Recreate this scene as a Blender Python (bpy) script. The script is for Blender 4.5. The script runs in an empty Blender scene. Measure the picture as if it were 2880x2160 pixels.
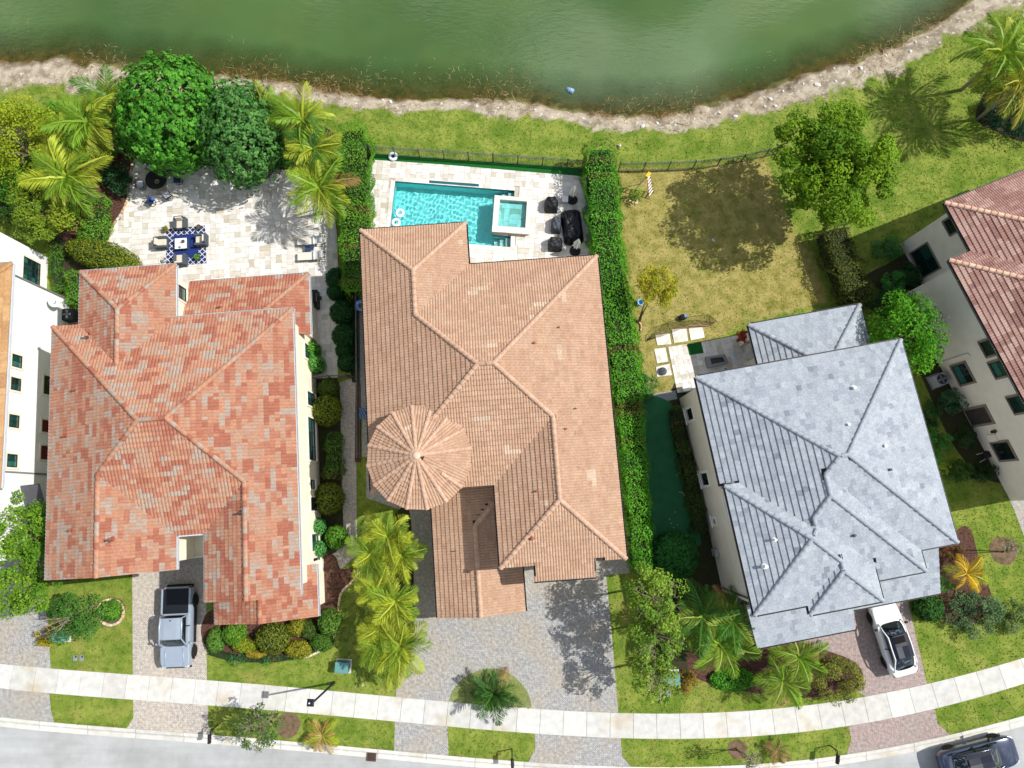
import bpy, bmesh, math, random
import numpy as np
from mathutils import Vector, Matrix
random.seed(7); RNG = np.random.default_rng(7)
S = bpy.context.scene
COL = S.collection
rad = math.radians

# ------------------------------------------------------------------ camera
F_PX, CAM_H, TILT = 2000.0, 50.0, math.atan(335 / 2000.0)
cam_d = bpy.data.cameras.new('camera'); cam = bpy.data.objects.new('camera', cam_d); COL.objects.link(cam)
cam_d.sensor_width = 36; cam_d.lens = F_PX / 2880 * 36; cam_d.clip_end = 2000
cam.location = (0, 0, CAM_H); cam.rotation_euler = (TILT, 0, 0)
S.camera = cam

# ------------------------------------------------------------------ sky and sun
CLOUD_W = 3.3; SUN_EL = rad(48.5); SUN_DIR = Vector((0.983, 0.182, 0)).normalized()
w = bpy.data.worlds.new('World'); S.world = w; w.use_nodes = True
nt = w.node_tree; nt.nodes.clear()
out = nt.nodes.new('ShaderNodeOutputWorld'); bg = nt.nodes.new('ShaderNodeBackground')
sky = nt.nodes.new('ShaderNodeTexSky'); sky.sky_type = 'NISHITA'; sky.sun_disc = False
sky.sun_elevation = SUN_EL; sky.sun_rotation = math.atan2(SUN_DIR.x, SUN_DIR.y)
tc = nt.nodes.new('ShaderNodeTexCoord'); nz = nt.nodes.new('ShaderNodeTexNoise')
nz.inputs['Scale'].default_value = 5.5; nz.inputs['Detail'].default_value = 7; nz.inputs['Roughness'].default_value = .55
cr = nt.nodes.new('ShaderNodeValToRGB'); cr.color_ramp.elements[0].position = .50; cr.color_ramp.elements[1].position = .63
mx = nt.nodes.new('ShaderNodeMix'); mx.data_type = 'RGBA'; mx.inputs['B'].default_value = (18, 18.3, 18.8, 1)
nz.noise_dimensions = '4D'; nz.inputs['W'].default_value = CLOUD_W
nt.links.new(tc.outputs['Generated'], nz.inputs['Vector']); nt.links.new(nz.outputs['Fac'], cr.inputs['Fac'])
nt.links.new(cr.outputs['Color'], mx.inputs['Factor']); nt.links.new(sky.outputs['Color'], mx.inputs['A'])
nt.links.new(mx.outputs['Result'], bg.inputs['Color']); nt.links.new(bg.outputs['Background'], out.inputs['Surface'])
bg.inputs['Strength'].default_value = 0.08
sun_d = bpy.data.lights.new('sun', 'SUN'); sun_d.energy = 4.55; sun_d.angle = rad(.5); sun_d.color = (1, .97, .92)
sun = bpy.data.objects.new('sun', sun_d); COL.objects.link(sun)
dirv = Vector((SUN_DIR.x * math.cos(SUN_EL), SUN_DIR.y * math.cos(SUN_EL), math.sin(SUN_EL)))
sun.rotation_euler = dirv.to_track_quat('Z', 'Y').to_euler()
S.view_settings.view_transform = 'Standard'; S.view_settings.look = 'None'
S.view_settings.exposure = 0.27; S.view_settings.gamma = 1
S.render.engine = 'CYCLES'; S.cycles.use_denoising = True; S.cycles.max_bounces = 6; S.cycles.transparent_max_bounces = 12

# ------------------------------------------------------------------ survey: a photo pixel and a height give a point of the place
_c, _s = math.cos(TILT), math.sin(TILT)
def P(u, v, z=0.0):
    x, y = (u - 1440) / F_PX, -(v - 1080) / F_PX
    r = (x, _c * y + _s, _s * y - _c)
    t = (z - CAM_H) / r[2]
    return Vector((r[0] * t, r[1] * t, z))
def PX(pts, z=0.0): return [tuple(P(u, v, z)[:2]) for u, v in pts]

# ------------------------------------------------------------------ materials
def lin(r, g, b, k=1.0):
    f = lambda c: (c / 255 / 12.92 if c / 255 <= .04045 else ((c / 255 + .055) / 1.055) ** 2.4) * k
    return (f(r), f(g), f(b))
MATS = {}
def mat(name, col, rough=.8, var=.15, scale=6., bump=0., bscale=None, metal=0., spec=.3, tint=None, col2=None, c2=(.45, .65), c2scale=1., coord='Object', trans=0., coat=0., detail=4.):
    """procedural surface: base colour, optional second colour in noise patches, fine value variation, bump; tint: 'attr' or 'obj'"""
    if name in MATS: return MATS[name]
    m = bpy.data.materials.new(name); m.use_nodes = True; t = m.node_tree; N = t.nodes; L = t.links
    b = N['Principled BSDF']; b.inputs['Roughness'].default_value = rough; b.inputs['Metallic'].default_value = metal
    b.inputs['Specular IOR Level'].default_value = spec
    if coat: b.inputs['Coat Weight'].default_value = coat; b.inputs['Coat Roughness'].default_value = .05
    tcn = N.new('ShaderNodeTexCoord'); vec = tcn.outputs['Object' if coord == 'World' else coord]
    if coord == 'World':
        vec = N.new('ShaderNodeNewGeometry').outputs['Position']
    cur = None
    if tint == 'attr':
        a = N.new('ShaderNodeAttribute'); a.attribute_name = 'tint'; cur = a.outputs['Color']
    elif tint == 'obj':
        a = N.new('ShaderNodeObjectInfo'); cur = a.outputs['Color']
    else:
        a = N.new('ShaderNodeRGB'); a.outputs[0].default_value = (*col, 1); cur = a.outputs[0]
    def noise(sc, det=detail):
        n = N.new('ShaderNodeTexNoise'); n.inputs['Scale'].default_value = sc; n.inputs['Detail'].default_value = det
        L.new(vec, n.inputs['Vector']); return n
    if col2:
        n = noise(c2scale); r = N.new('ShaderNodeMapRange'); r.inputs['From Min'].default_value = c2[0]; r.inputs['From Max'].default_value = c2[1]
        L.new(n.outputs['Fac'], r.inputs['Value'])
        x = N.new('ShaderNodeMix'); x.data_type = 'RGBA'; x.inputs['B'].default_value = (*col2, 1)
        L.new(r.outputs['Result'], x.inputs['Factor']); L.new(cur, x.inputs['A']); cur = x.outputs['Result']
    if var:
        n = noise(scale); r = N.new('ShaderNodeMapRange'); r.inputs['From Min'].default_value = .3; r.inputs['From Max'].default_value = .7
        r.inputs['To Min'].default_value = 1 - var; r.inputs['To Max'].default_value = 1 + var
        L.new(n.outputs['Fac'], r.inputs['Value'])
        x = N.new('ShaderNodeMix'); x.data_type = 'RGBA'; x.blend_type = 'MULTIPLY'; x.inputs['Factor'].default_value = 1
        L.new(cur, x.inputs['A']); L.new(r.outputs['Result'], x.inputs['B']); cur = x.outputs['Result']
    L.new(cur, b.inputs['Base Color'])
    if bump:
        n = noise(bscale or scale * 3); bp = N.new('ShaderNodeBump'); bp.inputs['Strength'].default_value = min(1, bump); bp.inputs['Distance'].default_value = .05
        L.new(n.outputs['Fac'], bp.inputs['Height']); L.new(bp.outputs['Normal'], b.inputs['Normal'])
    if trans:
        o = N['Material Output']; tr = N.new('ShaderNodeBsdfTranslucent'); ms = N.new('ShaderNodeMixShader'); ms.inputs[0].default_value = trans
        L.new(cur, tr.inputs['Color']); L.new(b.outputs[0], ms.inputs[1]); L.new(tr.outputs[0], ms.inputs[2]); L.new(ms.outputs[0], o.inputs['Surface'])
    MATS[name] = m
    return m
def paver_mat(name, c1, c2, c3, bw=.2, bh=.1, ang=0., mortar=lin(90, 88, 85)):
    """small interlocking pavers, too small in the photo to pick apart"""
    if name in MATS: return MATS[name]
    m = bpy.data.materials.new(name); m.use_nodes = True; t = m.node_tree; N = t.nodes; L = t.links
    b = N['Principled BSDF']; b.inputs['Roughness'].default_value = .85; b.inputs['Specular IOR Level'].default_value = .2
    g = N.new('ShaderNodeNewGeometry'); mp = N.new('ShaderNodeMapping'); mp.inputs['Rotation'].default_value = (0, 0, ang)
    L.new(g.outputs['Position'], mp.inputs['Vector'])
    br = N.new('ShaderNodeTexBrick'); br.inputs['Scale'].default_value = 1; br.inputs['Brick Width'].default_value = bw; br.inputs['Row Height'].default_value = bh
    br.inputs['Mortar Size'].default_value = .006; br.inputs['Mortar'].default_value = (*mortar, 1); br.inputs['Bias'].default_value = 0
    br.inputs['Color1'].default_value = (*c1, 1); br.inputs['Color2'].default_value = (*c2, 1)
    L.new(mp.outputs['Vector'], br.inputs['Vector'])
    n = N.new('ShaderNodeTexNoise'); n.inputs['Scale'].default_value = .45; n.inputs['Detail'].default_value = 5; L.new(g.outputs['Position'], n.inputs['Vector'])
    r = N.new('ShaderNodeMapRange'); r.inputs['From Min'].default_value = .42; r.inputs['From Max'].default_value = .62; r.inputs['To Max'].default_value = .6; L.new(n.outputs['Fac'], r.inputs['Value'])
    x = N.new('ShaderNodeMix'); x.data_type = 'RGBA'; x.inputs['B'].default_value = (*c3, 1); L.new(r.outputs['Result'], x.inputs['Factor']); L.new(br.outputs['Color'], x.inputs['A'])
    n2 = N.new('ShaderNodeTexNoise'); n2.inputs['Scale'].default_value = 5.5; n2.inputs['Detail'].default_value = 3; L.new(g.outputs['Position'], n2.inputs['Vector'])
    r2 = N.new('ShaderNodeMapRange'); r2.inputs['From Min'].default_value = .3; r2.inputs['From Max'].default_value = .7; r2.inputs['To Min'].default_value = .74; r2.inputs['To Max'].default_value = 1.22; L.new(n2.outputs['Fac'], r2.inputs['Value'])
    y = N.new('ShaderNodeMix'); y.data_type = 'RGBA'; y.blend_type = 'MULTIPLY'; y.inputs['Factor'].default_value = 1
    L.new(x.outputs['Result'], y.inputs['A']); L.new(r2.outputs['Result'], y.inputs['B']); L.new(y.outputs['Result'], b.inputs['Base Color'])
    bp = N.new('ShaderNodeBump'); bp.inputs['Strength'].default_value = .4; bp.inputs['Distance'].default_value = .01; L.new(br.outputs['Fac'], bp.inputs['Height']); bp.invert = True
    L.new(bp.outputs['Normal'], b.inputs['Normal'])
    MATS[name] = m
    return m
def glass_mat(name, col, rough=.03, spec=.9):
    return mat(name, col, rough=rough, var=.12, scale=1.5, spec=spec, coat=.6)

# ------------------------------------------------------------------ object helpers
def link(o, parent=None):
    COL.objects.link(o)
    if parent is not None: o.parent = parent
    return o
def tag(o, label=None, cat=None, group=None, kind=None):
    if label: o['label'] = label
    if cat: o['category'] = cat
    if group: o['group'] = group
    if kind: o['kind'] = kind
    return o
def thing(name, label, cat, loc=(0, 0, 0), rz=0., group=None):
    o = bpy.data.objects.new(name, None); o.empty_display_size = .2; link(o)
    o.location = loc; o.rotation_euler = (0, 0, rz)
    return tag(o, label, cat, group)
def obj(name, bm, m, parent=None, smooth=False, loc=None):
    me = bpy.data.meshes.new(name); bm.to_mesh(me); bm.free()
    me.materials.append(m)
    if smooth: me.polygons.foreach_set('use_smooth', [True] * len(me.polygons))
    o = bpy.data.objects.new(name, me); link(o, parent)
    if loc is not None: o.location = loc
    return o
def mesh_np(name, V, Fq, m, tint=None, smooth=False):
    """mesh from numpy arrays; Fq (n,k) equal-size faces; tint (n,3) per face"""
    V = np.asarray(V, np.float32); Fq = np.asarray(Fq, np.int32); k = Fq.shape[1]
    me = bpy.data.meshes.new(name); me.vertices.add(len(V)); me.vertices.foreach_set('co', V.ravel())
    me.loops.add(Fq.size); me.loops.foreach_set('vertex_index', Fq.ravel())
    me.polygons.add(len(Fq)); me.polygons.foreach_set('loop_start', np.arange(0, Fq.size, k, dtype=np.int32))
    if tint is not None:
        a = me.attributes.new('tint', 'FLOAT_COLOR', 'FACE')
        a.data.foreach_set('color', np.concatenate([tint, np.ones((len(tint), 1))], 1).astype(np.float32).ravel())
    me.update(calc_edges=True); me.validate()
    me.polygons.foreach_set('use_smooth', np.full(len(me.polygons), smooth, bool))
    me.materials.append(m)
    return me
def add_mesh(name, me, parent=None, loc=None, rot=None, color=None, scale=None):
    o = bpy.data.objects.new(name, me); link(o, parent)
    if loc is not None: o.location = loc
    if rot is not None: o.rotation_euler = rot
    if scale is not None: o.scale = scale
    if color is not None: o.color = (*color, 1)
    return o
B = bmesh.new
def box(bm, c, d, rz=0., top=None, M=None):
    """box centred in x,y with its base at c.z; top: scale of the top face"""
    x, y, z = d[0] / 2, d[1] / 2, d[2]; tx, ty = (top if top else (1, 1))
    co = [(-x, -y, 0), (x, -y, 0), (x, y, 0), (-x, y, 0), (-x * tx, -y * ty, z), (x * tx, -y * ty, z), (x * tx, y * ty, z), (-x * tx, y * ty, z)]
    R = Matrix.Translation(c) @ Matrix.Rotation(rz, 4, 'Z')
    if M is not None: R = M @ R
    v = [bm.verts.new(R @ Vector(p)) for p in co]
    for f in ((3, 2, 1, 0), (4, 5, 6, 7), (0, 1, 5, 4), (1, 2, 6, 5), (2, 3, 7, 6), (3, 0, 4, 7)): bm.faces.new([v[i] for i in f])
    return bm
def bevel(bm, w_=.02, seg=2):
    bmesh.ops.bevel(bm, geom=[e for e in bm.edges], offset=w_, segments=seg, profile=.6, affect='EDGES'); return bm
def tube(bm, pts, r, n=6, cap=True):
    pts = [Vector(p) for p in pts]; rr = r if isinstance(r, (list, tuple)) else [r] * len(pts); rings = []
    for i, p in enumerate(pts):
        d = (pts[min(i + 1, len(pts) - 1)] - pts[max(i - 1, 0)]).normalized()
        a = d.orthogonal().normalized() if i == 0 else (rings_a - d * rings_a.dot(d)).normalized()
        rings_a = a; b2 = d.cross(a)
        rings.append([bm.verts.new(p + (a * math.cos(2 * math.pi * k / n) + b2 * math.sin(2 * math.pi * k / n)) * rr[i]) for k in range(n)])
    for i in range(len(rings) - 1):
        for k in range(n): bm.faces.new((rings[i][k], rings[i][(k + 1) % n], rings[i + 1][(k + 1) % n], rings[i + 1][k]))
    if cap and n > 2:
        bm.faces.new(rings[0][::-1]); bm.faces.new(rings[-1])
    return bm
def lathe(bm, prof, n=16, c=(0, 0, 0)):
    rings = [[bm.verts.new((c[0] + r * math.cos(2 * math.pi * k / n), c[1] + r * math.sin(2 * math.pi * k / n), c[2] + z)) for k in range(n)] for r, z in prof]
    for i in range(len(rings) - 1):
        for k in range(n): bm.faces.new((rings[i][k], rings[i][(k + 1) % n], rings[i + 1][(k + 1) % n], rings[i + 1][k]))
    if prof[0][0] > 1e-4: bm.faces.new(rings[0][::-1])
    if prof[-1][0] > 1e-4: bm.faces.new(rings[-1])
    bmesh.ops.remove_doubles(bm, verts=bm.verts, dist=1e-4)
    return bm
def torus(bm, R, r, n=24, m_=10, c=(0, 0, 0), M=None):
    g = [[bm.verts.new((M or Matrix()) @ Vector((c[0] + (R + r * math.cos(b_)) * math.cos(a), c[1] + (R + r * math.cos(b_)) * math.sin(a), c[2] + r * math.sin(b_))))
          for b_ in [2 * math.pi * j / m_ for j in range(m_)]] for a in [2 * math.pi * i / n for i in range(n)]]
    for i in range(n):
        for j in range(m_): bm.faces.new((g[i][j], g[(i + 1) % n][j], g[(i + 1) % n][(j + 1) % m_], g[i][(j + 1) % m_]))
    return bm
def prism(bm, poly, z0, z1, top=True, bottom=False, holes=()):
    """upright prism over a plan polygon"""
    def loop(pl):
        a = [bm.verts.new((x, y, z0)) for x, y in pl]; b_ = [bm.verts.new((x, y, z1)) for x, y in pl]
        for i in range(len(pl)):
            j = (i + 1) % len(pl); bm.faces.new((a[i], a[j], b_[j], b_[i]))
        return a, b_
    loops = [loop(poly)] + [loop(h) for h in holes]
    if top:
        ed = [bm.edges.get((l[1][i], l[1][(i + 1) % len(l[1])])) for l in loops for i in range(len(l[1]))]
        bmesh.ops.triangle_fill(bm, use_beauty=True, use_dissolve=False, edges=ed, normal=(0, 0, 1))
    bmesh.ops.recalc_face_normals(bm, faces=bm.faces)
    return bm
def sheet(name, poly, z, m, holes=(), kind='structure', parent=None):
    bm = B(); ed = []
    for pl in [poly, *holes]:
        v = [bm.verts.new((x, y, z)) for x, y in pl]; ed += [bm.edges.new((v[i], v[(i + 1) % len(v)])) for i in range(len(v))]
    bmesh.ops.triangle_fill(bm, use_beauty=True, use_dissolve=False, edges=ed, normal=(0, 0, 1))
    for f in bm.faces:
        if f.normal.z < 0: f.normal_flip()
    o = obj(name, bm, m, parent)
    if kind: o['kind'] = kind
    return o
def inside(poly, X, Y):
    X = np.asarray(X, float); Y = np.asarray(Y, float); r = np.zeros(X.shape, bool); n = len(poly)
    for i in range(n):
        x1, y1 = poly[i]; x2, y2 = poly[(i + 1) % n]
        c = ((y1 > Y) != (y2 > Y)) & (X < (x2 - x1) * (Y - y1) / ((y2 - y1) or 1e-9) + x1); r ^= c
    return r
def smooth_line(pts, n=12):
    """Catmull-Rom through the points"""
    p = [np.array(q[:2], float) for q in pts]; p = [2 * p[0] - p[1]] + p + [2 * p[-1] - p[-2]]; o = []
    for i in range(1, len(p) - 2):
        for k in range(n):
            t = k / n; a, b_, c, d = p[i - 1], p[i], p[i + 1], p[i + 2]
            o.append(tuple(.5 * ((2 * b_) + (-a + c) * t + (2 * a - 5 * b_ + 4 * c - d) * t * t + (-a + 3 * b_ - 3 * c + d) * t ** 3)))
    o.append(tuple(p[-2])); return o
def smooth_closed(pts, n=8):
    p = [np.array(q[:2], float) for q in pts]; m_ = len(p); o = []
    for i in range(m_):
        a, b_, c, d = p[i - 1], p[i], p[(i + 1) % m_], p[(i + 2) % m_]
        for k in range(n):
            t = k / n; o.append(tuple(.5 * ((2 * b_) + (-a + c) * t + (2 * a - 5 * b_ + 4 * c - d) * t * t + (-a + 3 * b_ - 3 * c + d) * t ** 3)))
    return o
def copy_tree(o, parent=None):
    c = o.copy(); link(c, parent)
    for ch in list(o.children):
        d = ch.copy(); link(d, c)
        for g in list(ch.children):
            e = g.copy(); link(e, d)
    return c
# ------------------------------------------------------------------ ground lines, surveyed
WATER_Z = -0.35
shore_w = [P(u, v, WATER_Z) for u, v in [(-420, 160), (-150, 168), (0, 171), (87, 176), (195, 168), (280, 178), (347, 191), (500, 200), (629, 208), (720, 221), (894, 247), (1024, 273), (1197, 282), (1330, 279), (1440, 279), (1527, 299), (1657, 321), (1809, 328), (1917, 321), (2048, 282), (2160, 256), (2247, 217), (2377, 174), (2507, 135), (2637, 65), (2724, 13), (2790, -50), (2850, -130)]]
shore_g = [P(u, v, 0) for u, v in [(-420, 240), (-150, 243), (0, 243), (130, 239), (260, 258), (400, 268), (629, 275), (807, 278), (915, 295), (1024, 312), (1197, 312), (1330, 318), (1440, 332), (1570, 347), (1700, 365), (1874, 373), (1982, 365), (2056, 343), (2160, 321), (2268, 286), (2420, 243), (2594, 169), (2702, 91), (2811, 52), (2900, 20), (3000, -60)]]
def yfun(pts):
    xs = [p[0] for p in pts]; ys = [p[1] for p in pts]
    return lambda x: np.interp(x, xs, ys)
YW, YG = yfun(shore_w), yfun(shore_g)
def curve_fit(px, deg=5):
    p = np.array(PX(px)); c = np.polyfit(p[:, 0] / 30, p[:, 1], deg); lo, hi = p[:, 0].min(), p[:, 0].max(); d = np.polyder(c)
    def f(x):
        x = np.asarray(x, float); xc = np.clip(x, lo, hi)
        return np.polyval(c, xc / 30) + np.polyval(d, xc / 30) / 30 * (x - xc)
    return f
SW_T = curve_fit([(0, 1867), (373, 1896), (720, 1926), (1111, 1959), (1440, 1988), (1739, 2006), (1961, 2005), (2160, 1995), (2420, 1963), (2607, 1922), (2880, 1850)])
SW_B = curve_fit([(0, 1935), (373, 1967), (720, 1995), (1111, 2028), (1440, 2057), (1744, 2077), (1961, 2077), (2160, 2066), (2386, 2041), (2629, 1993), (2880, 1922)])
KB_T = curve_fit([(0, 2017), (356, 2048), (575, 2065), (763, 2082), (972, 2100), (1111, 2110), (1262, 2126), (1440, 2139), (1774, 2158), (2000, 2156), (2182, 2145), (2377, 2121), (2594, 2087), (2672, 2065), (2880, 2013)])
KB_B = curve_fit([(0, 2045), (417, 2080), (608, 2093), (785, 2113), (1111, 2139), (1284, 2154), (1440, 2167), (1774, 2187), (2000, 2185), (2182, 2173), (2446, 2143), (2594, 2108), (2811, 2065), (2880, 2043)])
POOL_PATIO = PX([(1036, 449), (1240, 463), (1440, 480), (1648, 497), (1668, 760), (1680, 820), (1030, 820), (1043, 642)])
HOUSE_H1 = None
DRY = PX([(1735, 470), (1980, 470), (2150, 440), (2210, 600), (2290, 720), (2330, 850), (2120, 905), (1900, 1000), (1905, 1110), (1815, 1115), (1790, 900), (1765, 720)])

# ------------------------------------------------------------------ ground sheet with the lake basin
gx = np.concatenate([[-900, -300, -120, -70], np.arange(-46, 46.01, .34), [70, 120, 300, 900]])
gy = np.concatenate([[-900, -300, -90, -45], np.arange(-24, 48.01, .34), [70, 120, 300, 900]])
X, Y = np.meshgrid(gx, gy); nx, ny = len(gx), len(gy)
def vnoise(x, y, s, seed=0):
    g = np.random.default_rng(seed).random((64, 64)); x = x * s; y = y * s
    i = np.floor(x).astype(int); j = np.floor(y).astype(int); fx = x - i; fy = y - j; fx = fx * fx * (3 - 2 * fx); fy = fy * fy * (3 - 2 * fy)
    q = lambda a, b_: g[a % 64, b_ % 64]
    return (q(i, j) * (1 - fx) + q(i + 1, j) * fx) * (1 - fy) + (q(i, j + 1) * (1 - fx) + q(i + 1, j + 1) * fx) * fy
def lake_d(x, y):
    yw, yg = YW(x), YG(x)
    return (y - yg) / np.maximum(yw - yg, .3)
def ground_z(x, y):
    d = lake_d(x, y); n = vnoise(x, y, .9, 3) - .5 + .5 * (vnoise(x, y, 2.3, 5) - .5)
    z = np.where(d < 0, 0, np.where(d < 1, WATER_Z * d, WATER_Z - .26 * (y - YW(x))))
    z = z + n * .16 * np.clip(d * 2, 0, 1) * (d < 6)
    return np.maximum(z, -3.5)
Z = ground_z(X, Y)
Z = np.where(Y < KB_T(X) - .22, -.45, Z)
pp = np.array(POOL_PATIO); pc = pp.mean(0); shr = [tuple(pc + (q - pc) * .93) for q in pp]
Z = np.where(inside(shr, X, Y), -3.2, Z)
idx = np.arange(nx * ny).reshape(ny, nx)
Fq = np.stack([idx[:-1, :-1], idx[:-1, 1:], idx[1:, 1:], idx[1:, :-1]], -1).reshape(-1, 4)
shore_a = np.clip(lake_d(X, Y) + (vnoise(X, Y, .8, 11) - .5) * .5 + (vnoise(X, Y, 2.5, 12) - .5) * .5, -2, 3).ravel()
fr = inside(DRY, X, Y).astype(float); dry_a = (fr * .95 + .18 * (Y < -6)).ravel()

gm = bpy.data.materials.new('lawn_ground'); gm.use_nodes = True; t = gm.node_tree; N = t.nodes; L = t.links
b = N['Principled BSDF']; b.inputs['Roughness'].default_value = .95; b.inputs['Specular IOR Level'].default_value = .1
geo = N.new('ShaderNodeNewGeometry')
def _n(sc, det=5, ro=.6):
    n = N.new('ShaderNodeTexNoise'); n.inputs['Scale'].default_value = sc; n.inputs['Detail'].default_value = det; n.inputs['Roughness'].default_value = ro; L.new(geo.outputs['Position'], n.inputs['Vector']); return n.outputs['Fac']
def _mix(a, b_, f, bt='MIX'):
    x = N.new('ShaderNodeMix'); x.data_type = 'RGBA'; x.blend_type = bt
    for s_, v in (('A', a), ('B', b_)):
        if isinstance(v, tuple): x.inputs[s_].default_value = (*v, 1)
        else: L.new(v, x.inputs[s_])
    if isinstance(f, (int, float)): x.inputs['Factor'].default_value = f
    else: L.new(f, x.inputs['Factor'])
    return x.outputs['Result']
def _rng(v, a, b_, c=0., d=1.):
    r = N.new('ShaderNodeMapRange'); r.inputs['From Min'].default_value = a; r.inputs['From Max'].default_value = b_; r.inputs['To Min'].default_value = c; r.inputs['To Max'].default_value = d; L.new(v, r.inputs['Value']); return r.outputs['Result']
def _attr(nm):
    a = N.new('ShaderNodeAttribute'); a.attribute_name = nm; return a.outputs['Fac']
green = _mix(lin(96, 120, 40), lin(134, 144, 64), _rng(_n(.7, 7), .38, .62))
green = _mix(green, lin(74, 102, 32), _rng(_n(2.6, 5), .5, .74))
straw = _mix(lin(160, 148, 88), lin(120, 118, 54), _rng(_n(1.3, 6), .4, .66))
mth = N.new('ShaderNodeMath'); mth.operation = 'ADD'; L.new(_attr('dry'), mth.inputs[0]); L.new(_rng(_n(.5, 5), .3, .7, -.4, .4), mth.inputs[1])
g2 = _mix(green, straw, _rng(mth.outputs[0], .25, .85))
sand = _mix(lin(176, 164, 144), lin(134, 122, 104), _rng(_n(1.1, 7), .42, .6))
sand = _mix(sand, lin(204, 196, 182), _rng(_n(3.5, 5), .56, .7))
sand = _mix(sand, lin(96, 78, 58), _rng(_n(5.5, 6, .7), .6, .74))
bed = _mix(lin(104, 84, 54), lin(64, 56, 36), _rng(_n(1.4, 6), .4, .62))
bed = _mix(bed, lin(160, 136, 92), _rng(_n(4.2, 6, .7), .58, .72))
sh = _attr('shore')
c1 = _mix(g2, sand, _rng(sh, -.05, .16)); c1 = _mix(c1, bed, _rng(sh, .78, 1.12))
c1 = _mix(c1, (1, 1, 1), 1., 'MULTIPLY')
fine = _rng(_n(22, 3, .7), .3, .7, .72, 1.25)
c2 = _mix(c1, fine, 1., 'MULTIPLY'); L.new(c2, b.inputs['Base Color'])
bp = N.new('ShaderNodeBump'); bp.inputs['Strength'].default_value = .9; bp.inputs['Distance'].default_value = .06; L.new(_n(11, 6, .75), bp.inputs['Height']); L.new(bp.outputs['Normal'], b.inputs['Normal'])
me = mesh_np('ground', np.stack([X, Y, Z], -1).reshape(-1, 3), Fq, gm, smooth=True)
for nm, ar in (('shore', shore_a), ('dry', dry_a)):
    a = me.attributes.new(nm, 'FLOAT', 'POINT'); a.data.foreach_set('value', ar.astype(np.float32))
add_mesh('ground', me)['kind'] = 'structure'

# ------------------------------------------------------------------ lake
wx = np.concatenate([[-900, -200, -80], np.arange(-46, 46.1, .6), [80, 200, 900]]); wy = np.concatenate([np.arange(14, 48, .6), [60, 90, 200, 900]])
X2, Y2 = np.meshgrid(wx, wy); dep = np.clip(WATER_Z - ground_z(X2, Y2), -1, 4)
i2 = np.arange(X2.size).reshape(X2.shape); F2 = np.stack([i2[:-1, :-1], i2[:-1, 1:], i2[1:, 1:], i2[1:, :-1]], -1).reshape(-1, 4)
F2 = F2[(dep.ravel()[F2] > -.2).any(1)]
wm = bpy.data.materials.new('lake_water'); wm.use_nodes = True; t = wm.node_tree; N = t.nodes; L = t.links
b = N['Principled BSDF']; b.inputs['Roughness'].default_value = .03; b.inputs['IOR'].default_value = 1.45; b.inputs['Specular IOR Level'].default_value = .8
geo = N.new('ShaderNodeNewGeometry')
murk = _mix(lin(62, 88, 44), lin(80, 102, 50), _rng(_n(.06, 4), .35, .65)); murk = _mix(murk, lin(72, 102, 56), _rng(_n(.09, 5), .5, .75))
L.new(murk, b.inputs['Base Color'])
tr = N.new('ShaderNodeBsdfTransparent'); tr.inputs[0].default_value = (.80, .82, .62, 1)
ms = N.new('ShaderNodeMixShader'); L.new(_rng(_attr('depth'), -.07, .9), ms.inputs[0]); L.new(tr.outputs[0], ms.inputs[1]); L.new(b.outputs[0], ms.inputs[2])
L.new(ms.outputs[0], N['Material Output'].inputs['Surface'])
mp = N.new('ShaderNodeMapping'); mp.inputs['Rotation'].default_value = (0, 0, .5); mp.inputs['Scale'].default_value = (.8, 2.6, 1); L.new(geo.outputs['Position'], mp.inputs['Vector'])
rn = N.new('ShaderNodeTexNoise'); rn.inputs['Scale'].default_value = 1.6; rn.inputs['Detail'].default_value = 4; L.new(mp.outputs['Vector'], rn.inputs['Vector'])
mm = N.new('ShaderNodeMath'); mm.operation = 'MULTIPLY'; L.new(rn.outputs['Fac'], mm.inputs[0]); L.new(_rng(_n(.05, 2), .42, .58, .16, 1.5), mm.inputs[1])
bp = N.new('ShaderNodeBump'); bp.inputs['Strength'].default_value = .25; bp.inputs['Distance'].default_value = .05; L.new(mm.outputs[0], bp.inputs['Height']); L.new(bp.outputs['Normal'], b.inputs['Normal'])
me = mesh_np('lake', np.stack([X2, Y2, np.full_like(X2, WATER_Z)], -1).reshape(-1, 3), F2, wm, smooth=True)
a = me.attributes.new('depth', 'FLOAT', 'POINT'); a.data.foreach_set('value', dep.ravel().astype(np.float32))
add_mesh('lake', me)['kind'] = 'structure'

# ------------------------------------------------------------------ road, kerb, sidewalk
xs = np.linspace(-60, 60, 121)
road_m = mat('asphalt', lin(178, 180, 179, .9), rough=.9, var=.06, scale=1.7, col2=lin(164, 165, 163, .9), c2=(.4, .68), c2scale=.35, bump=.25, bscale=90, coord='World')
t = road_m.node_tree; N = t.nodes; L = t.links; geo = N.new('ShaderNodeNewGeometry'); mp = N.new('ShaderNodeMapping'); mp.inputs['Scale'].default_value = (.06, 1.1, 1); mp.inputs['Rotation'].default_value = (0, 0, .07); L.new(geo.outputs['Position'], mp.inputs['Vector'])
nn_ = N.new('ShaderNodeTexNoise'); nn_.inputs['Scale'].default_value = 1.2; nn_.inputs['Detail'].default_value = 5; L.new(mp.outputs['Vector'], nn_.inputs['Vector']); bs = N['Principled BSDF']; src = bs.inputs['Base Color'].links[0].from_socket
spots = _rng(_n(7, 2), .68, .76, 1., .72); c_ = _mix(src, _rng(nn_.outputs['Fac'], .35, .7, 1.04, .84), 1., 'MULTIPLY'); L.new(_mix(c_, spots, 1., 'MULTIPLY'), bs.inputs['Base Color'])
kb = [(x, float(KB_B(x))) for x in xs]
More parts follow.
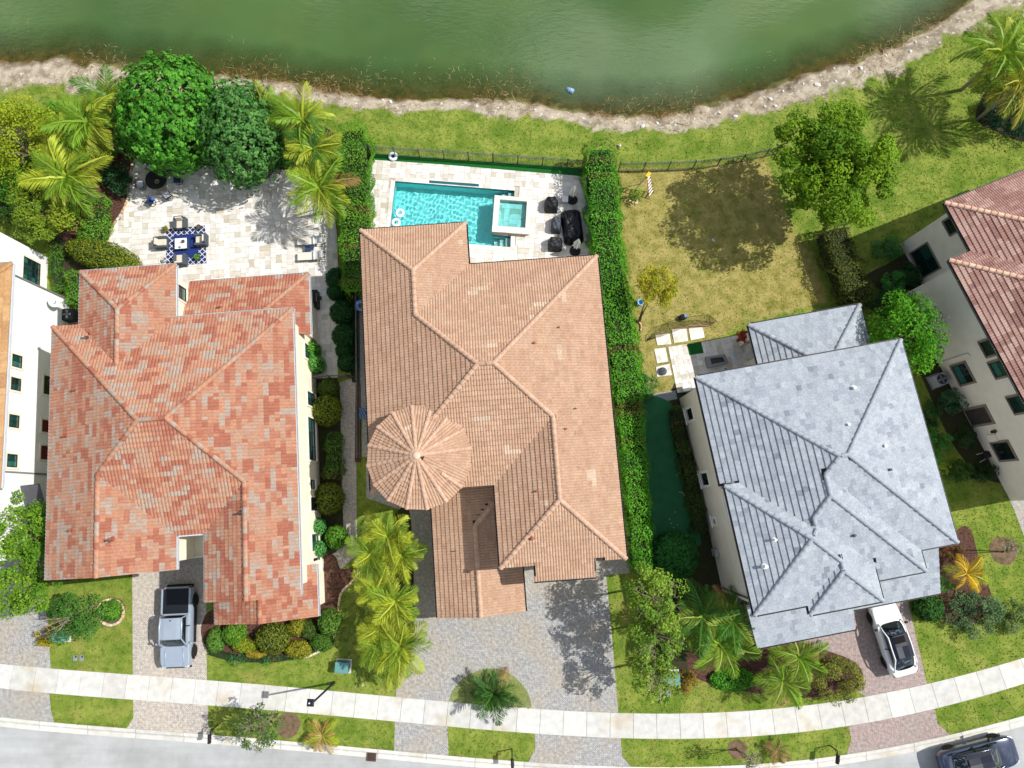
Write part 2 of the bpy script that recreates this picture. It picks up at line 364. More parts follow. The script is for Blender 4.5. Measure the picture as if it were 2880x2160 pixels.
sheet('road', kb + [(60, -60), (-60, -60)], -.118, road_m)
conc_m = mat('sidewalk_concrete', lin(216, 213, 205), rough=.9, var=.11, scale=2.2, col2=lin(176, 158, 122), c2=(.58, .82), c2scale=.45, bump=.15, bscale=60, tint='obj', coord='World')
side = bpy.data.objects.new('sidewalk', None); link(side); side['kind'] = 'structure'
kerb = bpy.data.objects.new('kerb', None); link(kerb); kerb['kind'] = 'structure'
def strip_slabs(name, parent, ft, fb, step, z0, z1, gap, m, base, jitter=.10, x0=-44., x1=44., lip=None):
    x = x0
    while x < x1:
        n = 4; ax = np.linspace(x + gap / 2, x + step - gap / 2, n)
        def nrm(f, q):
            s_ = float(f(q + .05) - f(q - .05)) / .1; return s_
        top = [(q, float(ft(q))) for q in ax]; bot = []
        for q in ax:   # joints run square to the strip
            s_ = nrm(ft, q); wd = float(ft(q) - fb(q)) / math.sqrt(1 + s_ * s_) ; k = 1 / math.sqrt(1 + s_ * s_)
            bx = q + s_ * k * wd; bot.append((bx, float(fb(bx))))
        bm = B()
        if lip is None: prism(bm, top + bot[::-1], z0, z1)
        else:
            for i in range(n - 1):   # kerb and gutter profile: flat top, face, dished gutter
                r = []
                for q in (i, i + 1):
                    a, c = Vector((*top[q], 0)), Vector((*bot[q], 0)); r.append([bm.verts.new(a.lerp(c, f_) + Vector((0, 0, z_))) for f_, z_ in lip])
                for j in range(len(lip) - 1): bm.faces.new((r[0][j], r[0][j + 1], r[1][j + 1], r[1][j]))
            bmesh.ops.remove_doubles(bm, verts=bm.verts, dist=1e-4)
        o = obj(name, bm, m, parent); k = 1 + random.uniform(-jitter, jitter * .6)
        o.color = (base[0] * k, base[1] * k * random.uniform(.985, 1.005), base[2] * k * random.uniform(.96, 1.01), 1)
        x += step
strip_slabs('slab', side, SW_T, SW_B, 1.53, -.05, .03, .022, conc_m, lin(196, 195, 190))
strip_slabs('kerb_stone', kerb, KB_T, KB_B, 3.2, -.2, .02, .02, conc_m, lin(196, 194, 187), lip=[(0, -.15), (0, .015), (.28, .02), (.36, .01), (.48, -.10), (.62, -.135), (1, -.112), (1, -.2)])

# ------------------------------------------------------------------ driveways, paths
HARD = []
def hard(name, px, m, z=.006, poly=None, smooth=False):
    p = poly or PX(px)
    if smooth: p = smooth_closed(p)
    HARD.append(p); return sheet(name, p, z, m)
pv_grey = paver_mat('pavers_grey', lin(172, 170, 166), lin(150, 150, 150), lin(162, 152, 136), ang=.85)
pv_warm = paver_mat('pavers_warm', lin(190, 180, 168), lin(170, 163, 156), lin(182, 172, 158), ang=.78)
pv_pink = paver_mat('pavers_pink', lin(170, 150, 143), lin(154, 139, 134), lin(150, 140, 136), ang=.9)
def below(px_l, px_r, f_top, f_bot, n=8):
    """apron between sidewalk and kerb: left and right edges in pixels"""
    l, r = PX(px_l), PX(px_r); a0, a1 = l[0][0], r[0][0]; b0, b1 = l[-1][0], r[-1][0]
    top = [(x, float(f_top(x)) + .02) for x in np.linspace(a0, a1, n)]; bot = [(x, float(f_bot(x)) + .01) for x in np.linspace(b0, b1, n)]
    return top + r[1:-1] + bot[::-1] + l[1:-1][::-1]
def upto(px):  # front polygon: last run along the sidewalk top edge between the two end points
    p = PX(px); a, c = p[-1][0], p[0][0]
    return p[1:-1] + [(x, float(SW_T(x)) - .02) for x in np.linspace(a, c, 10)]
hard('driveway', None, pv_grey, poly=upto([(-330, 1850), (-330, 1500), (112, 1560), (120, 1660), (136, 1760), (143, 1878)]))
hard('driveway', None, pv_warm, poly=upto([(374, 1896), (372, 1620), (420, 1500), (600, 1500), (580, 1700), (582, 1911)]))
ISL = PX([(1262, 1972), (1275, 1940), (1310, 1903), (1362, 1882), (1410, 1884), (1455, 1910), (1485, 1950), (1496, 1990)])
isl = smooth_line(ISL, 5); isl = isl + [(x, float(SW_T(x)) + .01) for x in np.linspace(isl[-1][0], isl[0][0], 6)][1:-1]
drv = upto([(1113, 1959), (1118, 1900), (1150, 1760), (1141, 1440), (1100, 1340), (1400, 1330), (1770, 1560), (1772, 1612), (1705, 1618), (1722, 1800), (1739, 2004)])
HARD.append(drv); sheet('driveway', drv, .006, pv_grey, holes=())
sheet('island_lawn', isl, .014, gm)
hard('driveway', None, pv_pink, poly=upto([(2438, 1961), (2300, 1880), (2238, 1809), (2400, 1690), (2551, 1680), (2607, 1922)]))
hard('driveway', [(2815, 1350), (2980, 1300), (3050, 1600), (2900, 1560), (2854, 1440)], pv_grey)
for m, l, r in ((pv_grey, [(-300, 1940), (-300, 2010)], [(140, 1947), (143, 1995), (152, 2028)]), (pv_warm, [(375, 1967), (375, 2020), (356, 2048)], [(584, 1985), (586, 2040), (601, 2065)]),
                (pv_grey, [(1111, 2030), (1108, 2110)], [(1258, 2043), (1262, 2126)]), (pv_grey, [(1504, 2063), (1506, 2105), (1486, 2143)], [(1745, 2078), (1750, 2126), (1774, 2158)]),
                (pv_pink, [(2388, 2041), (2394, 2082), (2381, 2121)], [(2629, 1993), (2637, 2035), (2672, 2065)])):
    hard('apron', None, m, poly=below(l, r, SW_B, KB_T))
hard('garden_path', [(955, 1075), (1000, 1062), (1003, 1440), (1006, 1560), (960, 1600), (905, 1600), (905, 1560), (965, 1540), (962, 1300)], pv_warm)
hard('garden_path', [(1018, 1180), (1060, 1180), (1060, 1285), (1018, 1285)], pv_grey)
hard('garden_path', [(1030, 1300), (1145, 1300), (1145, 1440), (1030, 1400)], pv_grey)
hard('garden_path', [(1940, 1600), (1960, 1595), (1975, 1680), (2000, 1700), (1985, 1710), (1955, 1690)], pv_warm)
# ------------------------------------------------------------------ beds, gravel, artificial turf
mulch = mat('mulch', lin(96, 66, 54), rough=1, var=.35, scale=30, col2=lin(62, 44, 38), c2scale=6, bump=1, bscale=40, coord='World')
soil = mat('dark_soil', lin(60, 54, 38), rough=1, var=.4, scale=14, col2=lin(46, 66, 26), c2scale=2, bump=1, bscale=25, coord='World')
gravel_m = mat('gravel_bed', lin(150, 150, 152), rough=.9, var=.5, scale=22, bump=1, bscale=26, coord='World')
turf = mat('artificial_turf', lin(18, 92, 30), rough=.9, var=.2, scale=25, bump=.6, bscale=80, coord='World')
putt = mat('putting_turf', lin(44, 104, 66), rough=.9, var=.12, scale=1.5, bump=.3, bscale=80, coord='World')
def bed(px, m, z=.010, name='planting_bed', smooth=True): return hard(name, px, m, z, smooth=smooth)
bed([(240, 690), (300, 690), (345, 600), (362, 540), (366, 470), (388, 430), (360, 350), (250, 350), (150, 450), (150, 640)], mulch)
bed([(0, 340), (260, 330), (300, 420), (290, 640), (300, 760), (210, 800), (130, 680), (0, 600), (-200, 560), (-200, 340)], soil, .008)
bed([(430, 440), (480, 330), (700, 310), (830, 330), (945, 380), (945, 480), (800, 478), (600, 472), (440, 470)], soil, .008)
bed([(905, 1560), (960, 1600), (1004, 1590), (1006, 1620), (955, 1680), (940, 1760), (905, 1820), (840, 1850), (760, 1860), (680, 1850), (600, 1840), (570, 1800), (570, 1750), (620, 1700)], mulch)
bed([(880, 1070), (950, 1070), (958, 1300), (962, 1520), (905, 1560), (870, 1500)], soil, .008)
bed([(1000, 1080), (1014, 1080), (1016, 1300), (998, 1300)], mulch, smooth=False)
bed([(1010, 760), (1040, 760), (1050, 1180), (1014, 1180)], gravel_m, name='gravel_strip', smooth=False)
bed([(945, 760), (1012, 760), (1014, 1080), (990, 1075)], soil, .009, smooth=False)
bed([(1100, 1460), (1152, 1440), (1165, 1740), (1150, 1860), (1115, 1880), (1070, 1850), (1060, 1660), (1080, 1500)], soil, .009)
bed([(1806, 1112), (1900, 1098), (1905, 1122), (1810, 1140)], gravel_m, name='gravel_strip', smooth=False)
bed([(1880, 1130), (1925, 1090), (2040, 1500), (2060, 1640), (1990, 1660), (1960, 1560), (1960, 1440), (1920, 1290), (1895, 1190)], soil, .009)
bed([(1790, 1640), (1900, 1500), (1960, 1520), (1990, 1680), (2010, 1800), (1960, 1880), (1880, 1900), (1800, 1760)], soil, .008)
bed([(1935, 1880), (2000, 1690), (2240, 1800), (2400, 1860), (2420, 1930), (2300, 1960), (2200, 1960), (2060, 1935)], mulch, .009)
bed([(2640, 1545), (2720, 1480), (2760, 1600), (2790, 1700), (2720, 1760), (2640, 1740), (2580, 1700), (2570, 1640)], mulch, .009)
bed([(2500, 740), (2600, 700), (2640, 900), (2780, 1150), (2850, 1330), (2780, 1350), (2680, 1250), (2560, 1000), (2440, 860), (2400, 800)], soil, .008)
bed([(2745, 330), (2780, 250), (2880, 200), (3000, 250), (3000, 420), (2880, 400), (2800, 370)], soil, .008)
mulch_l = mat('weathered_mulch', lin(122, 98, 80), rough=1, var=.35, scale=30, col2=lin(92, 84, 54), c2scale=3, bump=1, bscale=40, coord='World')
def ring_bed(u, v, r, m=mulch_l):
    c = P(u, v); p = [(c.x + r * math.cos(a) * (1 + .06 * math.sin(3 * a)), c.y + r * math.sin(a)) for a in np.linspace(0, 2 * math.pi, 24, endpoint=False)]
    HARD.append(p); return sheet('planting_bed', p, .012, m)
ring_bed(2074, 2108, .62); ring_bed(2822, 1549, .95); ring_bed(312, 1722, 1.0); ring_bed(810, 2040, .8)
hard('turf_strip', [(1040, 432), (1240, 446), (1440, 460), (1640, 474), (1648, 497), (1440, 480), (1240, 463), (1036, 449)], turf, .012)
hard('putting_green', None, putt, poly=smooth_closed(PX([(1800, 1137), (1883, 1130), (1893, 1189), (1917, 1284), (1943, 1440), (1966, 1496), (1960, 1540), (1839, 1530), (1800, 1400)]), 5), z=.013)
# ------------------------------------------------------------------ tiled roofs
def tile_verts(kind):
    """one roof tile: x across, y upslope, z out of the slope; drawn over the row below it"""
    if kind in ('barrel', 'mission'):
        n, a, k_ = (9, .166, .166) if kind == 'barrel' else (6, .1, .2); x = np.linspace(-a, a, n); h = .040 * np.abs(np.sin(np.pi * (x + a) / k_)) ** .8
        f = np.stack([x, np.full(n, -.01), h + .056], 1); bk = np.stack([x, np.full(n, .345), h - .004], 1); lo = np.stack([x, np.full(n, -.005), np.full(n, -.012)], 1)
        V = np.concatenate([f, bk, lo]); Fc = [(i, i + 1, n + i + 1, n + i) for i in range(n - 1)] + [(2 * n + i, 2 * n + i + 1, i + 1, i) for i in range(n - 1)]
    else:
        a = .1647; V = np.array([(-a, -.01, .066), (a, -.01, .066), (a, .43, .002), (-a, .43, .002), (-a, -.006, -.01), (a, -.006, -.01), (a, .43, -.01), (-a, .43, -.01)])
        Fc = [(0, 1, 2, 3), (4, 5, 1, 0), (5, 6, 2, 1), (7, 4, 0, 3)]
    return V, np.array(Fc)
def cap_bm(r=.14, l=.42, n=7):
    bm = B(); rows = []
    for y, rr, z in ((0, r * 1.08, .022), (l, r * .9, -.004)):
        rows.append([bm.verts.new((rr * math.cos(a), y, z + rr * .8 * math.sin(a))) for a in np.linspace(-.12, math.pi + .12, n)])
    for k in range(n - 1): bm.faces.new((rows[0][k + 1], rows[0][k], rows[1][k], rows[1][k + 1]))
    bm.faces.new([v for v in rows[0]]); return bm
def clip_edge(bm, a, c, keep, reach=.5):
    """cut away what stands beyond the plan edge a-c, only near that edge"""
    a = Vector((*a[:2], 0)); c = Vector((*c[:2], 0)); e = (c - a); ln = e.length; e.normalize(); n = Vector((e.y, -e.x, 0))
    if (Vector((*keep[:2], 0)) - a).dot(n) > 0: n = -n
    fs = []
    for f in bm.faces:
        q = f.calc_center_median(); q = Vector((q.x, q.y, 0)) - a; s = q.dot(e)
        if -.08 < s < ln + .08 and abs(q.dot(n)) < reach: fs.append(f)
    if not fs: return
    g = list({v for f in fs for v in f.verts} | {ed for f in fs for ed in f.edges}) + fs
    bmesh.ops.bisect_plane(bm, geom=g, plane_co=a, plane_no=n, clear_outer=True, dist=1e-5)
def build_roof(house, verts, faces, kind, palette, runs, deck_m, gutter_m=None, tile_m=None, part_m=None, cap_cols=None, seed=1, n_parts=300, name='roof', skip_gutter=(), max_caps=300, cap_r=.14):
    """verts: name -> local (x,y,z) of the house; faces: lists of names starting with the eave edge"""
    rnd = random.Random(seed); V = {k: Vector(p) for k, p in verts.items()}
    tv, tf = tile_verts(kind); expo = .375 if kind == 'flat' else .31; wid = dict(barrel=.332, mission=.2, flat=.33)[kind]
    base_me = mesh_np('tile', tv, tf, part_m)
    dk = B(); planes = []
    for f in faces:
        p = [V[k] for k in f]; e = (p[1] - p[0]); e.z = 0; e.normalize(); cen = sum(p, Vector()) / len(p)
        A = np.array([[q.x, q.y, 1] for q in p]); co, *_ = np.linalg.lstsq(A, np.array([q.z for q in p]), rcond=None)
        planes.append((co, cen, e)); fv = [dk.verts.new(q - Vector((0, 0, .06))) for q in p]; dk.faces.new(fv)
    bmesh.ops.recalc_face_normals(dk, faces=dk.faces)
    for f in dk.faces:
        if f.normal.z < 0: f.normal_flip()
    roof = obj(name, dk, deck_m, house)
    edges = {}
    for i, f in enumerate(faces):
        for j in range(len(f)): edges.setdefault(frozenset((f[j], f[(j + 1) % len(f)])), []).append(i)
    cand, VV, FF, TT, off, caps = [], [], [], [], 0, []
    for i, f in enumerate(faces):
        co, cen, e = planes[i]; p = [V[k] for k in f]; poly = [(q.x, q.y) for q in p]
        nrm = Vector((-co[0], -co[1], 1)).normalized(); up = nrm.cross(e)
        if up.z < 0: up = -up; 
        ex = up.cross(nrm); o = p[0]
        us = [(q - o).dot(ex) for q in p]; vs = [(q - o).dot(up) for q in p]
        clips = []
        for j in range(len(f)):
            k = frozenset((f[j], f[(j + 1) % len(f)])); a, c = V[f[j]], V[f[(j + 1) % len(f)]]; oth = [q for q in edges[k] if q != i]
            if oth:
                oc = planes[oth[0]][1]; pl = co[0] * oc.x + co[1] * oc.y + co[2]
                if oc.z < pl - .02: clips.append((a, c)); 
                if oc.z < pl - .02 and i < oth[0]: caps.append((a, c))
            elif j != 0 and not (abs(a.z - c.z) < .02 and min(a.z, c.z) <= min(q.z for q in p) + .02): clips.append((a, c))
        fo = 0; rowcol = None
        fv, ff, ft = [], [], []
        r0 = 0
        for r in range(int((max(vs)) / expo) + 1):
            v0 = r * expo + .0; sh = (r % 2) * wid / 2 if kind == 'flat' else 0
            run = 0; col = None
            for c in range(int((min(us)) / wid) - 2, int(max(us) / wid) + 3):
                u0 = c * wid + sh
                if run <= 0:
                    col = rnd.choices(palette[0], palette[1])[0]; run = rnd.randint(*runs)
                    if rowcol is not None and rnd.random() < .2: col = rowcol.get(c, col)
                run -= 1
                pts = [o + ex * (u0 + q) + up * (v0 + s_) for q, s_ in ((0, expo / 2), (-wid / 2, 0), (wid / 2, 0), (-wid / 2, expo), (wid / 2, expo))]
                ins = inside(poly, [q.x for q in pts], [q.y for q in pts])
                if rowcol is None: rowcol = {}
                rowcol[c] = col
                if not ins.any(): continue
                k = rnd.uniform(.94, 1.06); cc = (col[0] * k, col[1] * k, col[2] * k)
                M = Matrix(((ex.x, up.x, nrm.x, 0), (ex.y, up.y, nrm.y, 0), (ex.z, up.z, nrm.z, 0), (0, 0, 0, 1))); M.translation = o + ex * u0 + up * v0
                if ins.all(): cand.append((pts[0].z, len(cand), M, cc))
                else: ff.append((M, cc))
        # tiles cut by hips, ridges and rakes
        if ff:
            tb = B(); ly = tb.faces.layers.float_color.new('tint')
            for M, cc in ff:
                vv = [tb.verts.new(M @ Vector(q)) for q in tv]
                for q in tf: nf = tb.faces.new([vv[s_] for s_ in q]); nf[ly] = (*cc, 1)
            for a, c in clips: clip_edge(tb, a, c, cen)
            me = bpy.data.meshes.new('cut_tiles'); tb.to_mesh(me); tb.free(); VV.append(me)
    cand.sort(reverse=True)
    for zz, _, M, cc in cand[:n_parts]:
        o = bpy.data.objects.new('tile', base_me); link(o, roof); o.matrix_local = M; o.color = (*cc, 1)
    rest = cand[n_parts:]
    bmx = B(); ly = bmx.faces.layers.float_color.new('tint')
    for me in VV: bmx.from_mesh(me); bpy.data.meshes.remove(me)
    me2 = bpy.data.meshes.new('tiles'); 
    if rest:
        nv, nf_ = len(tv), len(tf); Ms = np.array([np.array(M) for _, _, M, _ in rest])
        W = np.einsum('nij,vj->nvi', Ms[:, :3, :3], tv) + Ms[:, None, :3, 3]
        Fx = (tf[None] + (np.arange(len(rest)) * nv)[:, None, None]).reshape(-1, 4); tn = np.repeat(np.array([c for *_, c in rest]), nf_, 0)
        mm_ = mesh_np('tiles', W.reshape(-1, 3), Fx, tile_m, tint=tn); bmx.from_mesh(mm_); bpy.data.meshes.remove(mm_)
    bmx.to_mesh(me2); bmx.free(); me2.materials.append(tile_m)
    tag(add_mesh('roof_tiles', me2, roof), kind='stuff')
    cb = cap_bm(cap_r); cme = bpy.data.meshes.new('ridge_tile'); cb.to_mesh(cme); cb.free(); cme.materials.append(part_m)
    nc = 0
    for a, c in caps:
        if a.z > c.z: a, c = c, a
        d = c - a; n = max(1, int(d.length / .37)); d.normalize(); x = d.cross(Vector((0, 0, 1))).normalized(); zz = x.cross(d)
        for q in range(n):
            if nc >= max_caps: break
            o = bpy.data.objects.new('ridge_tile', cme); link(o, roof)
            M = Matrix(((x.x, d.x, zz.x, 0), (x.y, d.y, zz.y, 0), (x.z, d.z, zz.z, 0), (0, 0, 0, 1))); M.translation = a + (c - a) * (q / n) + zz * .035
            o.matrix_local = M; k = rnd.uniform(.92, 1.08); cc = rnd.choice(cap_cols); o.color = (cc[0] * k, cc[1] * k, cc[2] * k, 1); nc += 1
    if gutter_m:
        for i, f in enumerate(faces):
            a, c = V[f[0]], V[f[1]]
            if (f[0], f[1]) in skip_gutter or abs(a.z - c.z) > .05: continue
            nrm = Vector((planes[i][0][0], planes[i][0][1], 0)).normalized() * -1; d = (c - a).normalized()
            g = B(); prof = [(.0, -.01), (.0, -.13), (.11, -.13), (.13, -.0), (.115, -.0), (.10, -.11), (.015, -.11), (.015, -.01)]
            ra = [g.verts.new(a + nrm * (x_ + .0) + Vector((0, 0, z_ - .02))) for x_, z_ in prof]; rc = [g.verts.new(c + nrm * x_ + Vector((0, 0, z_ - .02))) for x_, z_ in prof]
            for j in range(len(prof)): g.faces.new((ra[j], ra[(j + 1) % 8], rc[(j + 1) % 8], rc[j]))
            g.faces.new(ra[::-1]); g.faces.new(rc); ln = (c - a).length
            for q in range(1, int(ln / 1.2)):   # hanger straps
                m_ = a + d * (q * 1.2) + nrm * .065 + Vector((0, 0, -.022)); R = Matrix.Rotation(math.atan2(d.y, d.x), 4, 'Z'); box(g, (0, 0, 0), (.03, .14, .012), M=Matrix.Translation(m_) @ R)
            bmesh.ops.recalc_face_normals(g, faces=g.faces); obj('gutter', g, gutter_m, roof)
    return roof
def walls(house, blocks, m):
    """blocks: (plan polygon, z0, z1) in house coordinates; each block a wall part"""
    for poly, z0, z1 in blocks: obj('wall', prism(B(), poly, z0, z1), m, house)
def rect(x0, y0, x1, y1): return [(x0, y0), (x1, y0), (x1, y1), (x0, y1)]
def window(house, c, wd, ht, nrm, frame_m, glass_m, trim_m=None, mull=(1, 1), sill=True, fw=.07, tw=.12, depth=.1):
    """window set in a wall: c centre on the wall face (local), nrm outward plan normal"""
    n = Vector((*nrm, 0)).normalized(); x = Vector((0, 0, 1)).cross(n); z = Vector((0, 0, 1))
    M = Matrix(((x.x, n.x, z.x, c[0]), (x.y, n.y, z.y, c[1]), (x.z, n.z, z.z, c[2]), (0, 0, 0, 1)))
    def bar(bm, x0, x1, z0, z1, y0, y1): box(bm, ((x0 + x1) / 2, (y0 + y1) / 2, z0), (x1 - x0, y1 - y0, z1 - z0), M=M)
    bm = B(); h, v = wd / 2, ht / 2
    for s in (-1, 1):
        bar(bm, s * h - fw / 2, s * h + fw / 2, -v - fw / 2, v + fw / 2, 0, .05)
        bar(bm, -h + fw / 2, h - fw / 2, s * v - fw / 2, s * v + fw / 2, 0, .05)
    win = obj('window', bm, frame_m, house)
    bm = B()
    for i in range(1, mull[0]): q = -h + wd * i / mull[0]; bar(bm, q - .02, q + .02, -v + fw / 2, v - fw / 2, .018, .04)
    for i in range(1, mull[1]): q = -v + ht * i / mull[1]; bar(bm, -h + fw / 2, h - fw / 2, q - .018, q + .018, .016, .037)
    if bm.verts: obj('glazing_bar', bm, frame_m, win)
    else: bm.free()
    for i in range(mull[0]):
        for j in range(mull[1]):
            bm = B(); g = .02; bar(bm, -h + wd * i / mull[0] + g, -h + wd * (i + 1) / mull[0] - g, -v + ht * j / mull[1] + g, -v + ht * (j + 1) / mull[1] - g, .006, .014); obj('pane', bm, random.choice(GLV) if glass_m is glass_g else glass_m, win)
    if trim_m:
        bm = B(); a, b_ = h + fw / 2, v + fw / 2
        for s in (-1, 1):
            bar(bm, *((a, a + tw) if s > 0 else (-a - tw, -a)), -b_ - tw, b_ + tw, 0, .07)
            bar(bm, -a, a, *((b_, b_ + tw) if s > 0 else (-b_ - tw, -b_)), 0, .07)
        obj('surround', bm, trim_m, win)
    if sill: bm = B(); bar(bm, -h - fw, h + fw, -v - fw / 2 - .05, -v - fw / 2 - .002, .071, .15); obj('sill', bm, trim_m or frame_m, win)
    return win
def vent_pipe(house, x, y, z, m, r=.06, h=.35, lean=0):
    bm = B(); tube(bm, [(x, y, z - .15), (x, y, z + h)], r, 10); tube(bm, [(x, y, z + h - .02), (x, y, z + h + .02)], r * 1.15, 10); lathe(bm, [(r * 2.2, -.03), (r * 2.0, .0), (r * 1.1, .06)], 10, (x, y, z))
    return obj('roof_vent', bm, m, house, smooth=False)
EZ, SL = 6.7, .40
def tile_pair(nm, rough=.8, spec=.25):
    return mat(nm + '_tiles', (0, 0, 0), rough=rough, var=.16, scale=9, spec=spec, tint='attr', bump=.2, bscale=50), mat(nm + '_tile_piece', (0, 0, 0), rough=rough, var=.16, scale=9, spec=spec, tint='obj', bump=.2, bscale=50)
deck_dark = mat('roof_deck', lin(60, 50, 46), rough=.9, var=.1)
metal_dark = mat('dark_gutter_metal', lin(44, 46, 50), rough=.45, var=.05, spec=.5)
metal_white = mat('white_gutter_metal', lin(205, 208, 212), rough=.4, var=.04, spec=.5)
cream = mat('cream_stucco', lin(228, 221, 200), rough=.92, var=.09, scale=.9, bump=.12, bscale=120)
white_st = mat('white_stucco', lin(230, 230, 228), rough=.92, var=.06, scale=.8, bump=.12, bscale=120)
grey_st = mat('greige_stucco', lin(206, 200, 192), rough=.92, var=.05, scale=1.5, bump=.12, bscale=120)
beige_st = mat('pale_beige_stucco', lin(226, 220, 210), rough=.92, var=.05, scale=1.5, bump=.12, bscale=120)
glass_g = glass_mat('green_glass', lin(20, 62, 58)); glass_d = glass_mat('dark_glass', lin(14, 26, 28))
GLV = [glass_g, glass_g, glass_mat('teal_glass', lin(40, 98, 90)), glass_mat('deep_glass', lin(12, 36, 36))]
frame_b = mat('bronze_frame', lin(34, 40, 40), rough=.4, var=.05); frame_w = mat('white_frame', lin(225, 225, 225), rough=.5, var=.03)
trim_c = mat('cream_trim', lin(222, 214, 196), rough=.9, var=.05); trim_g = mat('taupe_trim', lin(128, 118, 108), rough=.9, var=.06)
pvc = mat('vent_pvc', lin(222, 222, 220), rough=.5, var=.08); clayp = mat('vent_clay', lin(150, 80, 58), rough=.8, var=.12); lead = mat('vent_lead', lin(70, 66, 62), rough=.6, var=.1)

# ---------------- red blend house
o = P(150, 920, EZ); H1 = thing('tiled_house', 'cream two-storey house under a mottled red and orange barrel tile roof', 'house', (o.x, o.y, 0), rad(4.5), 'houses along the street')
z = lambda d, e=EZ: e + SL * d
v1 = dict(NW=(0, 0, EZ), NE=(14.95, 0, EZ), SEa=(14.95, -17.4, EZ), SWa=(0, -15.4, EZ), a1=(1.66, 0, EZ), a2=(7.64, 0, EZ), wNW=(1.66, 3.47, EZ), wNE=(7.64, 3.47, EZ), wj=(4.65, .48, z(2.99)), we=(4.65, -2.99, z(2.99)),
          rW=(6.7, -6.7, z(6.7)), rE=(8.3, -6.7, z(6.65)), l0=(3.83, -9.55, z(3.83)), l1=(3.83, -15.4, z(3.83)), le0=(7.66, -13.38, EZ), le1=(7.66, -15.4, EZ), r0=(12.17, -10.57, z(2.78)), r1=(12.17, -17.4, z(2.78)), re0=(9.39, -13.38, EZ), re1=(9.39, -17.4, EZ))
f1 = [['a2', 'NE', 'rE', 'rW', 'NW', 'a1', 'we'], ['wNW', 'wNE', 'wj'], ['a1', 'wNW', 'wj', 'we'], ['wNE', 'a2', 'we', 'wj'], ['SWa', 'NW', 'rW', 'l0', 'l1'], ['NE', 'SEa', 'r1', 'r0', 'rE'], ['le0', 're0', 'r0', 'rE', 'rW', 'l0'], ['le1', 'le0', 'l0', 'l1'], ['re0', 're1', 'r1', 'r0']]
RED, ORG, TAN, GRY, PNK = lin(174, 110, 88), lin(192, 140, 112), lin(187, 148, 124), lin(180, 160, 144), lin(182, 124, 100)
RED, ORG, TAN, GRY, PNK = [tuple(c * .74 for c in q) for q in (RED, ORG, TAN, GRY, PNK)]
t1a, t1p = tile_pair('red_blend')
build_roof(H1, v1, f1, 'mission', ([RED, ORG, TAN, GRY, PNK], [17, 22, 27, 16, 20]), (1, 4), deck_dark, metal_white, t1a, t1p, [RED, ORG, ORG, TAN, GRY], seed=3, n_parts=190, max_caps=190)
v1b = dict(a=(7.2, 3.3, 3.7), b=(15.21, 3.3, 3.7), c=(15.21, -.93, 3.7), d=(12.0, -.93, z(3.21, 3.7)), e=(11.9, 0, z(3.3, 3.7)), f=(7.2, 0, z(3.3, 3.7)))
build_roof(H1, v1b, [['a', 'b', 'e', 'f'], ['b', 'c', 'd', 'e']], 'mission', ([RED, ORG, TAN, GRY, PNK], [34, 24, 14, 6, 26]), (1, 4), deck_dark, metal_white, t1a, t1p, [ORG, TAN], seed=4, n_parts=70, max_caps=40)
v1c = dict(a=(8.66, -15.9, 3.5), b=(8.66, -19.12, 3.5), c=(11.86, -19.12, z(3.2, 3.5)), d=(11.86, -15.9, z(3.2, 3.5)), e=(15.06, -19.12, 3.5), f=(15.06, -15.9, 3.5))
build_roof(H1, v1c, [['a', 'b', 'c', 'd'], ['e', 'f', 'd', 'c']], 'mission', ([RED, ORG, TAN, GRY, PNK], [26, 26, 20, 10, 24]), (1, 4), deck_dark, metal_white, t1a, t1p, [ORG, RED], seed=5, n_parts=40, max_caps=20)
walls(H1, [([(.43, -14.95), (.43, -.43), (2.1, -.43), (2.1, 3.04), (7.2, 3.04), (7.2, -.43), (14.52, -.43), (14.52, -16.95), (9.85, -16.95), (9.85, -12.95), (7.2, -12.95), (7.2, -14.95)], 0, EZ - .03), (rect(7.7, -.6, 14.75, 2.85), 0, 3.66), (rect(9.1, -18.7, 14.6, -15.8), 0, 3.46)], cream)
fill = lambda tri, m: obj('gable', (lambda bm: (bm.faces.new([bm.verts.new(p) for p in tri]), bm)[1])(B()), m, H1)
for tri in ([(.43, -14.96, EZ - .03), (7.2, -14.96, EZ - .03), (3.83, -14.96, z(3.4))], [(9.85, -16.96, EZ - .03), (14.52, -16.96, EZ - .03), (12.17, -16.96, z(2.3))], [(9.1, -18.71, 3.46), (14.6, -18.71, 3.46), (11.86, -18.71, z(2.8, 3.5))]): fill(tri, cream)
bm = B(); box(bm, (8.3, -13.9, 0), (2.7, 2.1, 3.15)); dk_ = obj('balcony', bm, cream, H1)
bm = B(); box(bm, (8.3, -14.88, 3.155), (2.7, .12, .16)); obj('parapet', bm, trim_c, dk_)
for y, wd, zc, ht, mu in ((-1.75, .9, 2.0, 1.6, (2, 1)), (-5.0, .85, 1.65, 1.75, (2, 2)), (-7.75, 2.8, 1.8, 1.6, (3, 2)), (-10.8, .55, 2.0, 1.0, (1, 1)), (-12.1, .8, 1.8, 1.5, (1, 2)), (-14.6, 1.0, 1.8, 1.5, (1, 2)), (-16.1, .9, 1.6, 1.6, (1, 1))):
    window(H1, (14.522, y, zc), wd, ht, (1, 0), frame_b, glass_g, trim_c, mu)
window(H1, (7.202, 2.15, 5.0), .85, 1.2, (1, 0), frame_b, glass_g, trim_c, (1, 2))
for x, y, m in ((3.0, -.9, clayp), (2.0, -4.3, clayp), (1.3, -7.0, clayp), (2.0, -12.6, clayp), (5.0, -13.3, clayp), (12.0, -12.4, lead), (9.6, 1.1, clayp)): vent_pipe(H1, x, y, z(min(x, 14.95 - x)) + .02 if y < 1 else 4.6, m, .07, .3)

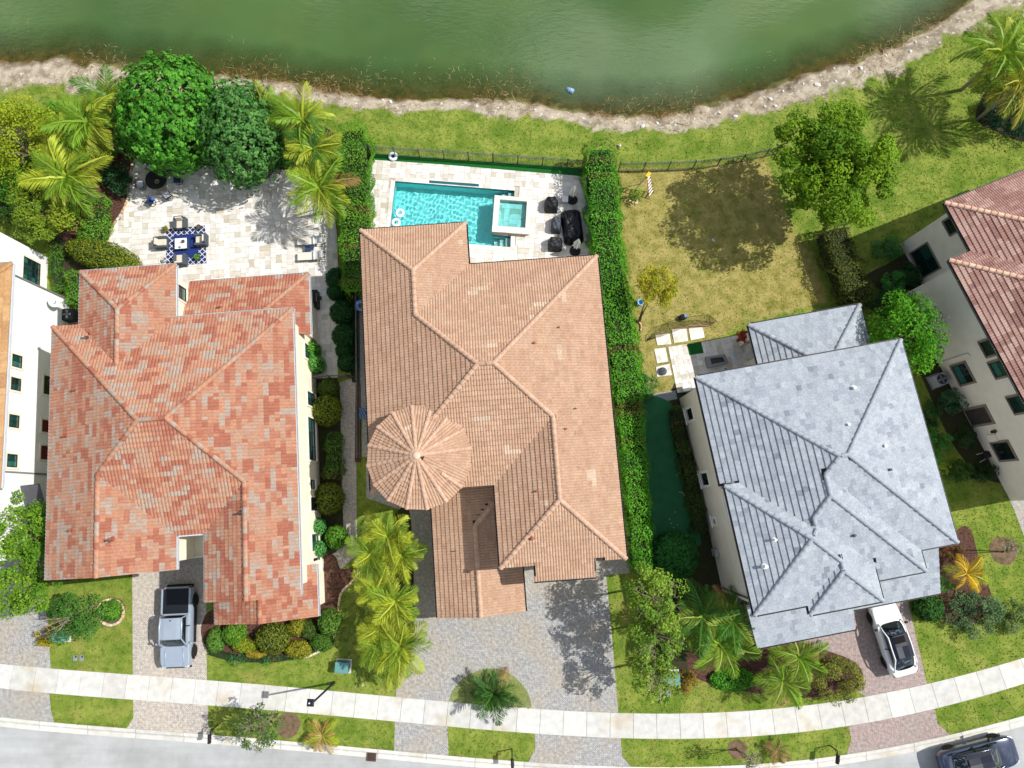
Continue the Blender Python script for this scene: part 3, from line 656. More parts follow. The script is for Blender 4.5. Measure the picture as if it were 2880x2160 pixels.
# ---------------- tan tile house
o = P(1015, 648, EZ); H2 = thing('tiled_house', 'house under a plain terracotta tan tile roof with a round turret by the pool', 'house', (o.x, o.y, 0), rad(4.2), 'houses along the street')
v2 = dict(NW=(0, 0, EZ), wNE=(6.72, 0, EZ), wSE=(6.72, -2.82, EZ), NE=(14.9, -2.82, EZ), SE=(14.9, -21.63, EZ), x3=(13.1, -21.63, EZ), x2=(13.1, -22.55, EZ - .37), x1=(9.38, -22.55, EZ - .37), x0=(9.38, -21.63, EZ), SWs=(7.44, -21.63, EZ), iS=(7.44, -16.7, EZ), SW=(0, -16.7, EZ),
          wj=(3.36, -3.36, z(3.36)), we=(3.36, -6.18, z(3.36)), rW=(7.0, -9.8, z(6.98)), rE=(7.92, -9.8, z(6.98)), s0=(11.17, -13.0, z(3.73)), s1=(11.17, -17.9, z(3.73)))
f2 = [['NW', 'wNE', 'wj'], ['wNE', 'wSE', 'we', 'wj'], ['wSE', 'NE', 'rE', 'rW', 'we'], ['SW', 'NW', 'wj', 'we', 'rW'], ['NE', 'SE', 's1', 's0', 'rE'], ['SW', 'iS', 's0', 'rE', 'rW'], ['SWs', 'iS', 's0', 's1'], ['x1', 'x2', 'x3', 'SE', 's1', 'SWs', 'x0']]
f2[6] = ['iS', 'SWs', 's1', 's0']
TC = [tuple(c * .74 for c in q) for q in (lin(198, 162, 134), lin(195, 158, 131), lin(201, 166, 139), lin(192, 154, 127), lin(212, 186, 162))]
t2a, t2p = tile_pair('terracotta')
pal2 = (TC, [34, 28, 24, 10, .6]); CAP2 = [tuple(c * .8 for c in q) for q in (lin(200, 164, 138), lin(205, 169, 143))]
build_roof(H2, v2, f2, 'barrel', pal2, (1, 3), deck_dark, metal_dark, t2a, t2p, CAP2, seed=6, n_parts=150, max_caps=170, skip_gutter=(('SW', 'iS'),))
R_ = 3.05; tz, ta = 8.15, 9.5; tcx, tcy = 3.17, -14.83; n_ = 16
v2t = {('p%d' % i): (tcx + R_ * math.cos(2 * math.pi * (i + .25) / n_), tcy + R_ * math.sin(2 * math.pi * (i + .25) / n_), tz) for i in range(n_)}; v2t['t'] = (tcx, tcy, ta)
build_roof(H2, v2t, [['p%d' % i, 'p%d' % ((i + 1) % n_), 't'] for i in range(n_)], 'barrel', pal2, (1, 3), deck_dark, None, t2a, t2p, CAP2, seed=7, n_parts=40, name='turret_roof', max_caps=130, cap_r=.115)
bm = B(); lathe(bm, [(.26, -.02), (.2, .05), (.1, .09), (.04, .1)], 14, (tcx, tcy, ta + .04)); obj('turret_cap', bm, mat('cap_mortar', lin(206, 176, 154), var=.15), H2, smooth=True)
bm = B(); lathe(bm, [(2.6, 0), (2.6, tz - .02)], 24, (tcx, tcy, 0)); obj('turret_wall', bm, cream, H2)
ge = 3.4; v2g = dict(a=(3.23, -16.3, ge), b=(3.23, -24.67, ge), c=(5.98, -24.67, z(2.75, ge)), d=(5.98, -19.1, z(2.75, ge)), e=(7.5, -17.58, z(4.27, ge)), f=(7.5, -16.3, z(4.27, ge)), g=(7.5, -20.62, z(1.23, ge)), h=(8.73, -24.67, ge), i=(8.73, -20.62, ge))
build_roof(H2, v2g, [['a', 'b', 'c', 'd', 'e', 'f'], ['h', 'i', 'g', 'd', 'c'], ['g', 'e', 'd']], 'barrel', pal2, (1, 3), deck_dark, metal_dark, t2a, t2p, CAP2, seed=8, n_parts=100, name='garage_roof', max_caps=40, skip_gutter=(('g', 'e'),))
walls(H2, [([(.45, -16.25), (.45, -.45), (6.27, -.45), (6.27, -3.27), (14.45, -3.27), (14.45, -21.2), (7.9, -21.2), (7.9, -16.25)], 0, EZ - .03), (rect(3.65, -24.2, 8.3, -16.2), 0, ge - .04), (rect(9.8, -22.1, 12.7, -21.1), 0, EZ - .4)], cream)
bm = B(); bm.faces.new([bm.verts.new(p) for p in ((3.65, -24.21, ge - .04), (8.3, -24.21, ge - .04), (5.98, -24.21, z(2.3, ge)))]); obj('gable', bm, cream, H2)
for x, y, m in ((10.4, -8.6, clayp), (12.0, -7.6, lead), (12.6, -12.6, lead), (11.9, -13.8, clayp), (9.4, -20.0, clayp), (9.9, -17.3, clayp), (4.6, -20.6, lead), (5.3, -21.9, lead)): vent_pipe(H2, x, y, (z(min(14.9 - x, x - 7.44 if y < -14 else 99)) if x > 7.5 else z(x - 3.23, ge)), m, .06 if m is clayp else .04, .22)

# ---------------- grey slate house
o = P(1956.5, 1060.7, EZ); H3 = thing('tiled_house', 'greige house under a pale grey flat tile hip roof, turned slightly clockwise', 'house', (o.x, o.y, 0), rad(10.4), 'houses along the street')
E7 = 7.1
v3 = dict(A=(0, 0, EZ), B=(13.1, 0, EZ), C=(13.1, -12.55, EZ), D=(10.8, -12.55, EZ), E=(10.8, -13.8, EZ), rW=(6.36, -6.28, z(6.28)), rE=(6.84, -6.28, z(6.28)), k1=(5.42, -7.16, z(5.4)), k2=(5.42, -8.39, z(5.41)), k3=(4.33, -9.47, 8.43), k4=(4.33, -10.13, 8.43),
          kv=(1.0, -6.8, E7), k5=(3.89, -10.57, 8.608), lW=(.12, -6.8, E7), SW=(.12, -14.35, E7), sS=(3.3, -14.35, E7), gW=(3.3, -14.9, E7), gE=(7.66, -14.9, E7), gN=(7.66, -12.8, E7), q1=(5.48, -12.17, z(2.18, E7)), q2=(5.48, -12.72, z(2.18, E7)), mW=(7.66, -13.8, EZ), Aw=(0, -6.8, EZ))
f3 = [['A', 'B', 'rE', 'rW'], ['B', 'C', 'rE'], ['C', 'D', 'k1', 'rW', 'rE'], ['D', 'E', 'k2', 'k1'][::-1], ['E', 'mW', 'gN', 'k3', 'k2'], ['Aw', 'A', 'rW', 'k1', 'k2', 'k3', 'k4', 'kv'], ['lW', 'kv', 'k4', 'k5'], ['SW', 'lW', 'k5'], ['SW', 'sS', 'gW', 'q2', 'q1', 'k5'], ['gE', 'gN', 'k3', 'k4', 'k5', 'q1', 'q2'], ['gW', 'gE', 'q2']]
f3[3] = ['E', 'D', 'k1', 'k2']
f3[8] = ['SW', 'sS', 'q1', 'k5']; f3.append(['sS', 'gW', 'q2', 'q1'])
SG = [tuple(c * .70 for c in q) for q in (lin(184, 191, 199), lin(179, 187, 195), lin(173, 181, 190), lin(190, 197, 203), lin(163, 171, 181), lin(144, 152, 163))]
t3a, t3p = tile_pair('grey_slate', .85, .15)
pal3 = (SG, [30, 28, 20, 9, 8, 1])
build_roof(H3, v3, f3, 'flat', pal3, (1, 1), deck_dark, metal_dark, t3a, t3p, SG[1:3], seed=9, n_parts=150, max_caps=200, cap_r=.12)
v3n = dict(a=(5.17, 3.23, 3.6), b=(12.86, 3.23, 3.6), c=(9.65, .02, z(3.21, 3.6)), d=(8.38, .02, z(3.21, 3.6)), e=(5.17, .02, 3.6), f=(12.86, .02, 3.6))
build_roof(H3, v3n, [['a', 'b', 'c', 'd'], ['e', 'a', 'd'], ['b', 'f', 'c']], 'flat', pal3, (1, 1), deck_dark, metal_dark, t3a, t3p, SG[1:4], seed=10, n_parts=70, name='porch_roof', max_caps=40)
v3g = dict(a=(13.0, -15.85, 3.6), b=(7.2, -15.85, 3.6), c=(7.2, -12.2, z(3.6, 3.6)), d=(13.0, -12.2, z(3.6, 3.6)))
build_roof(H3, v3g, [['a', 'b', 'c', 'd']], 'flat', pal3, (1, 1), deck_dark, metal_dark, t3a, t3p, SG[1:4], seed=11, n_parts=40, name='garage_roof')
v3p = dict(a=(7.2, -17.05, 3.4), b=(.9, -17.05, 3.4), c=(.5, -14.2, z(2.85, 3.4)), d=(7.2, -14.2, z(2.85, 3.4)))
build_roof(H3, v3p, [['a', 'b', 'c', 'd']], 'flat', pal3, (1, 1), deck_dark, metal_dark, t3a, t3p, SG[1:4], seed=12, n_parts=40, name='porch_roof')
walls(H3, [([(.45, -13.9), (.45, -.45), (12.65, -.45), (12.65, -12.1), (10.3, -12.1), (10.3, -13.4), (7.2, -13.4), (7.2, -14.45), (3.75, -14.45), (3.75, -13.9)], 0, EZ - .03), (rect(1.2, -16.5, 7.0, -13.9), 0, 3.36), (rect(7.3, -15.4, 12.6, -12.0), 0, 3.56), (rect(7.2, -.5, 12.4, 2.8), 0, 3.5)], grey_st)
for px_, py_ in ((5.75, 2.7), (5.75, .9)): obj('column', box(B(), (px_, py_, 0), (.5, .5, 3.5)), grey_st, H3)
for y, zc, wd, ht in ((-1.83, 1.85, .92, 1.75), (-6.28, 1.95, .95, 1.85), (-9.1, 2.0, .5, .72), (-8.3, 5.9, 1.6, .7)): window(H3, (.448, y, zc), wd, ht, (-1, 0), frame_w, glass_d, None, (1, 1), fw=.16)
obj('downpipe', tube(B(), [(.36, -13.6, .2), (.36, -13.6, 6.5)], .05, 8), metal_dark, H3)
obj('meter_box', bevel(box(B(), (.3, -11.2, .6), (.3, .5, .8)), .03), mat('meter_grey', lin(150, 150, 150), rough=.5), H3)
for x, y, m, r, h in ((8.9, -2.5, pvc, .09, .25), (7.6, -4.6, pvc, .07, .2), (9.6, -6.2, pvc, .08, .22), (9.5, -7.6, lead, .07, .2), (2.0, -10.3, pvc, .07, .3), (1.2, -11.7, pvc, .09, .35), (6.6, -10.9, lead, .07, .2)): vent_pipe(H3, x, y, z(min(x if y < -9 and x < 4 else 99, -y if y > -6 else 99, 13.1 - x, 13.8 + y if 5 < x < 9 and y < -8 else 99), E7 if x < 3 else EZ), m, r, h)

# ---------------- brown tile house at the photo's edge
o = P(2657, 571, EZ); H5 = thing('tiled_house', 'pale beige house under a brown barrel tile roof behind the bright green tree', 'house', (o.x, o.y, 0), rad(22.4), 'houses along the street')
v5 = dict(a=(0, 0, EZ), n=(13, 0, EZ), p=(13, -6, z(6)), q=(6, -6, z(6)), b=(0, -8, EZ), c=(6, -8, z(6)))
BR = [tuple(c * .84 for c in q) for q in (lin(178, 140, 128), lin(164, 124, 112), lin(190, 156, 142), lin(150, 112, 102))]; t5a, t5p = tile_pair('brown_barrel'); pal5 = (BR, [30, 28, 20, 14])
CP5 = [lin(214, 176, 150), lin(206, 166, 142)]; xw, yb = -1.57, -3.53
build_roof(H5, v5, [['a', 'n', 'p', 'q'], ['b', 'a', 'q', 'c']], 'barrel', pal5, (1, 3), deck_dark, metal_dark, t5a, t5p, CP5, seed=13, n_parts=150, max_caps=60)
v5b = dict(a=(xw, yb, EZ), n=(xw + 14, yb, EZ), p=(xw + 14, yb - 7, z(7)), q=(xw + 7, yb - 7, z(7)), b=(xw, yb - 17, EZ), r=(xw + 7, yb - 17, z(7)))
build_roof(H5, v5b, [['a', 'n', 'p', 'q'], ['b', 'a', 'q', 'r']], 'barrel', pal5, (1, 3), deck_dark, metal_dark, t5a, t5p, CP5, seed=14, n_parts=150, max_caps=60)
walls(H5, [([(-1.05, yb - 16.5), (-1.05, yb - .5), (.55, yb - .5), (.55, -.5), (12, -.5), (12, yb - 16.5)], 0, EZ - .03)], beige_st)
for y, zc, wd, ht in ((-10.72, 1.9, 1.3, 1.4), (-9.58, 5.5, .9, 1.1), (-11.05, 5.4, .95, 1.2), (-13.52, 5.4, 1.0, 1.2)): window(H5, (-1.052, y, zc), wd, ht, (-1, 0), frame_b, glass_g, trim_g, (1, 2), tw=.14)
window(H5, (-1.052, -16.45, 1.95), 1.15, 1.5, (-1, 0), frame_b, glass_d, trim_g, (2, 1), tw=.14)
window(H5, (.548, -2.48, 1.65), 1.85, 2.0, (-1, 0), frame_b, glass_g, trim_g, (2, 2), tw=.1); window(H5, (.548, -1.38, 5.55), .9, .8, (-1, 0), frame_b, glass_d, trim_g, (1, 1), tw=.12)
dr = obj('door', box(B(), (-1.08, -13.8, .15), (.06, 1.1, 2.2)), mat('dark_door', lin(58, 56, 54), rough=.6), H5); obj('handle', box(B(), (-1.13, -13.4, 1.1), (.05, .12, .03)), frame_b, dr)
bm = B()
for d in (-1, 1): box(bm, (-1.09, -13.8 + d * .64, .1), (.08, .16, 2.42))
box(bm, (-1.09, -13.8, 2.36), (.08, 1.12, .16)); obj('surround', bm, trim_g, dr)
wl = obj('wall_lamp', lathe(B(), [(.05, 0), (.11, .05), (.10, .3), (.14, .33), (.0, .45)], 8, (-1.2, -15.0, 1.9)), frame_b, H5)
obj('conduit', tube(B(), [(-1.1, -9.5, .3), (-1.1, -9.5, 3.4), (-1.1, -9.7, 3.5)], .04, 6), metal_white, H5)
obj('electric_panel', bevel(box(B(), (-1.13, -15.45, 1.2), (.16, .5, .8)), .02), beige_st, H5)
obj('vent_cover', bevel(box(B(), (-1.1, -6.8, 3.2), (.1, .25, .25)), .02), frame_w, H5)
# ---------------- white house at the photo's edge
o = P(35, 740, EZ); H4 = thing('tiled_house', 'bright white house with an ochre tile roof cut off by the photo edge', 'house', (o.x, o.y, 0), rad(3.8), 'houses along the street')
v4 = dict(b=(0, -14.2, EZ), a=(0, 0, EZ), q=(-6, -6, z(6)), r=(-6, -14.2, z(6)), n=(-12, 0, EZ))
OC = [tuple(c * .86 for c in q) for q in (lin(180, 140, 96), lin(172, 132, 90), lin(188, 150, 106))]; t4a, t4p = tile_pair('ochre_flat'); 
build_roof(H4, v4, [['a', 'b', 'r', 'q'], ['n', 'a', 'q']], 'flat', (OC, [3, 2, 2]), (1, 3), deck_dark, metal_white, t4a, t4p, OC, seed=15, n_parts=200, max_caps=30)
walls(H4, [([(-.45, -18.5), (-.45, -.5), (-2.15, -.5), (-2.15, 2.9), (-12, 2.9), (-12, -18.5)], 0, EZ - .03)], white_st)
for y in (-6.05, -7.55, -9.93, -12.42): window(H4, (-.452, y, 5.25), .75, .9, (1, 0), frame_b, glass_g, trim_c, (2, 1), tw=.14)
for y, wd, g in ((-7.1, 1.2, glass_d), (-9.9, .75, mat('red_shade', lin(96, 30, 28), rough=.6)), (-11.7, .85, MATS.get('red_shade'))): window(H4, (-.452, y, 2.0), wd, 1.05, (1, 0), frame_b, g or glass_d, trim_c, (1, 1), tw=.12)
window(H4, (-2.152, 1.25, 1.75), 1.6, 1.75, (1, 0), frame_b, glass_g, trim_c, (4, 4), tw=.14)
obj('belt_moulding', box(B(), (-.42, -13.13, 0), (.08, .1, 6.6)), mat('grey_trim', lin(120, 120, 120)), H4)
obj('corner_downpipe', tube(B(), [(-.38, -.5, .1), (-.38, -.5, 6.5)], .06, 8), mat('grey_trim', lin(120, 120, 120)), H4)
sl = mat('slate_metal', lin(92, 92, 100), rough=.5, var=.06, metal=.3)
aw = obj('side_roof', (lambda bm: (bm.faces.new([bm.verts.new(p) for p in ((-9, -18.2, 2.6), (1.05, -18.2, 2.6), (.75, -13.9, 4.3), (-9, -14.3, 4.3))]), bm)[1])(B()), deck_dark, H4)
for i in range(12):
    x0, x1 = 1.05 - .72 * i - .71, 1.05 - .72 * i; bm = B(); vs_ = [bm.verts.new(p) for p in ((x0, -18.2, 2.63), (x1, -18.2, 2.63), (x1 - .25, -13.95, 4.33), (x0 - .25, -13.98, 4.33))]; f_ = bm.faces.new(vs_)
    bmesh.ops.extrude_face_region(bm, geom=[f_]); bmesh.ops.translate(bm, verts=bm.verts[-4:] if hasattr(bm.verts, '__getitem__') and not bm.verts.ensure_lookup_table() else [], vec=(0, 0, .03)); bmesh.ops.recalc_face_normals(bm, faces=bm.faces); obj('roof_panel', bm, sl, aw)
# ------------------------------------------------------------------ travertine patios
trav_a = mat('travertine', (0, 0, 0), rough=.75, var=.12, scale=2.5, tint='attr', bump=.1, bscale=40, coord='World'); trav_p = mat('travertine_piece', (0, 0, 0), rough=.75, var=.12, scale=2.5, tint='obj', bump=.1, bscale=40, coord='World')
grout = mat('grout', lin(178, 170, 156), rough=.95, var=.1)
bx = B(); box(bx, (0, 0, 0), (1, 1, 1), top=(.985, .985)); bmesh.ops.delete(bx, geom=[f for f in bx.faces if f.normal.z < -.5], context='FACES'); UNIT = bpy.data.meshes.new('paver'); bx.to_mesh(UNIT); bx.free(); UNIT.materials.append(trav_p)
TRV = [lin(212, 208, 201), lin(204, 199, 190), lin(218, 215, 209), lin(194, 187, 174), lin(184, 174, 156)]
def patio(name, poly, ang, z0=.004, z1=.035, seed=1, holes=(), n_parts=300, mod=.2, cols=TRV, wts=(30, 26, 24, 12, 4)):
    rnd = random.Random(seed); HARD.append(poly)
    base = sheet(name, poly, z0, grout, holes=holes)
    c, s = math.cos(ang), math.sin(ang); pl = np.array(poly); q = np.stack([pl[:, 0] * c + pl[:, 1] * s, -pl[:, 0] * s + pl[:, 1] * c], 1); lo, hi = q.min(0) - .5, q.max(0) + .5
    nx_, ny_ = ((hi - lo) / mod).astype(int) + 1; G = np.zeros((nx_, ny_), bool); full, cut = [], []
    ctr = np.array([c * 0, 0])
    for j in range(ny_):
        for i in range(nx_):
            if G[i, j]: continue
            for wd, hg in rnd.sample([(2, 2), (3, 2), (2, 3), (4, 2), (2, 2)], 5) + [(2, 1), (1, 2), (1, 1)]:
                if i + wd <= nx_ and j + hg <= ny_ and not G[i:i + wd, j:j + hg].any(): break
            G[i:i + wd, j:j + hg] = True
            a, b_ = lo + np.array([i, j]) * mod, lo + np.array([i + wd, j + hg]) * mod; m_ = (a + b_) / 2
            pts = np.array([m_, a, b_, (a[0], b_[1]), (b_[0], a[1])]); X_, Y_ = pts[:, 0] * c - pts[:, 1] * s, pts[:, 0] * s + pts[:, 1] * c
            ins = inside(poly, X_, Y_)
            for h in holes: ins &= ~inside(h, X_, Y_)
            if not ins.any(): continue
            col = rnd.choices(cols, wts)[0]; k = rnd.uniform(.93, 1.05); col = tuple(v * k for v in col)
            rec = (X_[0], Y_[0], wd * mod - .008, hg * mod - .008, col)
            (full if ins.all() else cut).append(rec)
    rnd.shuffle(full)
    full.sort(key=lambda r: -(r[2] * r[3]))
    for x, y, a, b_, col in full[:n_parts]:
        add_mesh('paver', UNIT, base, (x, y, z0 - .02), (0, 0, ang), col, (a, b_, z1 - z0 + .02 + rnd.uniform(-.003, .003)))
    bm = B(); ly = bm.faces.layers.float_color.new('tint')
    for x, y, a, b_, col in full[n_parts:] + cut:
        n0 = len(bm.faces); box(bm, (x, y, z0 - .02), (a, b_, z1 - z0 + .02 + rnd.uniform(-.003, .003)), ang, top=(.985, .985)); bm.faces.ensure_lookup_table()
        for f in bm.faces[n0:]: f[ly] = (*col, 1)
    for pl_, sg in [(poly, 1)] + [(h, -1) for h in holes]:
        P2 = pl_; area = sum(P2[i][0] * P2[(i + 1) % len(P2)][1] - P2[(i + 1) % len(P2)][0] * P2[i][1] for i in range(len(P2)))
        for i in range(len(P2)):
            a, b_ = Vector((*P2[i], 0)), Vector((*P2[(i + 1) % len(P2)], 0)); e = (b_ - a)
            if e.length < 1e-3: continue
            e.normalize(); n = Vector((-e.y, e.x, 0)) * (1 if area > 0 else -1) * sg
            clip_edge(bm, a, b_, (a + b_) / 2 + n, .7)
    me = bpy.data.meshes.new('pavers'); bm.to_mesh(me); bm.free(); me.materials.append(trav_a); tag(add_mesh('cut_pavers', me, base), kind='stuff')
    return base
PAT1 = PX([(386, 448), (366, 499), (361, 560), (343, 600), (318, 638), (306, 680), (296, 720), (280, 800), (500, 830), (870, 860), (870, 1066), (950, 1062), (955, 900), (948, 660), (940, 600), (870, 545), (835, 480), (600, 468)])
patio('patio', PAT1, rad(4.5), seed=2)
POOL = PX([(1110.7, 509), (1447.3, 535.8), (1445.8, 558), (1393.6, 556), (1386, 660), (1438, 665), (1436.8, 697), (1316, 688), (1093, 671)])
SPA = PX([(1393.6, 558), (1493, 566), (1487, 663), (1386, 656)], .0)
SLOT = PX([(1207, 508), (1347, 518.5), (1347, 526), (1207, 515.5)])
patio('pool_patio', POOL_PATIO, rad(-4.0), seed=3, holes=[POOL])
PAT3 = PX([(1879, 976), (1985, 960), (2076, 943), (2145, 930), (2170, 1040), (2000, 1090), (1938, 1100), (1905, 1105)])
patio('patio', PAT3, rad(10.4), seed=4, n_parts=150)
PTH1 = None

# ------------------------------------------------------------------ pool
plaster = mat('pool_plaster', lin(134, 228, 226), rough=.7, var=.08, scale=4, coord='World'); wl_tile = mat('waterline_tile', lin(46, 110, 120), rough=.3, var=.2, scale=12, coord='World')
coping = mat('coping_stone', lin(222, 214, 200), rough=.75, var=.1, scale=3, tint='obj', coord='World')
def water_mat(name, col, strength):
    m = bpy.data.materials.new(name); m.use_nodes = True; t = m.node_tree; N = t.nodes; L = t.links; N.remove(N['Principled BSDF'])
    tr = N.new('ShaderNodeBsdfTransparent'); tr.inputs[0].default_value = (*col, 1); gl = N.new('ShaderNodeBsdfGlossy'); gl.inputs['Roughness'].default_value = .02
    fr_ = N.new('ShaderNodeFresnel'); fr_.inputs['IOR'].default_value = 1.33; ms = N.new('ShaderNodeMixShader'); L.new(fr_.outputs[0], ms.inputs[0]); L.new(tr.outputs[0], ms.inputs[1]); L.new(gl.outputs[0], ms.inputs[2]); L.new(ms.outputs[0], N['Material Output'].inputs['Surface'])
    g = N.new('ShaderNodeNewGeometry'); n = N.new('ShaderNodeTexNoise'); n.inputs['Scale'].default_value = 4; n.inputs['Detail'].default_value = 3; L.new(g.outputs['Position'], n.inputs['Vector'])
    b_ = N.new('ShaderNodeBump'); b_.inputs['Strength'].default_value = strength; b_.inputs['Distance'].default_value = .08; L.new(n.outputs['Fac'], b_.inputs['Height'])
    for q in (gl, fr_): L.new(b_.outputs['Normal'], q.inputs['Normal'])
    return m
pw = water_mat('pool_water', (.80, .985, .985), .5); sw_ = water_mat('spa_water', (.52, .93, .96), .25); dwm = water_mat('slot_water', (.2, .5, .5), .2)
pool = thing('swimming_pool', 'turquoise swimming pool with pale stone coping beside the tan house', 'pool', (*P(1250, 600)[:2], 0))
pool_c = pool.location.copy()
def loc_of(poly, c=pool_c): return [(x - c.x, y - c.y) for x, y in poly]
bm = B(); pl = loc_of(POOL); prism(bm, pl, -1.45, .03, top=False)
bm.faces.new([bm.verts.new((x, y, -1.45)) for x, y in pl][::-1]); bmesh.ops.recalc_face_normals(bm, faces=bm.faces); obj('shell', bm, plaster, pool)
def ribbon(poly, i0, i1, z0, z1): # waterline tile band
    bm = B()
    for i in range(i0, i1):
        a, b_ = Vector((*poly[i % len(poly)], 0)), Vector((*poly[(i + 1) % len(poly)], 0)); n = Vector((-(b_ - a).y, (b_ - a).x, 0)).normalized() * -.006
        cN = Vector((np.mean([q[0] for q in poly]), np.mean([q[1] for q in poly]), 0))
        bm.faces.new([bm.verts.new(q + n + Vector((0, 0, z_))) for q, z_ in ((a, z0), (b_, z0), (b_, z1), (a, z1))])
    return bm
obj('waterline_tiles', ribbon(pl, 0, 9, -.32, .02), wl_tile, pool)
def water(name, poly, z_, m, parent): 
    bm = B(); v = [bm.verts.new((x, y, z_)) for x, y in poly]; ed = [bm.edges.new((v[i], v[(i + 1) % len(v)])) for i in range(len(v))]; bmesh.ops.triangle_fill(bm, use_beauty=True, use_dissolve=False, edges=ed, normal=(0, 0, 1)); return obj(name, bm, m, parent)
def rippled(name, poly, z_, m, parent, amp=.006, step=.045):
    """water surface as a real rippled sheet"""
    q = np.array(poly); lo, hi = q.min(0), q.max(0); xs_ = np.arange(lo[0], hi[0] + step, step); ys_ = np.arange(lo[1], hi[1] + step, step); X_, Y_ = np.meshgrid(xs_, ys_); Zr = np.zeros_like(X_); r_ = np.random.default_rng(5)
    for _ in range(26):
        a = r_.uniform(0, 6.283); kk = r_.uniform(11, 26); Zr += math.cos(0) * amp * (11 / kk) ** 1.5 * np.sin((X_ * math.cos(a) + Y_ * math.sin(a)) * kk + r_.uniform(0, 6.28)) * .35
    ii = np.arange(X_.size).reshape(X_.shape); Fq_ = np.stack([ii[:-1, :-1], ii[:-1, 1:], ii[1:, 1:], ii[1:, :-1]], -1).reshape(-1, 4); cx, cy = X_.ravel()[Fq_].mean(1), Y_.ravel()[Fq_].mean(1)
    Fq_ = Fq_[inside(poly, cx, cy)]; me = mesh_np(name, np.stack([X_, Y_, Zr + z_], -1).reshape(-1, 3), Fq_, m, smooth=True); return add_mesh(name, me, parent)
wm_ = bpy.data.materials.new('pool_water_clear'); wm_.use_nodes = True; N = wm_.node_tree.nodes; N.remove(N['Principled BSDF']); gl = N.new('ShaderNodeBsdfGlass'); gl.inputs['IOR'].default_value = 1.33; gl.inputs['Roughness'].default_value = 0; gl.inputs['Color'].default_value = (.86, .99, 1, 1); wm_.node_tree.links.new(gl.outputs[0], N['Material Output'].inputs['Surface'])
wo = rippled('water', pl, -.13, wm_, pool); wo.cycles.is_caustics_caster = True; sun_d.cycles.is_caustics_light = True
for q in pool.children:
    if q.name.startswith('shell'): q.cycles.is_caustics_receiver = True
for k, (a, b_) in enumerate((((1393, 536), (1446, 558)), ((1388, 663), (1437, 695)))):
    for j in range(3):
        u0 = a[0] + (b_[0] - a[0]) * (j / 3 + .02); p = PX([(u0, a[1] + 1), (b_[0], a[1] + 4), (b_[0], b_[1]), (u0, b_[1] - 1)]); obj('step', prism(B(), loc_of(p), -1.4, -1.0 + j * .32), mat('step_plaster', lin(176, 214, 210), rough=.7, var=.08), pool).cycles.is_caustics_receiver = True
def coping_run(poly, i0, i1, parent, wd=.32, z0=.034, z1=.062, inw=.03):
    for i in range(i0, i1):
        a, b_ = Vector((*poly[i % len(poly)], 0)), Vector((*poly[(i + 1) % len(poly)], 0)); e = b_ - a; ln = e.length; e.normalize(); n = Vector((e.y, -e.x, 0)); m_ = (a + b_) / 2
        if inside([tuple(q) for q in poly], [m_.x + n.x * .1], [m_.y + n.y * .1])[0]: n = -n
        k = max(1, round(ln / .6))
        for q in range(k):
            bm = B(); c0 = a + e * (ln * (q + .5) / k) + n * (wd / 2 - inw); box(bm, (c0.x, c0.y, z0), (ln / k - .008, wd, z1 - z0), math.atan2(e.y, e.x)); o_ = obj('coping_stone', bm, coping, parent); cc = random.choice(TRV[:4]); o_.color = (*cc, 1)
coping_run(pl, 0, 1, pool); coping_run(pl, 5, 9, pool)
sl_ = loc_of(SLOT); water('trough_water', sl_, .066, mat('trough_teal', lin(16, 84, 92), rough=.08, var=.1, spec=.6), pool)
spa = thing('spa', 'raised square spa of pale travertine set into the pool edge', 'spa', (*P(1440, 610)[:2], 0)); sc_ = spa.location.copy()
so = loc_of(SPA, sc_); si = [(x * .76 + .04, y * .76 + .08) for x, y in so]
bm = B(); prism(bm, so, -1.4, .40, holes=[si]); obj('surround', bm, mat('spa_travertine', lin(196, 186, 170), rough=.75, var=.15, scale=2.5), spa)
bm = B(); s2 = [(x * 1.04, y * 1.04) for x, y in so]; prism(bm, s2, .402, .46, holes=[si]); obj('rim', bm, mat('rim_travertine', lin(212, 208, 200), rough=.75, var=.12, scale=2.5), spa)
bm = B(); prism(bm, [(x * 1.005, y * 1.005) for x, y in si], -.6, .44, top=False); bm.faces.new([bm.verts.new((x, y, -.6)) for x, y in si]); bmesh.ops.recalc_face_normals(bm, faces=bm.faces); obj('basin', bm, mat('spa_teal', lin(80, 200, 206), rough=.6, var=.08), spa)
bench_in = [(x * .66 - .08, y * .66 + .02) for x, y in si]; bm = B(); prism(bm, [(x * .995, y * .995) for x, y in si], -.58, -.05, holes=[bench_in]); obj('bench', bm, mat('spa_bench', lin(120, 218, 224), rough=.6, var=.06), spa)
water('water', [(x * .998, y * .998) for x, y in si], .33, sw_, spa)

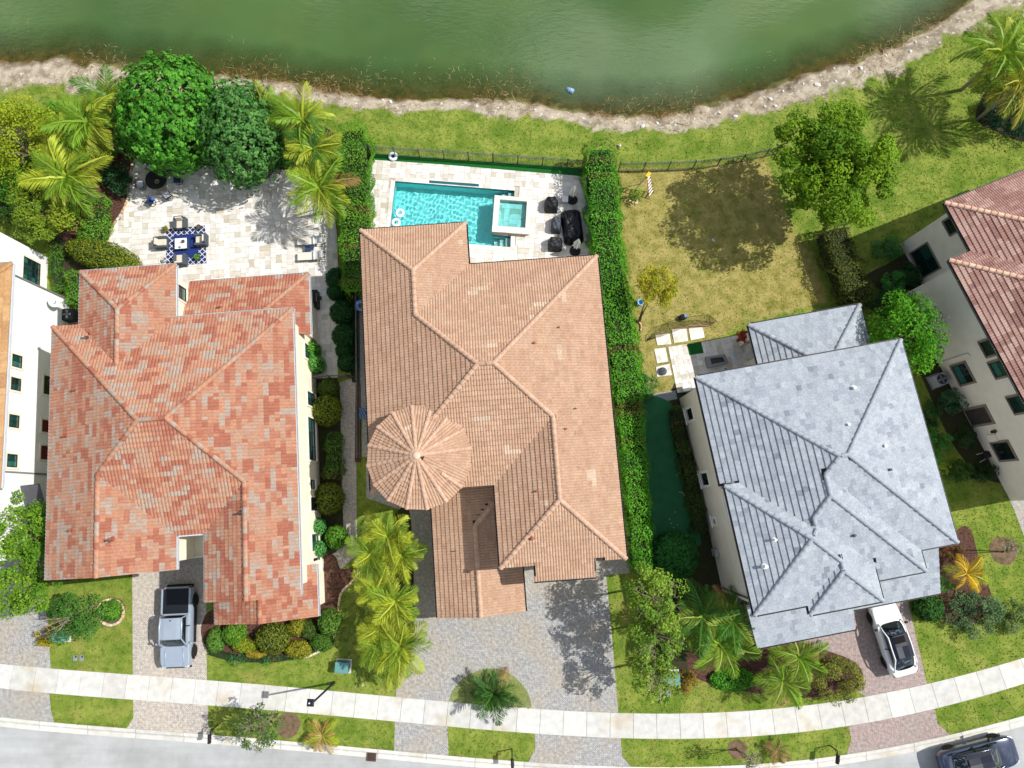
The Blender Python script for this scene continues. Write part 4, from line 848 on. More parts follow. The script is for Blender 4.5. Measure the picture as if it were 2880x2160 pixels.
# ------------------------------------------------------------------ aluminium fences
fence_m = mat('black_aluminium', lin(58, 60, 60), rough=.45, var=.05, spec=.5); rail_m = mat('grey_rail', lin(92, 98, 100), rough=.4, var=.05, spec=.5)
PICK = bpy.data.meshes.new('picket'); bm = B(); box(bm, (0, 0, .08), (.018, .018, 1.1)); bm.to_mesh(PICK); bm.free(); PICK.materials.append(fence_m)
POST = bpy.data.meshes.new('post'); bm = B(); box(bm, (0, 0, 0), (.06, .06, 1.28)); box(bm, (0, 0, 1.282), (.075, .075, .03), top=(.4, .4)); bm.to_mesh(POST); bm.free(); POST.materials.append(fence_m)
def fence(px, label, spacing=.115, post=1.85, h=1.0):
    pts = [Vector((*p, 0)) for p in smooth_line(PX(px), 6)] if len(px) > 2 else [Vector((*p, 0)) for p in PX(px)]
    t_ = thing('fence', label, 'fence', pts[0]); o0 = pts[0]; acc = 0.; nextp = 0.; nextq = spacing
    for i in range(len(pts) - 1):
        a, b_ = pts[i], pts[i + 1]; e = (b_ - a); ln = e.length; e.normalize(); rz = math.atan2(e.y, e.x)
        bm = B()
        for z_, th in ((.10, .03), (.98, .03), (1.2, .045)): box(bm, ((a + b_) / 2 - o0 + Vector((0, 0, z_)))[:], (ln, .032, th), rz)
        obj('rail', bm, rail_m, t_)
        while nextp <= acc + ln: add_mesh('post', POST, t_, a + e * (nextp - acc) - o0, (0, 0, rz)); nextp += post
        while nextq <= acc + ln: add_mesh('picket', PICK, t_, a + e * (nextq - acc) - o0, (0, 0, rz)); nextq += spacing
        acc += ln
    return t_
fence([(1043, 433), (1240, 446), (1440, 459), (1640, 474)], 'dark metal picket fence between the pool turf and the lake lawn')
fence([(1739, 480), (1850, 478), (1965, 473), (2069, 459), (2130, 446), (2200, 430)], 'dark metal picket fence along the lake side of the dry back lawn')
fence([(1009, 800), (1011, 1000), (1012, 1180), (1013, 1290)], 'dark picket fence along the gravel strip between two houses', spacing=.14)
fence([(884, 1068), (996, 1060)], 'short dark gate fence across the side path of the red house', spacing=.12, post=1.25)

# ------------------------------------------------------------------ foliage
def leaf_mesh(name, C, Nn, size, tint, m, aspect=.5, fold=.0):
    n = len(C); r = RNG.normal(size=(n, 3)); Nn = Nn / np.maximum(np.linalg.norm(Nn, axis=1, keepdims=True), 1e-6)
    t_ = r - (r * Nn).sum(1, keepdims=True) * Nn; t_ /= np.maximum(np.linalg.norm(t_, axis=1, keepdims=True), 1e-6); b_ = np.cross(Nn, t_); s = np.asarray(size).reshape(-1, 1)
    V = np.stack([C - t_ * s / 2, C + b_ * s * aspect / 2 + Nn * s * .06, C + t_ * s / 2, C - b_ * s * aspect / 2 + Nn * s * .06], 1).reshape(-1, 3)
    return mesh_np(name, V, np.arange(4 * n).reshape(-1, 4), m, tint=tint)
leaf_m = mat('leaf', (0, 0, 0), rough=.65, var=0, tint='attr', spec=.15, trans=.22); frond_m = mat('frond', (0, 0, 0), rough=.5, var=0, tint='obj', spec=.3, trans=.2)
bark = mat('bark', lin(112, 96, 80), rough=.9, var=.25, scale=8, bump=.5); palm_bark = mat('palm_bark', lin(150, 142, 128), rough=.85, var=.2, scale=9, bump=.4); twig = mat('pale_twig', lin(150, 136, 118), rough=.9, var=.2)
def tints(n, c1, c2, j=.22, k=None):
    f = RNG.random((n, 1)) if k is None else k.reshape(-1, 1); c = np.array(c1) * (1 - f) + np.array(c2) * f
    return c * 1.08 * RNG.uniform(1 - j, 1 + j, (n, 1)) * RNG.uniform(.94, 1.06, (n, 3))
def sph(n):
    v = RNG.normal(size=(n, 3)); return v / np.linalg.norm(v, axis=1, keepdims=True)
def clump_crown(R, n, c1, c2, ls, nclump=60, cr=.28, hollow=.35, flat=0.):
    """loose natural crown: leaf clumps through an ellipsoid of half-axes R"""
    R = np.array(R, float); d = sph(nclump); rr = RNG.uniform(hollow, 1.12, (nclump, 1)) ** .6; cc = d * rr * R * (1 - cr * .6)
    cc[:, 2] = np.maximum(cc[:, 2], -R[2] * .75)
    csz = RNG.uniform(.6, 1.25, nclump) * cr * R.mean(); which = RNG.integers(0, nclump, n); l = sph(n); rad_ = RNG.uniform(.35, 1, (n, 1)) ** .5
    C = cc[which] + l * rad_ * csz[which][:, None] * np.array([1, 1, .75]); Nn = l * .6 + np.array([0, 0, .75]) + RNG.normal(size=(n, 3)) * .45
    kt = np.clip(RNG.random(nclump)[which] * .6 + RNG.random(n) * .4, 0, 1)
    return C, Nn, RNG.uniform(.65, 1.3, n) * ls, tints(n, c1, c2, .2, kt)
def dome(R, n, c1, c2, ls, lump=.10, z0=-.9, seed=0):
    """dense clipped or rounded crown: leaves on an uneven ellipsoid skin"""
    R = np.array(R, float); d = sph(int(n * 1.6)); d = d[d[:, 2] > z0][:n]; n = len(d)
    f = 1 + lump * (np.sin(d[:, 0] * 7 + seed) * np.cos(d[:, 1] * 6 + seed * 2) + .6 * np.sin(d[:, 2] * 11 + d[:, 0] * 9 + seed)) ; f *= RNG.uniform(.86, 1.03, n)
    C = d * f[:, None] * R; Nn = d / R; Nn /= np.linalg.norm(Nn, axis=1, keepdims=True); Nn = Nn + RNG.normal(size=(n, 3)) * .45
    return C, Nn, RNG.uniform(.8, 1.5, n) * ls * 1.25, tints(n, c1, c2)
def rosette(R, n, c1, c2, ls, lump=.10, z0=-.9, seed=0):
    """dense crown of leaf rosettes on an uneven skin, with a few thin spots"""
    R = np.array(R, float); m = n // 8; r_ = np.random.default_rng(seed + 70); d = sph(int(m * 1.7)); d = d[d[:, 2] > z0]; f = np.ones(len(d))
    for k in range(10): v = r_.normal(size=3); v /= np.linalg.norm(v); fq = r_.uniform(3, 9); f += lump * (3.5 / fq) * np.sin(d @ v * fq + r_.uniform(0, 6.28))
    dens = np.sin(d[:, 0] * 5 + seed) * np.sin(d[:, 1] * 6 + seed * 3) * np.sin(d[:, 2] * 5 + 1); d, f = d[(dens < .55) | (RNG.random(len(d)) < .5)][:m], f[(dens < .55) | (RNG.random(len(f)) < .5)][:m]; m = min(len(d), len(f)); d, f = d[:m], f[:m]
    f = f * RNG.uniform(.88, 1.04, m); cc = d * f[:, None] * R; nn = d / R; nn /= np.linalg.norm(nn, axis=1, keepdims=True); nn = nn + RNG.normal(size=(m, 3)) * .3; nn /= np.linalg.norm(nn, axis=1, keepdims=True)
    w_ = np.repeat(np.arange(m), 8); tv_ = RNG.normal(size=(len(w_), 3)); tv_ -= (tv_ * nn[w_]).sum(1, keepdims=True) * nn[w_]; tv_ /= np.linalg.norm(tv_, axis=1, keepdims=True)
    C = cc[w_] + tv_ * ls * RNG.uniform(.2, .75, (len(w_), 1)); Nn = nn[w_] + tv_ * RNG.uniform(.2, .7, (len(w_), 1)); kt = np.clip(RNG.random(m)[w_] * .8 + RNG.random(len(w_)) * .3 - .05, 0, 1)
    return C, Nn, RNG.uniform(.7, 1.3, len(w_)) * ls, tints(len(w_), c1, c2, .22, kt)
def limbs(bm, top, R, n, r0):
    for i in range(n):
        a = 2 * math.pi * i / n + random.uniform(-.4, .4); q = Vector((math.cos(a) * R[0] * .6, math.sin(a) * R[1] * .6, R[2] * random.uniform(-.1, .5)))
        s = Vector((0, 0, top)); tube(bm, [s * .55, s * .8 + q * .25, s + q * .6, s + q], [r0 * .6, r0 * .45, r0 * .3, r0 * .12], 5, cap=False)
def tree(name, label, u, v, zc, R, n, c1, c2, ls=.2, style='clump', trunk=.14, group=None, cat='tree', bare=0, base=None, **kw):
    p = P(u, v, zc); b0 = P(*base) if base else Vector((p.x, p.y, 0)); t_ = thing(name, label, cat, (b0.x, b0.y, 0), 0, group); off = np.array([p.x - b0.x, p.y - b0.y, zc])
    C, Nn, s, tn = {'clump': clump_crown, 'dome': dome, 'rosette': rosette}[style](R, n, c1, c2, ls, **kw); C = C + off; C[:, 2] = np.maximum(C[:, 2], .03)
    add_mesh('crown', leaf_mesh('crown', C, Nn, s, tn, leaf_m), t_)
    bm = B(); oo = Vector(off); 
    if base:
        for k in range(3): q = Vector((random.uniform(-.6, .6), random.uniform(-.6, .6), 0)) * R[0] * .5; tube(bm, [(random.uniform(-.12, .12), random.uniform(-.12, .12), 0), oo * .5 + q * .6, oo + q], [trunk, trunk * .7, trunk * .35], 6)
    else:
        tube(bm, [(0, 0, 0), oo * .4 + Vector((.04, .03, 0)), oo * .9], [trunk * 1.2, trunk, trunk * .6], 8); limbs(bm, zc, R, 5, trunk)
    obj('trunk', bm, bark, t_, smooth=True)
    if bare:
        bm = B()
        for i in range(bare):
            d = sph(1)[0]; d[2] = abs(d[2]) * .8 + .2; e = oo + Vector(d * np.array(R) * random.uniform(.75, 1.0)); s0 = oo + Vector((0, 0, -R[2] * .3)); m_ = s0.lerp(e, .5) + Vector(sph(1)[0] * .2); tube(bm, [s0, m_, e], [.03, .022, .01], 4, cap=False)
            for k in range(3): tube(bm, [m_.lerp(e, .3 * k + .1), m_.lerp(e, .3 * k + .1) + Vector(sph(1)[0] * .5)], [.014, .006], 4, cap=False)
        obj('bare_twigs', bm, twig, t_)
    return t_
def bush(name, label, u, v, R, n, c1, c2, ls=.12, zc=None, style='dome', group=None, cat='shrub', rz=0., **kw):
    zc = R[2] * .72 if zc is None else zc; p = P(u, v, zc); t_ = thing(name, label, cat, (p.x, p.y, 0), rz, group)
    C, Nn, s, tn = (clump_crown if style == 'clump' else dome)(R, n, c1, c2, ls, **kw); C = C + np.array([0, 0, zc]); C[:, 2] = np.maximum(C[:, 2], .02)
    add_mesh('foliage', leaf_mesh('foliage', C, Nn, s, tn, leaf_m), t_); bm = B()
    if style == 'dome':
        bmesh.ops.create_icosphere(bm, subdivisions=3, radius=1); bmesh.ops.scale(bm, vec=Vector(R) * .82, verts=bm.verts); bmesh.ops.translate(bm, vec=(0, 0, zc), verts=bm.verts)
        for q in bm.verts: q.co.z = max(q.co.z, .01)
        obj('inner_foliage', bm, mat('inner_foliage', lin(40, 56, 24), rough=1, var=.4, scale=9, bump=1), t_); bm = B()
    for k in range(3): tube(bm, [(random.uniform(-.06, .06), random.uniform(-.06, .06), 0), (random.uniform(-.3, .3) * R[0], random.uniform(-.3, .3) * R[1], zc)], [.04, .02], 5)
    obj('stem', bm, bark, t_); return t_
def hedge(label, px, width, h, n, c1, c2, ls=.13, group=None, cat='hedge', bump_=.34, z_px=None, name='hedge'):
    """clipped hedge along a surveyed centre line (pixels at its top)"""
    ln_ = np.array(smooth_line([P(u, v, h)[:2] for u, v in px], 8)); seg = np.linalg.norm(np.diff(ln_, axis=0), axis=1); cum = np.concatenate([[0], np.cumsum(seg)]); Lg = cum[-1]; wds = width if isinstance(width, (list, tuple)) else [width, width]
    c0 = ln_.mean(0); t_ = thing(name, label, cat, (c0[0], c0[1], 0), 0, group)
    per = wds[0] + 2 * h; k = RNG.random(n) * per; s = RNG.random(n) * (Lg + wds[0] * .6) - wds[0] * .3; sc = np.clip(s, 0, Lg); x = np.interp(sc, cum, ln_[:, 0]); y = np.interp(sc, cum, ln_[:, 1]); wd = np.interp(sc / Lg, np.linspace(0, 1, len(wds)), wds)
    dx = np.interp(np.minimum(sc + .2, Lg), cum, ln_[:, 0]) - np.interp(np.maximum(sc - .2, 0), cum, ln_[:, 0]); dy = np.interp(np.minimum(sc + .2, Lg), cum, ln_[:, 1]) - np.interp(np.maximum(sc - .2, 0), cum, ln_[:, 1]); q = np.hypot(dx, dy); dx, dy = dx / q, dy / q
    over = s - sc; lat = np.where(k < h, -.5, np.where(k < h + wds[0], (k - h) / wds[0] - .5, .5)); zz = np.where(k < h, k, np.where(k < h + wds[0], h, per - k))
    lump = (vnoise(x * 1.3 + 50, y * 1.3 + zz, 1.0, 21) - .5) * 2 * bump_ + (vnoise(x * 3 + 9, y * 3 + zz * 2, 1.0, 22) - .5) * bump_; jt = RNG.uniform(-.14, .04, n) + lump
    top = (zz >= h - 1e-6); cap_end = np.where(np.abs(over) > 0, 1 - (np.abs(over) / (wds[0] * .3)) ** 2 * .5, 1)
    edge = np.abs(lat) ** 6 * 60 * .12; L_ = lat * wd * cap_end + np.where(~top, np.sign(lat) * jt, 0); z_ = np.where(top, h + jt - edge, zz)
    C = np.stack([x + dx * over - dy * L_ - c0[0], y + dy * over + dx * L_ - c0[1], np.maximum(z_, .03)], 1)
    Nn = np.stack([np.where(top, 0, -dy * np.sign(lat)), np.where(top, 0, dx * np.sign(lat)), np.where(top, 1., .25)], 1) + RNG.normal(size=(n, 3)) * .5
    kt = np.clip(vnoise(x, y, 1.1, 31) * .7 + RNG.random(n) * .5 - .1, 0, 1)
    tnt = tints(n, c1, c2, .3, kt); brn = (vnoise(x + 3, y, 1.7, 33) > .8) & (RNG.random(n) < .5); tnt[brn] = np.array(lin(120, 104, 58)) * RNG.uniform(.7, 1.2, (brn.sum(), 1))
    add_mesh('foliage', leaf_mesh('foliage', C, Nn, RNG.uniform(.7, 1.35, n) * ls, tnt, leaf_m), t_)
    bm = B(); poly = [(px_ - c0[0], py_ - c0[1]) for px_, py_ in ln_]
    nn = max(2, int(Lg / 1.0))
    for i in range(nn):
        sx = np.interp(Lg * (i + .5) / nn, cum, ln_[:, 0]) - c0[0]; sy = np.interp(Lg * (i + .5) / nn, cum, ln_[:, 1]) - c0[1]; tube(bm, [(sx, sy, 0), (sx + random.uniform(-.15, .15), sy + random.uniform(-.15, .15), h * .8)], [.035, .02], 5)
    obj('stems', bm, bark, t_)
    # dense twiggy core so that the ground does not show through
    bm = B()
    lft, rgt = [], []
    for i, (px_, py_) in enumerate(poly):
        d = np.array(poly[min(i + 1, len(poly) - 1)]) - np.array(poly[max(i - 1, 0)]); d = d / np.linalg.norm(d); w_ = np.interp(cum[i] / Lg, np.linspace(0, 1, len(wds)), wds) * .36; lft.append((px_ - d[1] * w_, py_ + d[0] * w_)); rgt.append((px_ + d[1] * w_, py_ - d[0] * w_))
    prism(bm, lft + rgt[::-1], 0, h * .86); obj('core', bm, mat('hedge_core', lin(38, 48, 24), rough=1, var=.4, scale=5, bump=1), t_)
    return t_
def frond_mesh(Ln, droop, seed, ll=.6, st=20, wid_=.05, vee=.35):
    r = np.random.default_rng(seed); V, Fc = [], []; pts = []
    for i in range(12):
        s = i / 11; pts.append(np.array([Ln * (s - .12 * droop * s * s), (r.random() - .5) * .02, Ln * (.42 * s - droop * s * s)]))
    pts = np.array(pts)
    def at(s): return np.array([np.interp(s, np.linspace(0, 1, 12), pts[:, k]) for k in range(3)])
    for i in range(11):
        a, b_ = pts[i], pts[i + 1]; w_ = .035 * (1 - .8 * i / 11); k = len(V); V += [a + (0, -w_, .012), a + (0, w_, .012), b_ + (0, w_ * .9, .012), b_ + (0, -w_ * .9, .012)]; Fc.append((k, k + 1, k + 2, k + 3))
    for i in range(st):
        s = .16 + .84 * i / (st - 1); p = at(s); t_ = at(min(s + .04, 1)) - at(s - .04); t_ /= np.linalg.norm(t_)
        for sd in (-1, 1):
            l = ll * (math.sin(math.pi * min(1, .18 + s * .78)) ** .7) * r.uniform(.85, 1.1); d = np.array([t_[0] * (.55 + .5 * s), sd * (1.0 - .35 * s), t_[2] * .6 + vee * (1 - s) * .5]) + r.normal(size=3) * .07; d /= np.linalg.norm(d)
            mid = p + d * l * .55; tip = p + d * l + np.array([0, 0, -l * r.uniform(.18, .4)]); wv = np.cross(d, (0, 0, 1)); wv /= np.linalg.norm(wv); wv = wv * wid_ * .6 + np.array([0, 0, wid_ * .35 * sd]); k = len(V); V += [p, mid - wv, tip, mid + wv]; Fc.append((k, k + 1, k + 2, k + 3))
    return mesh_np('frond', np.array(V), np.array(Fc), frond_m)
FR = [frond_mesh(1.0, .42 + .08 * k, 40 + k, ll=.36, st=30, wid_=.018) for k in range(5)]
def palm(label, u, v, zc, R, nf, col, group=None, trunk=.09, base=None, young=2, jit=.15, col2=None, name='palm_tree', lo=-.35, hi=.75):
    p = P(u, v, zc); t_ = thing(name, label, 'palm', (p.x, p.y, 0), random.uniform(0, 6), group); ga = 2.39996
    nf = int(nf * 1.5)
    for i in range(nf):
        f = i / max(1, nf - 1); el = hi - (hi - lo) * f + random.uniform(-.12, .12); k = random.uniform(.62, 1.15); cc = col if (col2 is None or random.random() < .6) else col2; g = random.uniform(.8, 1.2)
        if f > .8 and random.random() < .22: cc = lin(150, 120, 70)
        add_mesh('frond', random.choice(FR), t_, (0, 0, zc), (random.uniform(-.35, .35), -el, i * ga + random.uniform(-.2, .2)), (cc[0] * g, cc[1] * g, cc[2] * g), (R * k,) * 3)
    bm = B(); tube(bm, [(0, 0, 0), (.05, .02, zc * .5), (0, 0, zc * .9), (0, 0, zc + .05)], [trunk * 1.25, trunk, trunk * .9, trunk * .5], 8); obj('trunk', bm, palm_bark, t_, smooth=True)
    return t_
# ------------------------------------------------------------------ planting, as it stands in the photo
G_B1, G_B2 = lin(62, 112, 34), lin(104, 150, 44)      # fresh green
G_D1, G_D2 = lin(34, 74, 34), lin(64, 106, 52)        # dark green
G_Y1, G_Y2 = lin(92, 118, 22), lin(150, 156, 36)      # yellow green
G_O1, G_O2 = lin(96, 98, 40), lin(136, 126, 52)       # olive
PALM_G, PALM_Y, PALM_D = lin(116, 152, 40), lin(156, 168, 48), lin(72, 118, 40)
tree('round_tree', 'large dense dark green round tree by the lake shore', 484, 325, 3.4, (3.6, 4.1, 3.2), 24000, lin(40, 100, 26), lin(96, 160, 50), .25, 'rosette', .2, 'trees in the back gardens', lump=.05, seed=1)
tree('round_tree', 'greyish green dense tree touching the large round tree', 684, 378, 3.2, (2.75, 3.6, 3.0), 19000, lin(46, 98, 42), lin(98, 146, 72), .23, 'rosette', .18, 'trees in the back gardens', lump=.06, seed=5)
tree('feathery_tree', 'yellow green feathery tree at the photo edge behind the palms', 52, 405, 4.0, (3.6, 3.7, 2.6), 13000, lin(96, 124, 22), lin(156, 166, 36), .17, trunk=.15, group='trees in the back gardens', nclump=70)
tree('feathery_tree', 'small yellow green tree above the white house roof corner', 125, 590, 3.4, (2.5, 2.4, 1.8), 6500, lin(90, 120, 30), lin(136, 150, 44), .16, trunk=.1, group='trees in the back gardens', nclump=32, cr=.32)
tree('shade_tree', 'broad yellow green tree casting shade on the dry back lawn', 2342, 466, 6.0, (4.3, 4.3, 3.1), 30000, lin(50, 92, 12), lin(122, 154, 28), .23, trunk=.2, group='trees in the back gardens', nclump=150, cr=.2, hollow=.05)
tree('small_tree', 'small golden green tree leaning from thin stems beside the long hedge', 1850, 806, 4.2, (1.55, 1.5, 1.2), 3600, lin(118, 128, 22), lin(176, 164, 40), .15, trunk=.05, base=(1797, 905), nclump=34, cr=.3, group='trees in the back gardens')
tree('conifer_tree', 'bright green tree between the grey roof and the beige wall', 2545, 940, 4.0, (2.5, 2.9, 2.6), 11000, lin(48, 108, 16), lin(100, 162, 32), .18, trunk=.14, nclump=90, cr=.24, group='trees in the back gardens')
tree('street_tree', 'bright green tree hanging over the driveway by the white house', 62, 1495, 5.0, (2.3, 2.5, 2.2), 7000, lin(62, 108, 22), lin(120, 156, 40), .19, trunk=.14, nclump=70, cr=.25, group='front garden trees')
tree('street_tree', 'bright green tree at the photo edge just below its twin', 60, 1650, 4.6, (2.2, 1.9, 1.8), 5200, lin(62, 106, 24), lin(116, 150, 40), .19, trunk=.14, nclump=56, cr=.25, group='front garden trees')
tree('front_tree', 'dark green small tree with bare twigs on the lawn beside the ring bed', 205, 1735, 2.6, (1.9, 1.75, 1.4), 4200, lin(48, 92, 34), lin(86, 128, 50), .17, trunk=.09, nclump=44, bare=14, group='front garden trees')
for u, v, zc, R, n, lb in ((1838, 1680, 5.0, (2.0, 2.2, 2.0), 4200, 'airy green tree at the driveway edge, nearest the long hedge'), (1845, 1790, 4.6, (1.8, 1.7, 1.7), 3000, 'airy green tree in the middle of the row beside the large driveway'), (1842, 1905, 4.2, (1.5, 1.7, 1.6), 2300, 'thin airy tree in the row beside the large driveway, nearest the sidewalk')):
    tree('front_tree', lb, u, v, zc, R, n, lin(66, 112, 32), lin(140, 162, 56), .18, trunk=.08, bare=12, nclump=44, cr=.24, group='front garden trees')
tree('street_tree', 'sparse grey green young tree on the verge by the kerb', 728, 2055, 3.6, (1.6, 1.5, 1.5), 2400, lin(60, 88, 40), lin(100, 122, 66), .14, trunk=.05, nclump=40, cr=.22, bare=16, group='verge trees')
tree('street_tree', 'bare little tree in a mulch circle on the verge beside the small lamp', 2112, 2140, 3.0, (.7, .6, .8), 160, lin(70, 92, 48), lin(110, 126, 76), .12, trunk=.035, nclump=14, bare=14, base=(2074, 2108), group='verge trees')
tree('street_tree', 'thin bare tree in the round mulch bed beside the brown house drive', 2850, 1540, 2.6, (.8, .8, .7), 120, lin(70, 92, 48), lin(110, 126, 76), .12, trunk=.035, nclump=10, bare=12, base=(2822, 1549), group='verge trees')
# palms
pg = 'palms in the back gardens'
for u, v, zc, R, nf, c, lb in ((250, 345, 4.4, 2.9, 17, PALM_G, 'green palm between the feathery tree and the large round tree'), (305, 275, 4.0, 2.3, 12, PALM_D, 'small palm at the shore against the large round tree'), (190, 500, 4.4, 2.9, 17, PALM_G, 'broad palm above the brown mulch bed'), (185, 395, 4.2, 2.2, 10, PALM_G, 'palm squeezed between two larger palms beside the feathery tree'),
                          (760, 320, 4.0, 2.2, 12, PALM_G, 'palm rising out of the greyish green dense tree'), (852, 338, 4.2, 2.4, 14, PALM_G, 'palm closest to the lake beside the clipped hedge'), (880, 420, 4.2, 2.3, 13, PALM_D, 'middle palm of the group beside the clipped hedge'), (898, 530, 4.0, 2.6, 16, PALM_G, 'palm overhanging the patio beside the clipped hedge')):
    palm(lb, u, v, zc, R, nf, c, pg, .1, col2=PALM_Y)
fg = 'yellow palms beside the large driveway'
for u, v, R, lb in ((1090, 1510, 2.1, 'topmost yellow palm of the row by the turret house'), (1045, 1555, 1.8, 'second yellow palm of the row, leaning over the path'), (1130, 1560, 1.7, 'yellow palm touching the shaded dark driveway'), (1055, 1665, 1.9, 'yellow palm halfway down the row on the lawn side'), (1112, 1690, 2.0, 'yellow palm halfway down the row on the driveway side'), (1070, 1765, 1.6, 'small yellow palm in the lower half of the row'), (1062, 1815, 1.9, 'yellow palm low in the row over the shadowed lawn'), (1125, 1818, 2.1, 'large yellow palm at the driveway corner'), (1105, 1865, 1.6, 'lowest yellow palm of the row near the sidewalk')):
    palm(lb, u, v, 2.4 + random.uniform(-.2, .3), R, 12, PALM_Y, fg, .06, col2=lin(118, 146, 42))
hg = 'palms in front of the grey house'
for u, v, zc, R, c, lb in ((1975, 1735, 3.4, 2.4, PALM_D, 'dark green palm beside the corner of the grey house'), (2060, 1745, 3.2, 2.2, PALM_D, 'dark green palm reaching over the grey porch roof'), (2025, 1812, 3.0, 2.3, PALM_G, 'green palm above the round clipped groundcover'), (2245, 1850, 2.2, 1.9, PALM_G, 'light green palm against the pink driveway'), (2200, 1915, 2.0, 1.8, PALM_G, 'light green palm nearest the sidewalk below the grey house')):
    palm(lb, u, v, zc, R, 14, c, hg, .08, col2=lin(136, 156, 60))
palm('bright yellow small palm in the bed beside the grey house', 2718, 1612, 1.5, 1.5, 9, lin(214, 180, 40), 'small garden palms', .05, col2=PALM_Y)
palm('coconut palm at the photo corner with arching yellow fronds', 2815, 150, 4.5, 3.2, 14, PALM_G, pg, .12, col2=PALM_Y)
palm('coconut palm over the dark shrubs at the photo edge', 2860, 245, 4.2, 3.4, 14, lin(150, 146, 50), pg, .12, col2=PALM_G)
palm('tufted green palm on the half-round island lawn', 1388, 1950, .9, 1.8, 18, lin(64, 104, 46), 'small garden palms', .07, col2=PALM_D, lo=-.1, hi=1.0)
palm('small green fan plant beside the dry leaf litter', 2655, 1645, .6, .8, 10, lin(80, 130, 50), 'small garden palms', .05)
palm('withered palm clump lying on the verge', 905, 2068, .4, 1.3, 11, lin(176, 150, 84), 'small garden palms', .06, col2=PALM_Y, lo=-.1, hi=.5)
palm('withered orange palm stump on the verge beside the pink apron', 2185, 2112, .4, .9, 9, lin(150, 120, 80), 'small garden palms', .05, col2=lin(110, 120, 50), lo=0, hi=.6)
for u, v, R, lb in ((215, 430, (1.6, 1.5, 1.0), 'leafy green shrub between the broad palms'), (160, 585, (1.7, 1.2, 1.0), 'leafy green shrub below the broad palm'), (255, 690, (.9, .8, .7), 'bright green shrub behind the oval clipped bush'), (300, 400, (1.2, 1.2, 1.0), 'leafy shrub between palm and large round tree'), (110, 480, (1.9, 1.8, 1.3), 'lime shrub at the foot of the feathery tree'), (270, 305, (1.3, 1.2, 1.0), 'leafy shrub between the shore palm and the green palm'), (25, 520, (2.0, 1.8, 1.3), 'lime shrub at the photo edge above the white house'), (150, 330, (1.6, 1.3, 1.1), 'leafy shrub on the lake side of the feathery tree')):
    bush('garden_shrub', lb, u, v, R, int(2600 * R[0]), lin(58, 112, 30), lin(110, 156, 48), .16, R[2] * .8, 'clump', nclump=26, cr=.34, group='back garden shrubs')
for u, v, R, lb in ((815, 420, (1.2, 1.3, 1.0), 'leafy shrub under the palms beside the greyish tree'), (905, 470, (1.0, 1.2, .9), 'leafy shrub between the palms and the clipped hedge')):
    bush('garden_shrub', lb, u, v, R, int(2600 * R[0]), lin(50, 96, 34), lin(92, 140, 48), .16, R[2] * .8, 'clump', nclump=24, cr=.34, group='back garden shrubs')
# clipped hedges
hedge('tall clipped green hedge between the two back patios', [(990, 362), (995, 480), (995, 600), (990, 720), (992, 800)], [1.95, 2.0, 1.9, 1.6], 2.4, 15000, G_B1, lin(110, 156, 36), .14, 'clipped hedges')
hedge('long clipped green hedge along the tan house wall', [(1690, 415), (1700, 560), (1715, 720), (1742, 880), (1765, 1050), (1785, 1250), (1802, 1450), (1812, 1590)], [1.95, 2.2, 2.0, 2.0, 1.7, 1.5, 1.3], 2.6, 30000, lin(52, 112, 28), lin(98, 160, 40), .15, 'clipped hedges')
hedge('dark olive hedge between the dry lawn and the brown tile house', [(2355, 640), (2380, 720), (2425, 830)], 2.0, 1.9, 5000, lin(58, 74, 30), lin(104, 106, 40), .14, 'clipped hedges')
hedge('low green hedge strip against the white house', [(153, 690), (150, 760), (165, 815)], .7, .8, 1800, G_B1, G_B2, .1, 'clipped hedges')
hedge('bright green hedge block between two white and red houses', [(205, 770), (203, 845)], .95, 1.3, 1600, G_B1, G_B2, .12, 'clipped hedges')
hedge('green hedge below the palms beside the mulch bed', [(262, 560), (258, 640), (235, 690)], 1.6, 1.2, 3600, lin(66, 120, 30), G_B2, .13, 'clipped hedges')
hedge('low dark green border hedge round the front bed of the red house', [(590, 1835), (660, 1852), (760, 1855), (850, 1840), (905, 1812)], .5, .4, 2600, lin(44, 96, 50), lin(70, 128, 70), .09, 'clipped hedges')
hedge('shaded shrub row against the grey house wall', [(1905, 1150), (1912, 1220), (1935, 1300), (1955, 1400), (1972, 1490)], .95, 1.0, 4200, lin(44, 74, 30), lin(84, 104, 44), .12, 'clipped hedges')
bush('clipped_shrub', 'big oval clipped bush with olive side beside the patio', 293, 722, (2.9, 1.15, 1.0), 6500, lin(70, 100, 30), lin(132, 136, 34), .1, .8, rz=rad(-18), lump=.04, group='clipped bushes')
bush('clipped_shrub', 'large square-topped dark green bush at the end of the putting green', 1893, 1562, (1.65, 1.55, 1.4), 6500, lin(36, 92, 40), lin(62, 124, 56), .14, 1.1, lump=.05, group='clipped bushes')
bush('clipped_shrub', 'loose green shrub leaning from the long hedge over the gravel', 1818, 1085, (1.0, 1.1, .9), 1800, lin(52, 100, 44), lin(86, 132, 62), .15, .7, 'clump', nclump=22, cr=.34, group='clipped bushes')
eb = 'bushes along the red house wall'
